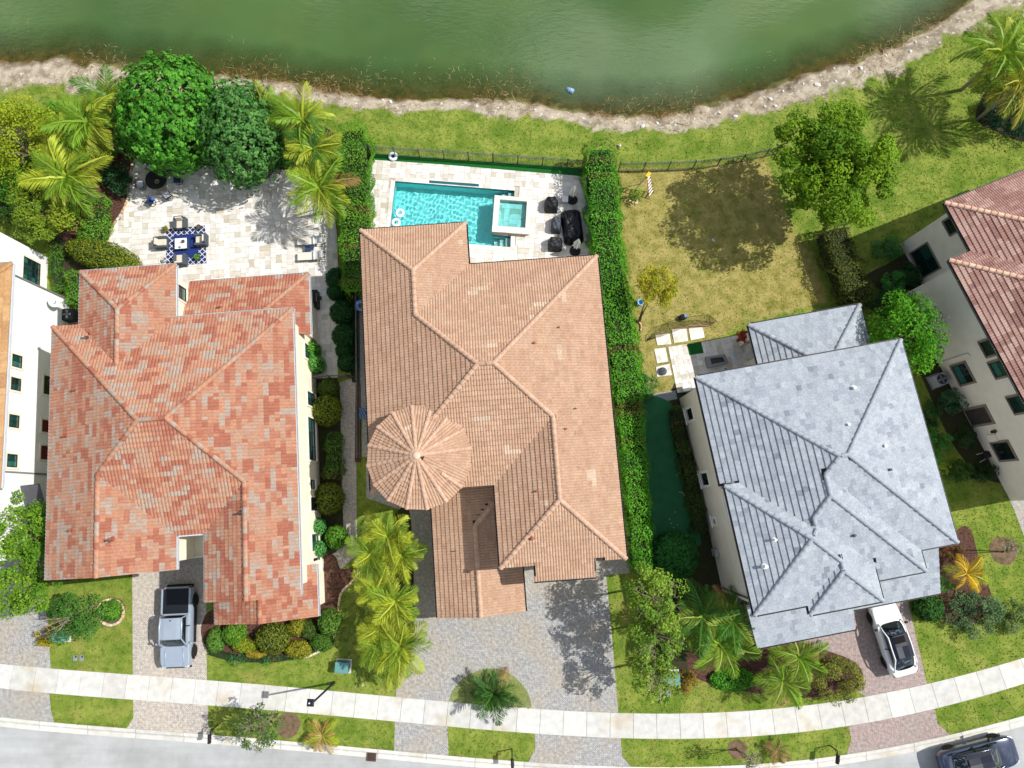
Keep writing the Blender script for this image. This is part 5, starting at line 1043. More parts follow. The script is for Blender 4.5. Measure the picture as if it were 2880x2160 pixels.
for u, v, r, c1, c2, lb in ((924, 1093, .75, lin(50, 80, 32), lin(92, 108, 40), 'small olive round bush below the gate fence'), (918, 1155, 1.1, lin(56, 90, 30), lin(140, 146, 44), 'large round bush with a sunlit yellow side by the red house windows'), (924, 1402, 1.1, lin(54, 84, 30), lin(132, 138, 42), 'large round yellow topped bush by the red house, second from the gate'), (946, 1510, .8, G_B1, G_B2, 'fresh green round bush beside the side path'), (890, 1482, .62, lin(60, 124, 56), lin(96, 158, 84), 'pale green cone bush at the red house window'), (890, 1545, .62, lin(60, 124, 56), lin(96, 158, 84), 'pale green cone bush just below its twin at the window'),
                        (878, 985, .6, lin(60, 122, 40), lin(110, 164, 60), 'upright lit cypress beside the red house wall'), (888, 1025, .65, lin(66, 132, 54), lin(108, 168, 76), 'pale feathery cypress next to the lit cypress')):
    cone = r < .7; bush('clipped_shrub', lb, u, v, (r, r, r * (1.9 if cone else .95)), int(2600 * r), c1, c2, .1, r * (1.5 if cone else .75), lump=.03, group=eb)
hedge('fresh green hedge block along the red house wall', [(934, 1225), (936, 1285), (932, 1335)], .95, 1.0, 2200, lin(60, 100, 34), lin(110, 146, 60), .12, eb)
ng = 'dark bushes along the side patio'
for u, v, r, lb in ((948, 785, .8, 'dark round bush at the hedge end of the side patio'), (945, 822, .62, 'dark pointed bush with one lit tip on the side patio'), (962, 880, .85, 'dark round bush halfway down the side patio'), (968, 945, .85, 'dark round bush third along the side patio fence'), (968, 985, .6, 'dark pointed bush beside the lit paving patch'), (975, 1020, .65, 'last dark bush before the gate fence')):
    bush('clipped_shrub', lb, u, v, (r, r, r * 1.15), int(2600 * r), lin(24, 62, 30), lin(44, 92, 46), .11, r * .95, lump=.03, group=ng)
fb = 'bushes in the front bed of the red house'
for u, v, R, c1, c2, lb in ((660, 1780, (.75, .8, .7), lin(70, 116, 34), lin(112, 152, 44), 'bright round bush tucked under the red porch eave'), (768, 1795, (1.15, 1.0, .8), lin(64, 92, 30), lin(126, 128, 42), 'large olive round bush in the front bed'), (840, 1765, (.8, .55, .6), lin(96, 108, 30), lin(154, 148, 44), 'golden bush behind the olive round bush'), (868, 1770, (.6, .6, .6), lin(46, 76, 30), lin(80, 100, 36), 'dark round bush between golden and topiary bushes'), (928, 1748, (.8, .85, .9), lin(56, 100, 34), lin(110, 142, 50), 'round topiary bush with a bare grey patch'), (905, 1805, (.8, .6, .5), lin(50, 92, 30), lin(90, 122, 40), 'low green bush at the front bed corner'), (840, 1826, (.95, .55, .45), lin(100, 110, 30), lin(160, 150, 46), 'low golden bush at the front of the bed'), (608, 1800, (.6, .8, .5), lin(64, 112, 40), lin(110, 146, 56), 'green bush overhanging the driveway beside the silver pickup'), (690, 1815, (.9, .45, .4), lin(96, 124, 30), lin(150, 152, 40), 'lime low bush behind the border hedge'), (720, 1840, (.7, .25, .3), lin(120, 124, 40), lin(170, 140, 50), 'low orange tinted plant at the border hedge')):
    bush('garden_shrub', lb, u, v, R, int(1900 * max(R[0], R[1]) + 300), c1, c2, .1, lump=.06, group=fb)
bush('clipped_shrub', 'small bright round bush inside the stone ring', 312, 1718, (.68, .68, .6), 1500, G_B1, G_B2, .11, group='front garden shrubs')
bush('garden_shrub', 'golden bush beside the green utility box at the driveway edge', 130, 1790, (.75, .7, .6), 1300, lin(120, 120, 24), lin(176, 160, 36), .11, style='clump', nclump=20, cr=.34, group='front garden shrubs')
bush('garden_shrub', 'brown and yellow croton bush beside the utility box', 1935, 1915, (.55, 1.0, .7), 1500, lin(104, 84, 34), lin(150, 120, 50), .11, style='clump', nclump=22, cr=.34, group='front garden shrubs')
bush('groundcover', 'oval clipped green groundcover mound on the front lawn', 2060, 1910, (1.5, .75, .35), 3200, lin(58, 120, 30), lin(94, 160, 46), .09, .2, lump=.03, group='front garden shrubs')
bush('garden_shrub', 'loose olive bush overhanging the sidewalk beside the pink driveway', 2360, 1900, (1.75, 1.8, 1.1), 5200, lin(84, 98, 38), lin(134, 134, 58), .12, 1.1, 'clump', nclump=34, cr=.3, group='front garden shrubs')
bush('garden_shrub', 'red leaved bush with pink flowers at the grey house corner', 2676, 1553, (.8, .75, .7), 1500, lin(120, 34, 40), lin(96, 92, 50), .12, .7, 'clump', nclump=26, cr=.3, group='front garden shrubs')
bush('garden_shrub', 'dark green shrub just beyond the white car', 2610, 1710, (1.0, .9, .7), 1700, lin(34, 78, 28), lin(66, 110, 42), .13, group='front garden shrubs')
bush('garden_shrub', 'greyish green loose shrub on the lawn of the brown tile house', 2745, 1725, (2.2, 1.7, 1.0), 4600, lin(66, 96, 58), lin(106, 130, 86), .13, .9, 'clump', nclump=50, cr=.26, group='front garden shrubs')
bush('garden_shrub', 'small grey green shrub beside the sidewalk at the photo edge', 2850, 1740, (1.4, 1.4, .9), 2200, lin(84, 110, 58), lin(126, 144, 84), .13, .8, 'clump', nclump=30, cr=.28, group='front garden shrubs')
sg = 'shrubs along the brown tile house wall'
for u, v, R, c1, c2, lb in ((2500, 700, (1.3, 1.0, .8), lin(40, 90, 46), lin(86, 140, 70), 'green shrub under the large window of the brown tile house'), (2515, 790, (1.1, .9, .8), lin(54, 120, 50), lin(90, 160, 70), 'bright small shrub beside the dark olive hedge'), (2460, 830, (1.2, .9, .9), lin(30, 70, 36), lin(50, 96, 46), 'dark shrub below the dark olive hedge'), (2685, 1130, (1.2, 1.0, 1.0), lin(44, 84, 52), lin(76, 116, 76), 'blue green shrub beside the air conditioner'), (2640, 1250, (1.0, 1.3, .9), lin(38, 92, 34), lin(80, 140, 60), 'glossy green shrub against the grey roof edge'), (2765, 1330, (1.0, .8, .7), lin(30, 56, 26), lin(54, 80, 38), 'dark low shrub at the corner of the brown tile house'), (2655, 1320, (.6, .5, .4), lin(110, 140, 40), lin(150, 168, 60), 'small lime fern beside the grey roof edge')):
    bush('garden_shrub', lb, u, v, R, int(1700 * max(R[0], R[1])), c1, c2, .12, style='clump', nclump=26, cr=.32, group=sg)
for u, v, R, c1, c2, lb in ((2560, 770, (1.1, 1.0, .8), lin(30, 64, 34), lin(54, 96, 48), 'dark shrub at the inner wall corner of the brown tile house'), (2620, 1165, (.9, 1.1, .7), lin(36, 70, 34), lin(66, 104, 50), 'low dark shrub between the grey roof and the blue green shrub'), (2720, 1230, (.9, .9, .7), lin(34, 62, 34), lin(62, 92, 48), 'dark leafy shrub near the brown house door'), (2700, 1325, (1.0, .8, .6), lin(40, 74, 30), lin(80, 112, 44), 'green shrub below the brown house door'), (2630, 820, (.8, .8, .7), lin(40, 96, 44), lin(76, 134, 60), 'small green shrub above the bright green tree')):
    bush('garden_shrub', lb, u, v, R, int(2200 * R[0]), c1, c2, .14, R[2] * .7, 'clump', nclump=24, cr=.34, group=sg)
bush('garden_shrub', 'dark shrub mass under the coconut palms', 2855, 320, (2.6, 2.4, 1.3), 5200, lin(26, 58, 40), lin(50, 86, 60), .15, .9, 'clump', nclump=50, cr=.27, group=sg)
bush('garden_shrub', 'dark leafy shrub filling the photo corner beyond the coconut palms', 2862, 205, (2.2, 2.6, 1.4), 5200, lin(34, 74, 36), lin(70, 112, 56), .16, 1.0, 'clump', nclump=50, cr=.28, group=sg)
bush('garden_shrub', 'dark shrub between the mulch bed and the round tree', 330, 495, (1.3, 1.5, .9), 2600, lin(30, 66, 38), lin(56, 98, 58), .14, .7, 'clump', nclump=30, cr=.3, group='back garden shrubs')
bush('garden_shrub', 'shaded shrub at the foot of the yellow green tree', 60, 610, (2.6, 1.2, .9), 3000, lin(36, 66, 26), lin(70, 104, 40), .14, .6, 'clump', nclump=30, cr=.3, group='back garden shrubs')
bush('garden_shrub', 'small leafy sapling in a ring of stones beside the step ladder', 1787, 548, (.7, .8, .6), 420, lin(70, 116, 34), lin(130, 150, 50), .12, .6, 'clump', nclump=14, cr=.3, group='back garden shrubs')
bush('garden_shrub', 'small red leaved plant in a pot at the patio corner', 2092, 945, (.55, .5, .5), 700, lin(140, 40, 36), lin(176, 70, 50), .12, 1.5, 'clump', nclump=14, cr=.34, group='back garden shrubs')
# grass blades
n = 190000; gxr = RNG.uniform(-40, 40, n); gyr = RNG.uniform(-17, 38, n); ok = (lake_d(gxr, gyr) < .12) & (gyr > KB_T(gxr) + .05) & ~((gyr < SW_T(gxr) + .05) & (gyr > SW_B(gxr) - .05))
for pl_ in HARD + [POOL_PATIO]: ok &= ~inside(pl_, gxr, gyr)
ok |= inside(isl, gxr, gyr)
gxr, gyr = gxr[ok], gyr[ok]; dr_ = inside(DRY, gxr, gyr) * .8 + .2 * (gyr < -6) + (vnoise(gxr, gyr, .5, 41) - .5) * .8; dr_ = np.clip(dr_ + RNG.uniform(-.25, .25, len(gxr)), 0, 1)[:, None]
tn = np.array(lin(112, 130, 46)) * (1 - dr_) + np.array(lin(168, 154, 94)) * dr_; tn = tn * RNG.uniform(.45, 1.5, (len(gxr), 1)); hh = RNG.uniform(.04, .10, len(gxr)); an = RNG.uniform(0, 6.283, len(gxr)); ww = RNG.uniform(.02, .05, len(gxr)); ln = RNG.normal(size=(len(gxr), 2)) * .05
V = np.stack([np.stack([gxr - np.cos(an) * ww, gyr - np.sin(an) * ww, np.zeros_like(gxr)], 1), np.stack([gxr + np.cos(an) * ww, gyr + np.sin(an) * ww, np.zeros_like(gxr)], 1), np.stack([gxr + ln[:, 0], gyr + ln[:, 1], hh], 1)], 1).reshape(-1, 3)
tag(add_mesh('grass', mesh_np('grass', V, np.arange(len(V)).reshape(-1, 3), leaf_m, tint=tn)), 'short mixed green and straw coloured lawn grass', 'grass', kind='stuff')
# ------------------------------------------------------------------ vehicles
tyre_m = mat('tyre_rubber', lin(26, 26, 27), rough=.85, var=.1); rim_m = mat('alloy_rim', lin(150, 152, 156), rough=.3, metal=.8, var=.05); rim_d = mat('dark_rim', lin(52, 54, 58), rough=.35, metal=.6, var=.05)
car_glass = glass_mat('car_glass', lin(10, 22, 26), rough=.02, spec=1.); black_pl = mat('black_plastic', lin(24, 25, 27), rough=.55, var=.08); lamp_w = mat('headlamp_lens', lin(200, 205, 210), rough=.1, spec=.9, var=.05); lamp_r = mat('tail_lens', lin(120, 16, 18), rough=.15, spec=.8, var=.05)
def loft(bm, secs, close=True):
    """secs: list of (x, [(y,z)...]) half profiles from centre bottom to centre top, mirrored in y"""
    rows = []
    for x, hp in secs:
        full = [(y, z_) for y, z_ in hp] + [(-y, z_) for y, z_ in hp[::-1] if y > 1e-6]; rows.append([bm.verts.new((x, y, z_)) for y, z_ in full])
    n = len(rows[0])
    for a, b_ in zip(rows, rows[1:]):
        for k in range(n): bm.faces.new((a[k], a[(k + 1) % n], b_[(k + 1) % n], b_[k]))
    if close: bm.faces.new(rows[0][::-1]); bm.faces.new(rows[-1])
    bmesh.ops.recalc_face_normals(bm, faces=bm.faces); return bm
def body_sec(x, w_, zb, zm, zt, crown=.03, tuck=.93, sh=.9):
    return (x, [(0, zb), (w_ * .86, zb), (w_ * .97, zb + .12), (w_, (zb + zm) / 2), (w_ * .995, zm), (w_ * tuck, zt - .03), (w_ * sh, zt), (0, zt + crown)])
def wheel_meshes(r, wd, rm):
    bm = B(); prof = [(r * .62, -wd / 2), (r * .92, -wd / 2), (r, -wd / 2 + .03), (r, wd / 2 - .03), (r * .92, wd / 2), (r * .62, wd / 2)]; lathe(bm, prof, 24); t_ = bpy.data.meshes.new('tyre'); bm.to_mesh(t_); bm.free(); t_.materials.append(tyre_m)
    bm = B(); lathe(bm, [(.03, wd * .36), (r * .2, wd * .42), (r * .22, wd * .3), (r * .58, wd * .30), (r * .64, wd * .45), (r * .64, -wd * .45)], 20)
    for k in range(5):
        a = 2 * math.pi * k / 5; box(bm, (math.cos(a) * r * .38, math.sin(a) * r * .38, wd * .3), (r * .5, .07, .03), a)
    rr = bpy.data.meshes.new('rim'); bm.to_mesh(rr); bm.free(); rr.materials.append(rm); return t_, rr
def put_wheels(car, xs_, y, r, wd, rm):
    tm, rmm = wheel_meshes(r, wd, rm)
    for x in xs_:
        for s in (-1, 1):
            w_ = add_mesh('wheel', tm, car, (x, s * y, r), (-s * math.pi / 2, 0, 0)); add_mesh('rim', rmm, w_)
def subsurf(o, k=2):
    m_ = o.modifiers.new('s', 'SUBSURF'); m_.levels = k; m_.render_levels = k; o.data.polygons.foreach_set('use_smooth', [True] * len(o.data.polygons)); return o
def quad_patch(name, car, rows, m, lift=.0):
    bm = B(); g = [[bm.verts.new(p) for p in r] for r in rows]
    for a, b_ in zip(g, g[1:]):
        for k in range(len(a) - 1): bm.faces.new((a[k], a[k + 1], b_[k + 1], b_[k]))
    bmesh.ops.recalc_face_normals(bm, faces=bm.faces); bmesh.ops.solidify(bm, geom=bm.faces[:], thickness=.012)
    return obj(name, bm, m, car, smooth=False)
def cabin(car, pts, paint, roof_m, sunroof=True):
    """pts: x of windscreen base, windscreen top, roof rear, rear window base; heights and half widths"""
    x0, x1, x2, x3, zb, zr, wb, wr = pts
    bm = B(); secs = [(x3, [(0, zb - .06), (wb * .82, zb - .06), (wb * .82, zb - .03), (0, zb)]), (x2 - (x2 - x3) * .5, [(0, zb - .06), (wb * .97, zb - .06), (wr * .96, zb + (zr - zb) * .55), (0, zb + (zr - zb) * .66)]), (x2, [(0, zb - .06), (wb, zb - .06), (wr * .97, zr - .06), (0, zr - .01)]), ((x1 + x2) / 2, [(0, zb - .06), (wb, zb - .06), (wr, zr - .04), (0, zr + .02)]), (x1, [(0, zb - .06), (wb, zb - .06), (wr * .95, zr - .06), (0, zr - .01)]), ((x0 + x1) / 2, [(0, zb - .06), (wb * .97, zb - .06), (wr * .96, zb + (zr - zb) * .5), (0, zb + (zr - zb) * .58)]), (x0, [(0, zb - .06), (wb * .86, zb - .06), (wb * .86, zb - .03), (0, zb)])]
    loft(bm, secs); o_ = obj('glasshouse', bm, car_glass, car, smooth=True); subsurf(o_, 2)
    def shell(z_off, ws): return [[(x, y * ws, z_ + z_off) for y, z_ in pr] for x, pr in ()]
    # painted roof skin and pillars
    rows = []
    for x, k in ((x2 - (x2 - x3) * .10, .93), (x2, .985), ((x1 + x2) / 2, 1.0), (x1, .985), (x1 + (x0 - x1) * .10, .93)):
        zc_ = zr + (.018 if k == 1. else (0 if k > .95 else -.05)); rows.append([(x, y * wr * k * .93, zc_ - .055 * abs(y) ** 3 + .006) for y in (-1, -.6, 0, .6, 1)])
    quad_patch('roof_panel', car, rows, roof_m)
    for s in (-1, 1):
        bm = B(); tube(bm, [(x0 - .02, s * wb * .88, zb), (x1 + (x0 - x1) * .5, s * (wb + wr) / 2 * .985, zb + (zr - zb) * .56), (x1, s * wr * .955, zr - .035), ((x1 + x2) / 2, s * wr * .985, zr - .02), (x2, s * wr * .955, zr - .035), (x2 + (x3 - x2) * .5, s * (wb + wr) / 2 * .975, zb + (zr - zb) * .58), (x3 + .03, s * wb * .84, zb)], .045, 6); obj('roof_rail', bm, paint, car, smooth=True)
        xm = (x1 + x2) / 2 - .05; obj('pillar', tube(B(), [(xm, s * wb * 1.0, zb - .04), (xm - .03, s * wr * .98, zr - .06)], .035, 6), black_pl, car)
def mirrors(car, x, y, z_, m):
    for s in (-1, 1):
        bm = B(); box(bm, (x, s * (y + .11), z_), (.16, .2, .15), top=(.8, .9)); bevel(bm, .03); tube(bm, [(x, s * (y - .02), z_ + .03), (x, s * (y + .06), z_ + .05)], .03, 6); obj('mirror', bm, m, car)
# silver pickup
pa, pb = P(500, 1652, .95), P(497, 1876, .75); c = (pa + pb) / 2; Lt = (Vector((pa.x, pa.y)) - Vector((pb.x, pb.y))).length; ang = math.atan2(pb.y - pa.y, pb.x - pa.x)
truck = thing('pickup_truck', 'pale silver blue pickup truck with a black bed cover parked at the red house', 'truck', (c.x, c.y, 0.01), ang, 'parked vehicles'); silver = mat('silver_paint', lin(158, 170, 184), rough=.32, metal=.25, spec=.6, var=.03, coat=.5)
k = Lt / 5.3; secs = [body_sec(x * k, w_, zb, zm, zt, cr_) for x, w_, zb, zm, zt, cr_ in ((2.65, .72, .45, .75, .88, .0), (2.58, .90, .38, .85, 1.02, .02), (2.3, .98, .36, .9, 1.10, .03), (1.9, 1.0, .36, .92, 1.13, .04), (1.3, 1.0, .36, .95, 1.17, .04), (1.1, .99, .36, .97, 1.18, .03), (-.8, .98, .36, .97, 1.16, .02), (-.95, .98, .38, .97, 1.14, .0), (-1.7, .98, .38, .97, 1.14, 0), (-2.55, .97, .42, .95, 1.13, 0), (-2.65, .92, .5, .9, 1.08, 0))]
obj('body', loft(B(), secs), silver, truck, smooth=False); truck.children[0].data.polygons.foreach_set('use_smooth', [True] * len(truck.children[0].data.polygons)); m_ = truck.children[0].modifiers.new('e', 'EDGE_SPLIT'); m_.split_angle = rad(38)
cabin(truck, (1.28 * k, .62 * k, -.72 * k, -.86 * k, 1.17, 1.84, .94, .74), silver, silver)
bm = B(); box(bm, (-1.76 * k, 0, 1.145), (1.66 * k, 1.66, .05)); bevel(bm, .02); obj('bed_cover', bm, mat('vinyl_cover', lin(18, 24, 32), rough=.6, var=.12, bump=.1), truck)
for s in (-1, 1): obj('bed_rail', bevel(box(B(), (-1.76 * k, s * .91, 1.14), (1.68 * k, .12, .045)), .015), silver, truck)
obj('tailgate', bevel(box(B(), (-2.67 * k, 0, .62), (.06, 1.6, .5)), .02), silver, truck); obj('rear_bumper', bevel(box(B(), (-2.74 * k, 0, .42), (.16, 1.75, .18)), .03), black_pl, truck); obj('front_bumper', bevel(box(B(), (2.68 * k, 0, .40), (.16, 1.75, .22), top=(.8, .95)), .04), black_pl, truck); obj('grille', bevel(box(B(), (2.655 * k, 0, .66), (.05, 1.15, .26)), .02), black_pl, truck)
for s in (-1, 1):
    obj('headlight', bevel(box(B(), (2.58 * k, s * .76, .80), (.16, .26, .15)), .03), lamp_w, truck); obj('taillight', bevel(box(B(), (-2.64 * k, s * .87, .75), (.08, .14, .35)), .02), lamp_r, truck)
    for x in (.55, -.45): obj('door_handle', bevel(box(B(), (x * k, s * .995, .98), (.18, .03, .04)), .01), silver, truck)
    obj('running_board', bevel(box(B(), (-.05, s * 1.0, .33), (2.3, .14, .06)), .02), black_pl, truck)
    for x in (1.72, -1.68): bm = B(); tube(bm, [((x + .48 * math.cos(a)) * k, s * .985, .40 + .46 * math.sin(a)) for a in np.linspace(-.1, math.pi + .1, 10)], .05, 6); obj('wheel_arch', bm, black_pl, truck, smooth=True)
put_wheels(truck, (1.72 * k, -1.68 * k), .90, .41, .28, rim_d); mirrors(truck, 1.02 * k, 1.0, 1.15, silver); bm = B(); lathe(bm, [(.05, 0), (.03, .05), (0, .1)], 8, (-.55, 0, 1.86)); obj('antenna', bm, black_pl, truck)
for s in (-1, 1): obj('hood_ridge', tube(B(), [(1.35 * k, s * .55, 1.215), (2.0 * k, s * .6, 1.165), (2.45 * k, s * .62, 1.09)], .025, 6), silver, truck, smooth=True)
def coupe_suv(name, label, front, rear, paint, roof_m, rimm, wm=1., wsx=(1.15, .30, -1.15, -2.1), zr=1.58, group='parked vehicles'):
    c = (front + rear) / 2; Lc = (Vector(front[:2]) - Vector(rear[:2])).length; a = math.atan2(front.y - rear.y, front.x - rear.x); t_ = thing(name, label, 'car', (c.x, c.y, .01), a, group); k = Lc / 4.95
    secs = [body_sec(x * k, w_ * wm, zb, zm, zt, cr_, .95, .86) for x, w_, zb, zm, zt, cr_ in ((2.48, .5, .42, .6, .72, .01), (2.40, .76, .32, .68, .82, .03), (2.1, .92, .28, .74, .93, .05), (1.5, .98, .27, .80, .99, .07), (1.0, .98, .27, .84, 1.02, .06), (0, .97, .27, .88, 1.02, .02), (-1.2, .99, .28, .9, 1.04, .02), (-1.8, .98, .3, .9, 1.04, .04), (-2.25, .90, .34, .88, 1.0, .04), (-2.42, .78, .4, .8, .94, .03), (-2.48, .6, .45, .72, .86, .01))]
    b_ = obj('body', loft(B(), secs), paint, t_, smooth=True); subsurf(b_, 2)
    x0, x1, x2, x3 = [q * k for q in wsx]; cabin(t_, (x0, x1, x2, x3, 1.03, zr, .88 * wm, .70 * wm), paint, roof_m)
    for s in (-1, 1):
        obj('headlight', bevel(box(B(), (2.18 * k, s * .74 * wm, .74), (.34, .22, .1), rz=-s * .5), .03), lamp_w, t_); obj('taillight', bevel(box(B(), (-2.30 * k, s * .70 * wm, .80), (.16, .3, .09), rz=s * .45), .02), lamp_r, t_)
        for x in (.28, -.75): obj('door_handle', bevel(box(B(), (x * k, s * .985 * wm, .86), (.2, .03, .03)), .01), paint, t_)
        for x in (1.45, -1.45): bm = B(); tube(bm, [((x + .41 * math.cos(q)) * k, s * .955 * wm, .36 + .41 * math.sin(q)) for q in np.linspace(-.1, math.pi + .1, 10)], .04, 6); obj('wheel_arch', bm, black_pl, t_, smooth=True)
    put_wheels(t_, (1.45 * k, -1.45 * k), .86 * wm, .36, .24, rimm); mirrors(t_, .82 * k, .95 * wm, 1.0, black_pl); return t_
white_p = mat('white_paint', lin(226, 228, 230), rough=.25, spec=.6, var=.02, coat=.6); navy_p = mat('dark_blue_paint', lin(50, 60, 82), rough=.18, metal=.5, spec=.7, var=.03, coat=.8); glass_roof = glass_mat('glass_roof', lin(10, 14, 26), rough=.02, spec=1.)
wc = coupe_suv('car', 'white car with a dark glass roof parked on the pink driveway', P(2478, 1690, .8), P(2548, 1900, .85), white_p, glass_roof, rim_d, .98)
bm = B(); box(bm, (.02, 0, 1.60), (.42, .72, .015)); obj('sunroof', bm, mat('sunroof_gap', lin(12, 8, 8), rough=.9), wc)
coupe_suv('car', 'dark blue car driving on the street at the photo corner', P(2858, 2104, .7), P(2646, 2161, .8), navy_p, glass_roof, rim_d, .98, (1.25, .45, -1.0, -1.9), 1.5)

# ------------------------------------------------------------------ street furniture
lamp_b = mat('lamp_black', lin(38, 42, 48), rough=.4, metal=.3, var=.05)
q0 = P(939, 1920); sl_ = thing('street_lamp', 'tall dark street lamp with a square flat head over the sidewalk', 'street lamp', q0, 0, None); tp = P(872, 1978, 5.2) - q0
obj('pole', tube(B(), [(0, 0, 0), (0, 0, .5), (0, 0, .52), (tp.x * .4, tp.y * .4, 4.9), (tp.x * .6, tp.y * .6, 5.12)], [.11, .10, .075, .06, .05], 10), lamp_b, sl_, smooth=True)
bm = B(); box(bm, (tp.x, tp.y, 5.05), (.42, .42, .07), rz=-.05); box(bm, (tp.x, tp.y, 5.121), (.40, .40, .05), rz=-.05, top=(.7, .7)); hd = obj('lamp_head', bm, lamp_b, sl_); obj('light_sensor', lathe(B(), [(.045, 0), (.045, .06), (.02, .08)], 10, (tp.x - .05, tp.y, 5.172)), mat('sensor_white', lin(220, 222, 225), rough=.4), hd)
bx_m = mat('mailbox_black', lin(20, 21, 23), rough=.45, var=.06)
def mailbox(u, v, label, rz):
    t_ = thing('mailbox', label, 'mailbox', P(u, v), rz, 'mailboxes at the kerb')
    obj('post', tube(B(), [(0, 0, 0), (0, 0, 1.05), (0, -.06, 1.14), (0, -.3, 1.16)], .04, 8), bx_m, t_, smooth=True); bm = B(); pr = [(-.1, 0), (.1, 0), (.1, .14), (.07, .2), (0, .225), (-.07, .2), (-.1, .14)]
    a = [bm.verts.new((x, -.2, 1.19 + z_)) for x, z_ in pr]; b_ = [bm.verts.new((x, -.72, 1.19 + z_)) for x, z_ in pr]
    for i in range(7): bm.faces.new((a[i], a[(i + 1) % 7], b_[(i + 1) % 7], b_[i]))
    bm.faces.new(a[::-1]); bm.faces.new(b_); bmesh.ops.recalc_face_normals(bm, faces=bm.faces); o_ = obj('box', bm, bx_m, t_); obj('flag', box(B(), (.11, -.5, 1.28), (.012, .2, .06)), lamp_r, o_); obj('brace', tube(B(), [(0, 0, .75), (0, -.3, 1.15)], .02, 6), bx_m, t_)
mailbox(612, 2040, 'black mailbox in the shade of the sparse young tree', .05); mailbox(1440, 2106, 'black mailbox on the verge between the two paver aprons', .05); mailbox(2334, 2096, 'black mailbox beside the pink paver apron', -.2)
box_g = mat('utility_green', lin(92, 138, 136), rough=.5, var=.06)
def utility(u, v, label, rz, s=1.):
    t_ = thing('utility_box', label, 'utility box', P(u, v), rz, 'green utility boxes'); obj('cabinet', bevel(box(B(), (0, 0, .05), (.9 * s, .75 * s, .62)), .03), box_g, t_); obj('lid', bevel(box(B(), (0, .02, .672), (.94 * s, .72 * s, .06), top=(.97, .97)), .02), box_g, t_); obj('pad', box(B(), (0, 0, 0), (1.1 * s, .95 * s, .048)), conc_m, t_).color = (*lin(190, 188, 180), 1); obj('latch', box(B(), (.12, -.385 * s, .4), (.1, .03, .06)), lamp_b, t_)
utility(967, 1872, 'green utility box on the shaded lawn near the street lamp', -.06, .95); utility(180, 1785, 'green utility box under the small tree with bare twigs', .0, .95); utility(1886, 1905, 'green utility box beside the brown croton bush', .05, 1.05)
for u, v, lb in ((212, 1851, 'grey meter lid in the front lawn, the one nearer the photo edge'), (230, 1851, 'grey meter lid in the front lawn, the one nearer the pickup'), (1862, 1957, 'pale meter lid in the lawn under the thin airy tree'), (1880, 1952, 'pale meter lid beside the green utility box')):
    t_ = thing('meter_lid', lb, 'meter lid', P(u, v), .04, 'meter lids in the lawn'); obj('lid', bevel(box(B(), (0, 0, 0), (.27, .36, .05)), .015), mat('lid_grey', lin(128, 134, 136), rough=.7, var=.15), t_); obj('plug', lathe(B(), [(.06, 0), (.06, .012), (0, .014)], 10, (.05, .1, .05)), lamp_b, t_)
gr = thing('storm_drain', 'rusty slatted storm drain grate set in the gutter', 'drain', P(1045, 2122) + Vector((0, 0, -.10)), rad(-4.5)); rust = mat('rusty_iron', lin(104, 84, 74), rough=.8, var=.25, metal=.3)
obj('frame', (lambda bm: [box(bm, (x, y, 0), d) for x, y, d in ((0, -.42, (.62, .05, .05)), (0, .42, (.62, .05, .05)), (-.29, 0, (.05, .79, .05)), (.29, 0, (.05, .79, .05)))] and bm)(B()), rust, gr)
for i in range(9): obj('slat', box(B(), (-.24 + .06 * i, 0, .0), (.026, .78, .045)), rust, gr)
obj('sump', box(B(), (0, 0, -.02), (.56, .8, .012)), black_pl, gr)
t_ = thing('lawn_stake', 'thin pale stake leaning on the shaded lawn near the yellow palms', 'stake', P(1030, 1915)); obj('stick', tube(B(), [(0, 0, 0), (-.05, -.06, .8)], .022, 6), twig, t_); obj('tag', box(B(), (-.05, -.06, .72), (.03, .16, .1)), mat('tag_white', lin(220, 216, 206)), t_)

# ------------------------------------------------------------------ patio furniture, red house
wick = mat('grey_wicker', lin(72, 80, 88), rough=.8, var=.25, scale=40, bump=.6, bscale=60); cush = mat('beige_cushion', lin(196, 188, 172), rough=.9, var=.06, scale=8); bluec = mat('blue_cushion', lin(96, 130, 152), rough=.9, var=.1)
def armchair(u, v, rz, label):
    t_ = thing('armchair', label, 'armchair', P(u, v, .04) , rz, 'wicker armchairs round the low table')
    bm = B(); box(bm, (0, 0, .08), (.86, .86, .24)); obj('base', bevel(bm, .02), wick, t_)
    for s in (-1, 1): obj('arm', bevel(box(B(), (0, s * .355, .33), (.84, .17, .28)), .025), wick, t_)
    obj('backrest', bevel(box(B(), (-.37, 0, .33), (.14, .64, .48), top=(.8, 1)), .025), wick, t_); obj('seat_cushion', bevel(box(B(), (.06, 0, .335), (.62, .52, .13)), .04), cush, t_)
    bm = B(); box(bm, (0, 0, 0), (.13, .5, .38)); bevel(bm, .045); o_ = obj('back_cushion', bm, cush, t_, loc=(-.22, 0, .47)); o_.rotation_euler = (0, -.22, 0)
    return t_
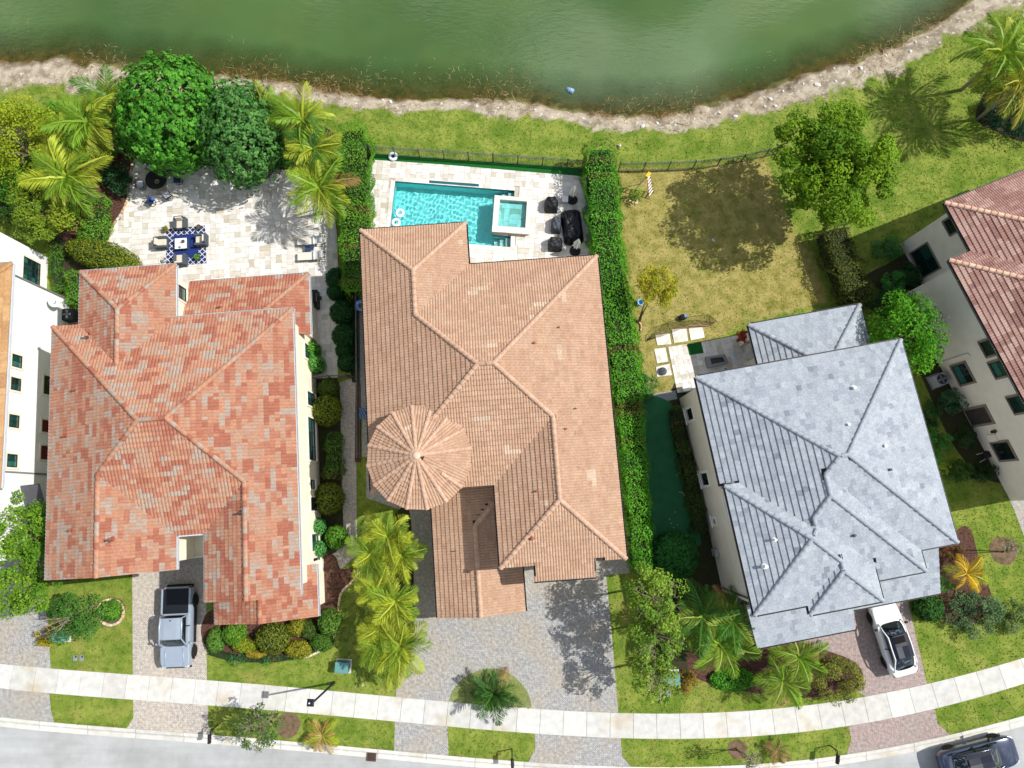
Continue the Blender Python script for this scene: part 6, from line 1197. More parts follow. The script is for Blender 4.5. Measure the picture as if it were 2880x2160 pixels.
# rug
bm = B(); rugp = PX([(467, 645), (577, 634), (581, 741), (467, 750)], .04); rc = Vector((np.mean([q[0] for q in rugp]), np.mean([q[1] for q in rugp]), .04))
rug = bpy.data.materials.new('trellis_rug'); rug.use_nodes = True; t = rug.node_tree; N = t.nodes; L = t.links; tcn = N.new('ShaderNodeTexCoord'); mp = N.new('ShaderNodeMapping'); mp.inputs['Rotation'].default_value = (0, 0, .785); mp.inputs['Scale'].default_value = (3.4, 3.4, 1); L.new(tcn.outputs['Object'], mp.inputs['Vector'])
vo = N.new('ShaderNodeTexVoronoi'); vo.feature = 'DISTANCE_TO_EDGE'; vo.inputs['Randomness'].default_value = 0; vo.inputs['Scale'].default_value = 1; L.new(mp.outputs['Vector'], vo.inputs['Vector']); r = N.new('ShaderNodeMath'); r.operation = 'GREATER_THAN'; r.inputs[1].default_value = .07; L.new(vo.outputs['Distance'], r.inputs[0]); x = N.new('ShaderNodeMix'); x.data_type = 'RGBA'; x.inputs['A'].default_value = (*lin(214, 216, 220), 1); x.inputs['B'].default_value = (*lin(28, 42, 92), 1); L.new(r.outputs[0], x.inputs['Factor']); L.new(x.outputs['Result'], N['Principled BSDF'].inputs['Base Color']); N['Principled BSDF'].inputs['Roughness'].default_value = .95
rg = thing('patio_rug', 'navy and white trellis rug under the wicker seating', 'rug', rc); prism(bm, [(a - rc.x, b_ - rc.y) for a, b_ in rugp], 0, .015); obj('pile', bm, rug, rg)
bm = B(); prism(bm, [((a - rc.x) * .62, (b_ - rc.y) * .62) for a, b_ in rugp], .016, .02); obj('centre_field', bm, mat('rug_blue', lin(28, 46, 104), rough=.95, var=.1), rg)
armchair(514, 634, rad(-86), 'wicker armchair on the lake side of the low white table'); armchair(461, 688, rad(4), 'wicker armchair on the mulch bed side of the low white table'); armchair(572, 680, rad(184), 'wicker armchair on the hedge side of the low white table'); armchair(514, 736, rad(94), 'wicker armchair closest to the red roof')
t_ = thing('coffee_table', 'low square white topped table in the middle of the wicker armchairs', 'table', P(515, 690, .05), rad(4.5)); obj('base', bevel(box(B(), (0, 0, 0), (.82, .76, .36)), .02), wick, t_); obj('top', bevel(box(B(), (0, 0, .362), (.86, .8, .035)), .01), mat('white_top', lin(226, 226, 224), rough=.5), t_)
t_ = thing('table_ornament', 'dark glass vase on the low white table', 'vase', P(517, 680, .45)); obj('bowl', lathe(B(), [(.05, 0), (.11, .06), (.12, .14), (.08, .2), (.04, .24)], 14), mat('smoke_glass', lin(70, 62, 56), rough=.15, spec=.8), t_); obj('neck', lathe(B(), [(.035, 0), (.03, .1)], 10, (0, 0, .24)), mat('smoke_glass', lin(70, 62, 56)), t_)
t_ = thing('table_ornament', 'small teal jar on the low white table', 'jar', P(507, 695, .45)); obj('jar', lathe(B(), [(.05, 0), (.075, .05), (.06, .13), (.03, .15)], 12), mat('teal_glaze', lin(30, 130, 126), rough=.2, spec=.7), t_); obj('lid', lathe(B(), [(.045, 0), (.02, .03)], 10, (0, 0, .15)), mat('teal_lid', lin(60, 150, 140)), t_)
terra = mat('terracotta_pot', lin(186, 112, 84), rough=.85, var=.12); greyp = mat('grey_pot', lin(70, 70, 74), rough=.7, var=.1); whitep = mat('pale_pot', lin(196, 192, 186), rough=.7)
def pot(u, v, r, h, m, label, n=160, c1=G_B1, c2=G_B2, zb=.04):
    t_ = thing('flower_pot', label, 'flower pot', P(u, v, zb), 0, 'potted plants'); obj('pot', lathe(B(), [(r * .7, 0), (r, h * .9), (r * 1.08, h * .9), (r * 1.08, h), (r * .92, h), (r * .9, h * .88), (0, h * .86)], 16), m, t_); C, Nn, s, tn = clump_crown((r * 1.3, r * 1.3, r), n, c1, c2, .09, nclump=12, cr=.4); C[:, 2] += h + r * .6; add_mesh('plant', leaf_mesh('plant', C, Nn, s, tn, leaf_m), t_)
pot(470, 648, .19, .32, terra, 'terracotta pot with a small plant at the rug corner'); pot(563, 642, .17, .3, greyp, 'dark pot with dry stems at the rug corner', 30, lin(120, 100, 70), lin(150, 130, 90)); pot(466, 733, .17, .28, whitep, 'pale square pot by the armchair nearest the roof', 30, lin(70, 70, 60), lin(90, 90, 70)); pot(560, 727, .19, .26, greyp, 'leafy bright green plant on the rug corner', 300); pot(2092, 948, .32, .6, greyp, 'large pot at the corner of the shaded patio', 90, lin(140, 40, 36), lin(176, 70, 50))
# dining set
iron = mat('cast_iron', lin(26, 27, 30), rough=.5, var=.1); seatb = mat('navy_seat', lin(34, 52, 98), rough=.9, var=.2)
t_ = thing('dining_table', 'round black patio table in tree shade', 'table', P(452, 516, .04)); obj('top', lathe(B(), [(.0, .70), (.78, .70), (.80, .72), (.78, .74), (0, .745)], 32), iron, t_); obj('pedestal', lathe(B(), [(.28, 0), (.26, .04), (.08, .1), (.06, .5), (.16, .7)], 16), iron, t_)
t_ = thing('table_bowl', 'straw coloured bowl on the round black table', 'bowl', P(443, 512, .79)); obj('bowl', lathe(B(), [(.09, 0), (.17, .07), (.18, .1), (.15, .1), (.07, .03)], 16), mat('straw_bowl', lin(140, 124, 90), rough=.9, var=.2), t_); obj('filling', lathe(B(), [(.13, .06), (.06, .09), (0, .09)], 12), mat('moss', lin(90, 96, 60)), t_)
def iron_chair(u, v, rz, label, seat):
    t_ = thing('patio_chair', label, 'chair', P(u, v, .04), rz, 'iron chairs round the black table'); bm = B(); torus(bm, .26, .02, 20, 6, (0, 0, .03)); tube(bm, [(-.26, 0, .03), (.26, 0, .03)], .015, 5); tube(bm, [(0, -.26, .03), (0, .26, .03)], .015, 5); tube(bm, [(0, 0, .03), (0, 0, .4)], .035, 8); obj('swivel_base', bm, iron, t_)
    obj('seat_frame', bevel(box(B(), (0, 0, .4), (.5, .52, .03)), .01), iron, t_); obj('seat_cushion', bevel(box(B(), (.02, 0, .432), (.46, .48, .07)), .03), seat, t_)
    bm = B(); tube(bm, [(-.24, -.25, .42), (-.3, -.25, .75), (-.34, -.18, .92), (-.36, 0, .97), (-.34, .18, .92), (-.3, .25, .75), (-.24, .25, .42)], .018, 6)
    for y in (-.15, -.05, .05, .15): tube(bm, [(-.25, y, .42), (-.34, y, .93)], .009, 4)
    for z_ in (.55, .68, .81): tube(bm, [(-.27, -.25, z_), (-.29, .25, z_)], .009, 4)
    obj('backrest', bm, iron, t_)
    for s in (-1, 1): obj('arm', tube(B(), [(-.28, s * .25, .66), (.1, s * .28, .66), (.2, s * .27, .6), (.2, s * .26, .42)], .016, 6), iron, t_)
whs = mat('white_seat', lin(196, 200, 208), rough=.9, var=.2)
iron_chair(402, 526, rad(10), 'iron chair at the black table nearest the mulch bed', whs); iron_chair(430, 572, rad(65), 'iron chair with a blue round cushion at the black table', seatb); iron_chair(478, 556, rad(125), 'iron chair with a patterned seat in front of the black table', whs); iron_chair(505, 512, rad(182), 'iron chair at the black table on the hedge side', seatb); iron_chair(434, 478, rad(-70), 'iron chair at the black table under the round tree', whs)
t_ = thing('round_cushion', 'round blue cushion on the iron chair back', 'cushion', P(431, 560, .7)); obj('cushion', lathe(B(), [(0, 0), (.13, .03), (.17, .1), (.13, .17), (0, .2)], 16), mat('blue_round', lin(66, 98, 160), rough=.9, var=.1), t_, smooth=True)
# loungers
def lounger(u, v, rz, label):
    t_ = thing('sun_lounger', label, 'sun lounger', P(u, v, .04), rz, 'sun loungers'); slg = mat('sling_cream', lin(206, 202, 190), rough=.85, var=.05)
    obj('seat', bevel(box(B(), (-.38, 0, .3), (1.25, .6, .05)), .02), slg, t_); o_ = obj('backrest', bevel(box(B(), (.36, 0, 0), (.75, .6, .05)), .02), slg, t_, loc=(.24, 0, .31)); o_.rotation_euler = (0, -.45, 0); obj('pillow', bevel(box(B(), (.62, 0, .055), (.2, .56, .1)), .04), mat('pillow_grey', lin(168, 172, 182), rough=.9), o_)
    obj('towel_roll', tube(B(), [(.22, -.33, .42), (.22, .33, .42)], .085, 12), mat('towel_white', lin(206, 210, 220), rough=.95, var=.06), t_, smooth=True)
    bm = B()
    for s in (-1, 1): tube(bm, [(-1.0, s * .31, .29), (1.0, s * .31, .29)], .02, 6)
    for x in (-.85, .35, .95):
        for s in (-1, 1): tube(bm, [(x, s * .31, 0), (x, s * .31, .29)], .018, 6)
    tube(bm, [(.95, -.31, .29), (.95, .31, .29)], .018, 6); obj('frame', bm, iron, t_)
lounger(878, 681, rad(3), 'cream sun lounger nearer the lake of the pair'); lounger(879, 724, rad(3), 'cream sun lounger nearer the red roof of the pair')
t_ = thing('side_table', 'low dark blue side table between the two sun loungers', 'table', P(873, 703, .04), rad(4)); obj('top', bevel(box(B(), (0, 0, .3), (.62, .36, .04)), .015), mat('blue_top', lin(42, 60, 96), rough=.5), t_)
for x in (-.27, .27):
    for y in (-.14, .14): obj('leg', box(B(), (x, y, 0), (.04, .04, .299)), iron, t_)
t_ = thing('garden_grill', 'black barbecue grill with a side burner against the red house', 'grill', P(890, 848, .04), rad(4)); obj('cart', bevel(box(B(), (0, 0, .05), (.55, 1.3, .75)), .02), iron, t_); obj('hood', (lambda bm: bevel(box(bm, (0, 0, .802), (.58, .8, .3), top=(.55, .95)), .05))(B()), iron, t_); obj('side_shelf', bevel(box(B(), (.42, 0, .72), (.3, .28, .05)), .01), iron, t_); obj('handle', tube(B(), [(.26, -.3, 1.0), (.26, .3, 1.0)], .02, 6), rim_m, t_)
sheet('turf_mat', PX([(873, 880), (888, 880), (888, 925), (874, 925)], .04), .045, turf)
t_ = thing('storage_box', 'white box leaning beside the grill below the red eave', 'box', P(884, 940, .04), rad(-25)); obj('body', bevel(box(B(), (0, 0, 0), (.4, .5, .6)), .03), frame_w, t_); obj('lid', bevel(box(B(), (0, 0, .602), (.44, .54, .05)), .015), frame_w, t_)

# ------------------------------------------------------------------ pool side
ringw = mat('vinyl_white', lin(216, 222, 236), rough=.3, var=.04, spec=.5); ringb = mat('vinyl_stripe', lin(120, 140, 200), rough=.3)
def ring(u, v, z_, R, label, m=ringw, tilt=(0, 0, 0)):
    t_ = thing('swim_ring', label, 'swim ring', P(u, v, z_), random.uniform(0, 3), 'inflatable swim rings'); t_.rotation_euler = (tilt[0], tilt[1], 0); obj('tube', torus(B(), R * .68, R * .32, 28, 12, (0, 0, R * .32)), m, t_, smooth=True); obj('valve', lathe(B(), [(.02, 0), (.02, .03), (0, .035)], 8, (R * .68, 0, R * .62)), ringb, t_)
ring(1106, 442, .02, .36, 'white swim ring on the turf by the pool fence'); ring(1125, 601, -.16, .36, 'white swim ring floating in the pool, the one nearer the lake'); ring(1114, 628, -.16, .36, 'white swim ring floating in the pool, the one nearer the roof'); ring(1014, 858, .9, .42, 'blue inflatable ring leaning in the shade beside the tan house', mat('vinyl_blue', lin(110, 140, 190), rough=.3, var=.1), (.5, .3, 0))
t_ = thing('crumpled_tarp', 'crumpled pale blue tarp on the gravel strip beside the turret house', 'tarp', P(1023, 1163, 0), .1); bm = B(); bmesh.ops.create_grid(bm, x_segments=14, y_segments=14, size=.5)
for q in bm.verts: q.co = Vector((q.co.x * .5, q.co.y * .75, .25 * abs(math.sin(q.co.x * 9 + q.co.y * 5)) + .15 * random.random() + .05))
obj('sheet', bm, mat('tarp_blue', lin(140, 168, 206), rough=.4, var=.3, scale=6), t_)
cov = mat('black_cover', lin(24, 26, 30), rough=.55, var=.25, scale=4, bump=.5, bscale=5); covg = mat('slate_cover', lin(62, 66, 74), rough=.6, var=.12, scale=4, bump=.3, bscale=4)
def covered(u, v, L_, W_, h, rz, m, label, seed, name='furniture_cover'):
    """draped waterproof cover: a soft box with folds, open hem"""
    t_ = thing(name, label, 'furniture cover', P(u, v, .036), rz, 'covered pool furniture'); rr = random.Random(seed); bm = B(); nx_, ny_ = 16, 16; g = []
    for i in range(nx_ + 1):
        row = []
        for j in range(ny_ + 1):
            a, b_ = i / nx_ * 2 - 1, j / ny_ * 2 - 1; e = max(abs(a), abs(b_)); top = min(1, max(0, (1 - e) / .22)); top = top ** .45; f = 1 - .10 * top
            x, y = a * L_ / 2 * f, b_ * W_ / 2 * f; rr_ = (abs(a) ** 6 + abs(b_) ** 6) ** (1 / 6); sc = (e / rr_) if rr_ > 1e-6 else 1; x *= sc; y *= sc
            zz = h * top * (.92 + .08 * math.sin(a * 2 + seed)) + (.035 * math.sin(a * 6 + b_ * 5 + seed) + .02 * math.sin(b_ * 11 - a * 7 + seed * 2)) * top + (.02 if e > .99 else 0)
            if e > .8: q = 1 + .02 * math.sin(14 * math.atan2(b_, a) + seed); x *= q; y *= q
            row.append(bm.verts.new((x, y, max(.0, zz))))
        g.append(row)
    for i in range(nx_):
        for j in range(ny_): bm.faces.new((g[i][j], g[i + 1][j], g[i + 1][j + 1], g[i][j + 1]))
    o_ = obj('cover', bm, m, t_, smooth=True); bm = B(); tube(bm, [(L_ / 2 * math.cos(a) * abs(math.cos(a)) ** -.6 * .99 if abs(math.cos(a)) > 1e-3 else 0, W_ / 2 * math.sin(a) * abs(math.sin(a)) ** -.6 * .99 if abs(math.sin(a)) > 1e-3 else 0, .015) for a in np.linspace(0, 2 * math.pi, 33)], .012, 5); obj('hem', bm, m, t_)
covered(1550, 580, 1.0, 1.15, .85, rad(-3), cov, 'square black cover nearest the lake beside the spa', 1); covered(1564, 636, .75, 1.25, .7, rad(-4), covg, 'slate grey cover in the middle beside the long black cover', 2); covered(1561, 690, 1.05, 1.05, .8, rad(-2), cov, 'square black cover nearest the roof beside the pool', 3); covered(1609, 640, 1.5, 2.75, .8, rad(6), mat('navy_cover', lin(16, 20, 28), rough=.45, var=.2, scale=3, bump=.3, bscale=4), 'long black covered table beside the long hedge', 4)
t_ = thing('side_table', 'small pale cube table by the furled parasol nearer the lake', 'table', P(1588, 566, .036), rad(-3)); obj('top', bevel(box(B(), (0, 0, .42), (.46, .46, .03)), .008), frame_w, t_); obj('body', box(B(), (0, 0, 0), (.42, .42, .419)), metal_white, t_)
def parasol(u, v, tu, tv, label):
    b0 = P(u, v, .036); tp = P(tu, tv, 2.3) - b0; t_ = thing('parasol', label, 'parasol', b0, 0, 'furled pool parasols'); obj('base', lathe(B(), [(.40, 0), (.40, .05), (.34, .09), (.08, .12), (.06, .3)], 28), bx_m, t_); d = tp
    obj('pole', tube(B(), [(0, 0, .1), d * .5, d], .024, 8), rim_m, t_)
    bm = B(); rows = []; n_ = 32
    for s, r in ((.42, .2), (.48, .26), (.62, .2), (.8, .12), (.97, .035)): rows.append([bm.verts.new(d * s + Vector((math.cos(2 * math.pi * q / n_), math.sin(2 * math.pi * q / n_), 0)) * r * (1 + .28 * math.cos(8 * 2 * math.pi * q / n_))) for q in range(n_)])
    for a, b_ in zip(rows, rows[1:]):
        for q in range(n_): bm.faces.new((a[q], a[(q + 1) % n_], b_[(q + 1) % n_], b_[q]))
    bm.faces.new(rows[-1]); obj('canopy', bm, mat('canvas_white', lin(216, 214, 208), rough=.9, var=.05), t_)
parasol(1609, 562, 1616, 522, 'furled white parasol nearer the lake'); parasol(1617, 706, 1628, 672, 'furled white parasol nearer the roof')

# ------------------------------------------------------------------ grey house garden things
st_ = bpy.data.objects.new('stepping_stones', None); link(st_); st_['kind'] = 'structure'; zz = lambda q: (1780 + q[0] / 5.53, 860 + q[1] / 5.53)
for q in ([(345, 460), (570, 430), (595, 600), (380, 615)], [(600, 370), (830, 350), (855, 550), (640, 580)], [(865, 355), (1085, 335), (1115, 495), (900, 540)], [(330, 675), (505, 650), (550, 870), (375, 895)], [(355, 950), (570, 905), (605, 1080), (375, 1105)]):
    p_ = PX([zz(c_) for c_ in q]); HARD.append(p_); obj('slab', prism(B(), p_, -.02, .05), mat('stepping_stone', lin(220, 216, 208), rough=.85, var=.1, scale=4, coord='World', col2=lin(190, 184, 172), c2scale=2.), st_)
sheet('turf_mat', PX([zz(c_) for c_ in ((840, 600), (1060, 562), (1100, 735), (880, 768))], .04), .047, turf)
t_ = thing('fire_pit_cover', 'round dark grey lid on the last stepping stone', 'lid', P(*zz((460, 1022)), .05)); obj('bowl', lathe(B(), [(.24, 0), (.27, .1), (.28, .12)], 24), covg, t_); obj('lid', lathe(B(), [(.29, .12), (.28, .16), (.15, .2), (0, .21)], 24), covg, t_); obj('handle', tube(B(), [(-.12, -.04, .2), (-.06, -.02, .25), (.06, .02, .25), (.12, .04, .2)], .018, 6), bx_m, t_)
fp = PX([zz(c_) for c_ in ((1130, 800), (1420, 760), (1475, 890), (1165, 968))], .3); fc = P(*zz((1300, 865)), 0); t_ = thing('fire_table', 'rectangular grey stone fire table on the shaded patio', 'fire table', (fc.x, fc.y, .036)); lf = [(a - fc.x, b_ - fc.y) for a, b_ in fp]; inn = [(a * .68, b_ * .55) for a, b_ in lf]; stn = mat('grey_stone', lin(130, 130, 134), rough=.8, var=.2, scale=3)
obj('body', prism(B(), lf, 0, .38, holes=[inn]), stn, t_); obj('burner_tray', prism(B(), inn, .0, .28), mat('fire_glass', lin(34, 36, 40), rough=.3, var=.6, scale=10), t_); obj('rim', prism(B(), [(a * 1.03, b_ * 1.03) for a, b_ in lf], .382, .42, holes=[inn]), stn, t_)
for q, lb, cc in (((1595, 778), 'pale blue leaflet lying on the shaded patio', lin(150, 196, 226)), ((1450, 998), 'blue slip lying at the grey roof edge', lin(70, 150, 200))): t_ = thing('leaflet', lb, 'leaflet', P(*zz(q), .04), .5); obj('sheet', box(B(), (0, 0, 0), (.2, .3, .012)), mat('paper_' + lb[:4].strip(), cc, rough=.8), t_)
t_ = thing('storage_box', 'white utility box at the patio end beside the grey roof corner', 'box', P(*zz((800, 1300)), .04), rad(12)); obj('body', bevel(box(B(), (0, 0, 0), (.5, .4, .62)), .04), frame_w, t_); obj('lid', bevel(box(B(), (0, 0, .622), (.54, .44, .06)), .02), frame_w, t_)
# folded sports net
net_m = mat('black_net', lin(20, 22, 22), rough=.8); rodp = mat('pink_rod', lin(176, 130, 122), rough=.5)
n0 = P(*zz((750, 340))); t_ = thing('sports_net', 'collapsed black sports net lying over the stepping stones', 'net', n0)
top_ = [P(*zz(q), .9) - n0 for q in ((525, 265), (690, 205), (950, 165), (1180, 140))]; bot_ = [P(*zz(q), .05) - n0 for q in ((600, 420), (740, 345), (1000, 340), (1205, 320))]; tipl, tipr = P(*zz((200, 550)), .05) - n0, P(*zz((1310, 243)), .2) - n0
bm = B(); tube(bm, [tipl, P(*zz((340, 410)), .6) - n0] + top_ + [tipr], .016, 6); tube(bm, [top_[0], bot_[0]], .014, 6); tube(bm, [top_[-1], bot_[-1]], .014, 6); tube(bm, [tipl, bot_[0]], .012, 5); obj('frame', bm, iron, t_)
obj('fibre_rod', tube(B(), [bot_[0], P(*zz((740, 355)), .2) - n0, P(*zz((900, 305)), .3) - n0, P(*zz((1060, 300)), .25) - n0, bot_[-1]], .018, 6), rodp, t_); obj('fibre_rod', tube(B(), [P(*zz((740, 355)), .12) - n0, P(*zz((900, 345)), .1) - n0, P(*zz((1100, 290)), .1) - n0, tipr], .018, 6), rodp, t_)
bm = B(); Lp, Rp = [tipl] + top_ + [tipr], [tipl] + bot_ + [tipr]; U_ = 60
def along(pl_, s): f = s * (len(pl_) - 1); i = min(int(f), len(pl_) - 2); return pl_[i].lerp(pl_[i + 1], f - i)
for i in range(U_ + 1):
    a, b_ = along(Lp, i / U_), along(Rp, i / U_)
    if (a - b_).length > .05: tube(bm, [a, a.lerp(b_, .5) + Vector((0, 0, -.06)), b_], .0045, 3, cap=False)
for j in range(1, 14):
    tube(bm, [along(Lp, i / 24).lerp(along(Rp, i / 24), j / 14) + Vector((0, 0, -.06 * math.sin(math.pi * j / 14))) for i in range(25)], .0045, 3, cap=False)
obj('netting', bm, net_m, t_)
t_ = thing('sport_bag', 'black bag with a blue panel on the dry lawn beside the sports net', 'bag', P(*zz((765, 190)), 0), .3); bm = B(); bmesh.ops.create_uvsphere(bm, u_segments=16, v_segments=10, radius=.3); bmesh.ops.scale(bm, vec=(1.15, .75, .7), verts=bm.verts); bmesh.ops.translate(bm, vec=(0, 0, .2), verts=bm.verts); obj('bag', bm, net_m, t_, smooth=True); obj('panel', bevel(box(B(), (.18, .03, .28), (.2, .26, .13)), .04), mat('panel_blue', lin(110, 130, 176), rough=.8), t_)
# step ladder
fA, fB_, ap, bk = P(1826, 560), P(1838, 543), P(1823, 492, 1.85), P(1787, 533); t_ = thing('step_ladder', 'orange step ladder with pale treads on the dry lawn', 'ladder', (fA + fB_) / 2); o0 = (fA + fB_) / 2; wv = (fB_ - fA); ora = mat('fibreglass_orange', lin(196, 84, 34), rough=.5, var=.08); alu = mat('aluminium', lin(196, 198, 204), rough=.4, metal=.5)
tA, tB = ap - wv * .3, ap + wv * .3; bA, bB = bk - wv * .0, bk + wv * .9
for a, b_ in ((fA, tA), (fB_, tB)): obj('rail', tube(B(), [a - o0, b_ - o0], .035, 4), ora, t_)
for a, b_ in ((bA, tA), (bB, tB)): obj('rear_leg', tube(B(), [a - o0, b_ - o0], .03, 4), alu, t_)
for i in range(1, 7): q = i / 7; obj('tread', tube(B(), [fA.lerp(tA, q) - o0, fB_.lerp(tB, q) - o0], .045, 4), alu, t_)
obj('top_cap', bevel(box(B(), (ap - o0)[:], (.24, .42, .08), math.atan2(wv.y, wv.x) + 1.57), .02), mat('cap_yellow', lin(226, 180, 40), rough=.5), t_)
def ball(u, v, r, label, m, name='ball'):
    t_ = thing(name, label, 'ball', P(u, v, 0)); bm = B(); bmesh.ops.create_icosphere(bm, subdivisions=3, radius=r); bmesh.ops.translate(bm, vec=(0, 0, r), verts=bm.verts); obj('shell', bm, m, t_, smooth=True); bm = B()
    for d in ((0, 0, 1), (.85, 0, .5), (-.3, .8, .5), (-.3, -.8, .5), (.2, .3, .93)): d = Vector(d).normalized(); q = Matrix.Translation(Vector((0, 0, r)) + d * r * .97) @ d.to_track_quat('Z', 'Y').to_matrix().to_4x4(); tube(bm, [q @ Vector((0, 0, 0)), q @ Vector((0, 0, r * .05))], r * .3, 5)
    obj('patch', bm, bx_m, t_)
ball(2005, 677, .13, 'white football with dark patches on the shaded dry lawn', frame_w); ball(1742, 411, .11, 'small white ball on the lake lawn beside the long hedge', frame_w)
t_ = thing('toy_bucket', 'light blue plastic toy under the small golden green tree', 'toy', P(1800, 853)); obj('bucket', lathe(B(), [(.16, 0), (.22, .3), (.24, .3), (.2, .28), (.14, .03)], 14), mat('toy_blue', lin(90, 180, 222), rough=.4), t_); obj('handle', torus(B(), .2, .012, 18, 6, (0, 0, .3)), frame_w, t_)
fl0 = P(1935, 1406); t_ = thing('golf_flag', 'small white flag on the putting green', 'flag', fl0); tp = P(1918, 1384, .9) - fl0; obj('pole', tube(B(), [(0, 0, 0), tp], .012, 6), frame_w, t_); bm = B(); v = [bm.verts.new(tp + Vector(q)) for q in ((0, 0, 0), (-.1, .0, -.02), (-.2, .04, -.04), (-.2, .0, -.24), (-.1, -.03, -.22), (0, -.04, -.2))]; bm.faces.new((v[0], v[1], v[4], v[5])); bm.faces.new((v[1], v[2], v[3], v[4])); bmesh.ops.solidify(bm, geom=bm.faces[:], thickness=.006); obj('flag_cloth', bm, frame_w, t_)
for u, v in ((1904, 1337), (1899, 1440), (1888, 1472), (1895, 1484), (1905, 1476), (1883, 1460)): t_ = thing('golf_ball', 'small pale golf ball on the putting green', 'ball', P(u, v, .015), 0, 'golf balls on the putting green'); bm = B(); bmesh.ops.create_icosphere(bm, subdivisions=2, radius=.035); bmesh.ops.translate(bm, vec=(0, 0, .035), verts=bm.verts); obj('shell', bm, frame_w, t_, smooth=True)
# brown house things
def ac_unit(u, v, rz, label, m, zt=.85):
    t_ = thing('air_conditioner', label, 'air conditioner', P(u, v, 0), rz, 'air conditioners'); bm = B(); box(bm, (0, 0, .08), (.85, .85, zt - .1)); bevel(bm, .05); obj('casing', bm, m, t_); obj('pad', box(B(), (0, 0, 0), (1.0, 1.0, .075)), stn, t_); bm = B(); lathe(bm, [(.34, zt - .018), (.36, zt + .005), (.34, zt + .012), (.30, zt + .005)], 24); obj('fan_ring', bm, bx_m, t_); obj('fan_well', lathe(B(), [(.31, zt - .012), (0, zt - .012)], 24), bx_m, t_)
    for k in range(4): obj('fan_blade', box(B(), (.15 * math.cos(k * 1.571), .15 * math.sin(k * 1.571), zt - .006), (.28, .13, .012), k * 1.571), rim_m, t_)
    obj('guard', (lambda bm: [torus(bm, r, .006, 20, 4, (0, 0, zt + .02)) for r in (.1, .2, .3)] and bm)(B()), rim_m, t_)
ac_unit(2630, 1072, rad(22), 'grey air conditioner with a round fan against the beige wall', mat('ac_grey', lin(150, 154, 164), rough=.5, var=.05)); ac_unit(208, 892, rad(4), 'dark air conditioner squeezed between the white house and the red roof', mat('ac_dark', lin(40, 42, 44), rough=.6, var=.1))
t_ = thing('wheelbarrow', 'upturned dark garden cart with pale handles by the brown house window', 'cart', P(2772, 1278), rad(20)); bm = B(); box(bm, (0, 0, .2), (.9, .55, .3), top=(.8, .7)); obj('tray', bevel(bm, .05), iron, t_)
for s in (-1, 1): obj('handle', tube(B(), [(-.9, s * .28, .45), (.5, s * .12, .2)], .02, 6), metal_white, t_)
obj('wheel', torus(B(), .16, .05, 18, 8, M=Matrix.Translation((.55, 0, .21)) @ Matrix.Rotation(1.571, 4, 'X')), tyre_m, t_)
# satellite dish
d0 = P(146, 852, 2.25); t_ = thing('satellite_dish', 'pale oval satellite dish on the wall of the white house', 'satellite dish', d0); bm = B(); lathe(bm, [(0, 0), (.12, .012), (.25, .05), (.38, .12), (.385, .11), (.25, .035), (.12, -.004)], 28); ds = mat('dish_grey', lin(196, 200, 204), rough=.5, var=.05); dd = Vector((.75, -.25, .62)).normalized(); o_ = obj('dish', bm, ds, t_, smooth=True, loc=(.35, 0, .35)); o_.rotation_euler = dd.to_track_quat('Z', 'Y').to_euler()
obj('mount', tube(B(), [(-.15, 0, 0), (.1, 0, .1), (.35, 0, .33)], .03, 6), metal_white, t_); lnb = Vector((.35, 0, .35)) + dd * .42; obj('feed_arm', tube(B(), [Vector((.4, -.05, .1)), lnb], .015, 5), metal_white, t_); bm = B(); tube(bm, [lnb, lnb - dd * .12], .045, 8); obj('feed_horn', bm, bx_m, t_)
# lake things
t_ = thing('floating_barrel', 'pale blue barrel floating near the shore', 'barrel', P(1603, 257, WATER_Z - .1), .6); bm = B(); lathe(bm, [(.17, -.28), (.2, -.24), (.2, -.09), (.215, -.08), (.2, -.07), (.2, .07), (.215, .08), (.2, .09), (.2, .24), (.17, .28)], 18); o_ = obj('drum', bm, mat('barrel_blue', lin(130, 160, 196), rough=.4, var=.15), t_, smooth=True, loc=(0, 0, .12)); o_.rotation_euler = (1.4, 0, .5); obj('bung', lathe(B(), [(.03, 0), (.03, .03)], 8, (.08, 0, .28)), frame_w, o_)
t_ = thing('bucket', 'white bucket lying among the dark shrubs at the photo edge', 'bucket', P(2790, 303, .1), .4); o_ = obj('pail', lathe(B(), [(.11, 0), (.15, .34), (.165, .34), (.165, .36), (.14, .36), (.10, .02)], 16), frame_w, t_); o_.rotation_euler = (.9, .4, 0); obj('bail', torus(B(), .14, .008, 16, 5, (0, 0, .36)), rim_m, o_)
rock_m = mat('pale_rock', lin(206, 204, 200), rough=.9, var=.2, scale=5, bump=.6, bscale=10); RK = []
for k in range(4):
    bm = B(); bmesh.ops.create_icosphere(bm, subdivisions=2, radius=.5); rr = np.random.default_rng(60 + k)
    for q in bm.verts: q.co = Vector((q.co.x * 1.2, q.co.y * .85, q.co.z * .6)) * rr.uniform(.82, 1.15)
    me = bpy.data.meshes.new('rock'); bm.to_mesh(me); bm.free(); me.materials.append(rock_m); RK.append(me)
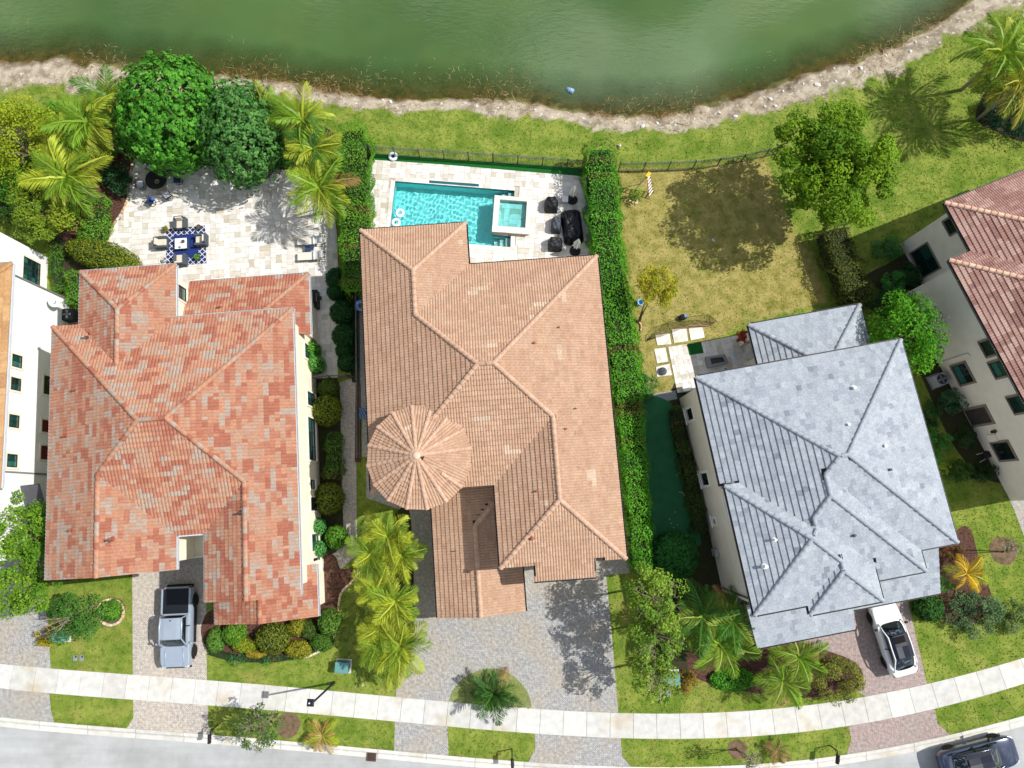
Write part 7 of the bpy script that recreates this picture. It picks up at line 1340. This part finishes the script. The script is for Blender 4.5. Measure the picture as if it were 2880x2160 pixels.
for u, v, s in ((1808, 354, .32), (1850, 342, .26), (2068, 327, .30), (2026, 312, .2), (2152, 298, .22), (2168, 276, .3), (2181, 297, .26), (2301, 236, .42), (2352, 226, .22), (2425, 187, .32), (2434, 200, .2), (2496, 152, .2), (2563, 142, .26), (2580, 112, .2), (1098, 283, .28), (1075, 276, .2), (1240, 286, .2), (1340, 296, .2), (1505, 306, .18), (1640, 330, .18), (2205, 252, .2), (2262, 232, .18), (2390, 196, .18), (2612, 100, .2), (2350, 188, .18), (1760, 338, .16), (1900, 350, .2), (1955, 330, .16), (1400, 300, .16), (1000, 290, .16)):
    p = P(u, v, 0); gz = float(ground_z(np.array([p.x]), np.array([p.y]))[0]); o_ = add_mesh('shore_rock', random.choice(RK), None, (p.x, p.y, gz + s * .1), (0, 0, random.uniform(0, 6)), None, (s, s, s)); tag(o_, 'pale rock lying on the lake shore', 'rock', 'rocks along the lake shore')
t_ = thing('driftwood', 'pale plank washed up on the lake shore', 'driftwood', P(1923, 350, -.1), -.25); obj('plank', bevel(box(B(), (0, 0, 0), (1.0, .1, .05)), .01), twig, t_); obj('stub', tube(B(), [(.3, 0, .03), (.42, .12, .05)], .02, 5), twig, t_)
# dry reeds in the shallows
V, Fc, tn = [], [], []; rx = RNG.uniform(-38, 34, 5200); dd_ = RNG.normal(.95, .42, 5200)
for x_, d_ in zip(rx, dd_):
    if vnoise(np.array([x_ * .25 + 7]), np.array([d_]), 1., 51)[0] < .58: continue
    yw, yg = float(YW(x_)), float(YG(x_)); y_ = yg + (yw - yg) * d_ if d_ < 1 else yw + (d_ - 1) * 3.2; z_ = float(ground_z(np.array([x_]), np.array([y_]))[0]); z_ = max(z_, WATER_Z - .02); a = RNG.uniform(0, 6.28); l = RNG.uniform(.15, .55); e = np.array([math.cos(a), math.sin(a), RNG.uniform(.02, .35)]) * l; w_ = np.array([-math.sin(a), math.cos(a), 0]) * .014; p = np.array([x_, y_, z_ + .01]); k = len(V); V += [p - w_, p + w_, p + e]; Fc.append((k, k + 1, k + 2)); g = RNG.uniform(.6, 1.2); c = lin(196, 172, 128) if RNG.random() < .6 else lin(128, 96, 60); tn.append((c[0] * g, c[1] * g, c[2] * g))
tag(add_mesh('dry_reeds', mesh_np('dry_reeds', np.array(V), np.array(Fc), leaf_m, tint=np.array(tn))), 'dry reed litter along the lake edge', 'reeds', kind='stuff')
# stone edgings
STN = bpy.data.meshes.new('edging_stone'); bm = B(); box(bm, (0, 0, 0), (1, 1, 1), top=(.9, .85)); bevel(bm, .08, 1); bm.to_mesh(STN); bm.free(); STN.materials.append(mat('edging_stone', (0, 0, 0), rough=.9, var=.18, scale=6, tint='obj', bump=.3))
def edging(px, label, closed=False, step=.32, wd=.17, cols=(lin(206, 186, 152), lin(190, 160, 124), lin(214, 204, 180))):
    pl_ = smooth_closed(PX(px), 6) if closed else smooth_line(PX(px), 8); pl_ = [Vector((*q, 0)) for q in pl_] + ([Vector((*pl_[0], 0))] if closed else []); t_ = thing('stone_edging', label, 'edging', pl_[0], 0, 'stone edgings'); o0 = pl_[0]; acc, nx_ = 0., 0.
    for a, b_ in zip(pl_, pl_[1:]):
        ln = (b_ - a).length
        while nx_ < acc + ln:
            q = a.lerp(b_, (nx_ - acc) / ln); add_mesh('stone', STN, t_, q - o0, (0, 0, math.atan2(b_.y - a.y, b_.x - a.x) + random.uniform(-.08, .08)), tuple(v * random.uniform(.8, 1.05) for v in random.choice(cols)), (step * .95, wd * random.uniform(.85, 1.1), .11 * random.uniform(.8, 1.2))); nx_ += step
        acc += ln
edging([(386, 442), (372, 470), (362, 520), (360, 560), (343, 600), (318, 638), (306, 680), (308, 705)], 'curved tan stone edging between the patio and the mulch bed'); edging([(1002, 1580), (1006, 1612), (985, 1640), (962, 1665), (953, 1700), (955, 1740), (938, 1790), (900, 1830), (850, 1852)], 'curved tan stone edging of the front bed at the red house'); edging([(312 + 36 * math.cos(a), 1722 + 36 * math.sin(a)) for a in np.linspace(0, 6.283, 9)[:-1]], 'pale stone ring round the small bright bush', True, .25, .2, (lin(222, 206, 172), lin(206, 180, 140)))
edging([(1773, 566), (1784, 572), (1792, 570), (1790, 560)], 'short curve of pale stones by the leafy sapling', False, .24); edging([(1795, 905), (1803, 915), (1802, 930)], 'loose brick edging at the foot of the small golden green tree', False, .22, .15, (lin(206, 150, 110), lin(196, 170, 140)))
# ------------------------------------------------------------------ street fronts
gd_m = mat('garage_door', lin(150, 140, 126), rough=.6, var=.06)
def garage_door(house, x, y, wd, ht=2.3):
    d_ = obj('garage_door', box(B(), (x, y - .03, .02), (wd, .06, ht)), trim_c, house)
    for i in range(4):
        for j in range(max(2, int(wd / .7))):
            n_ = max(2, int(wd / .7)); obj('panel', bevel(box(B(), (x - wd / 2 + wd * (j + .5) / n_, y - .075, .08 + i * ht / 4), (wd / n_ - .08, .03, ht / 4 - .08)), .01, 1), gd_m, d_)
garage_door(H1, 2.3, -14.95, 2.6); garage_door(H1, 5.4, -14.95, 2.6); garage_door(H2, 5.98, -24.2, 3.6)
for hs, x, y, zc, wd, ht in ((H1, 3.8, -14.952, 4.9, 1.6, 1.2), (H1, 12.2, -16.952, 5.4, 1.4, 1.1), (H1, 11.9, -18.702, 1.6, 1.6, 1.5), (H2, 11.2, -22.102, 4.6, 1.6, 1.4), (H2, 11.2, -22.102, 1.5, 1.8, 1.6), (H2, 8.7, -21.202, 4.6, .8, 1.4), (H3, 4.1, -16.502, 1.6, 1.8, 1.5), (H3, 9.2, -15.402, 1.7, 1.4, 1.3)):
    window(hs, (x, y, zc), wd, ht, (0, -1), frame_b, glass_g, trim_c, (2, 2))
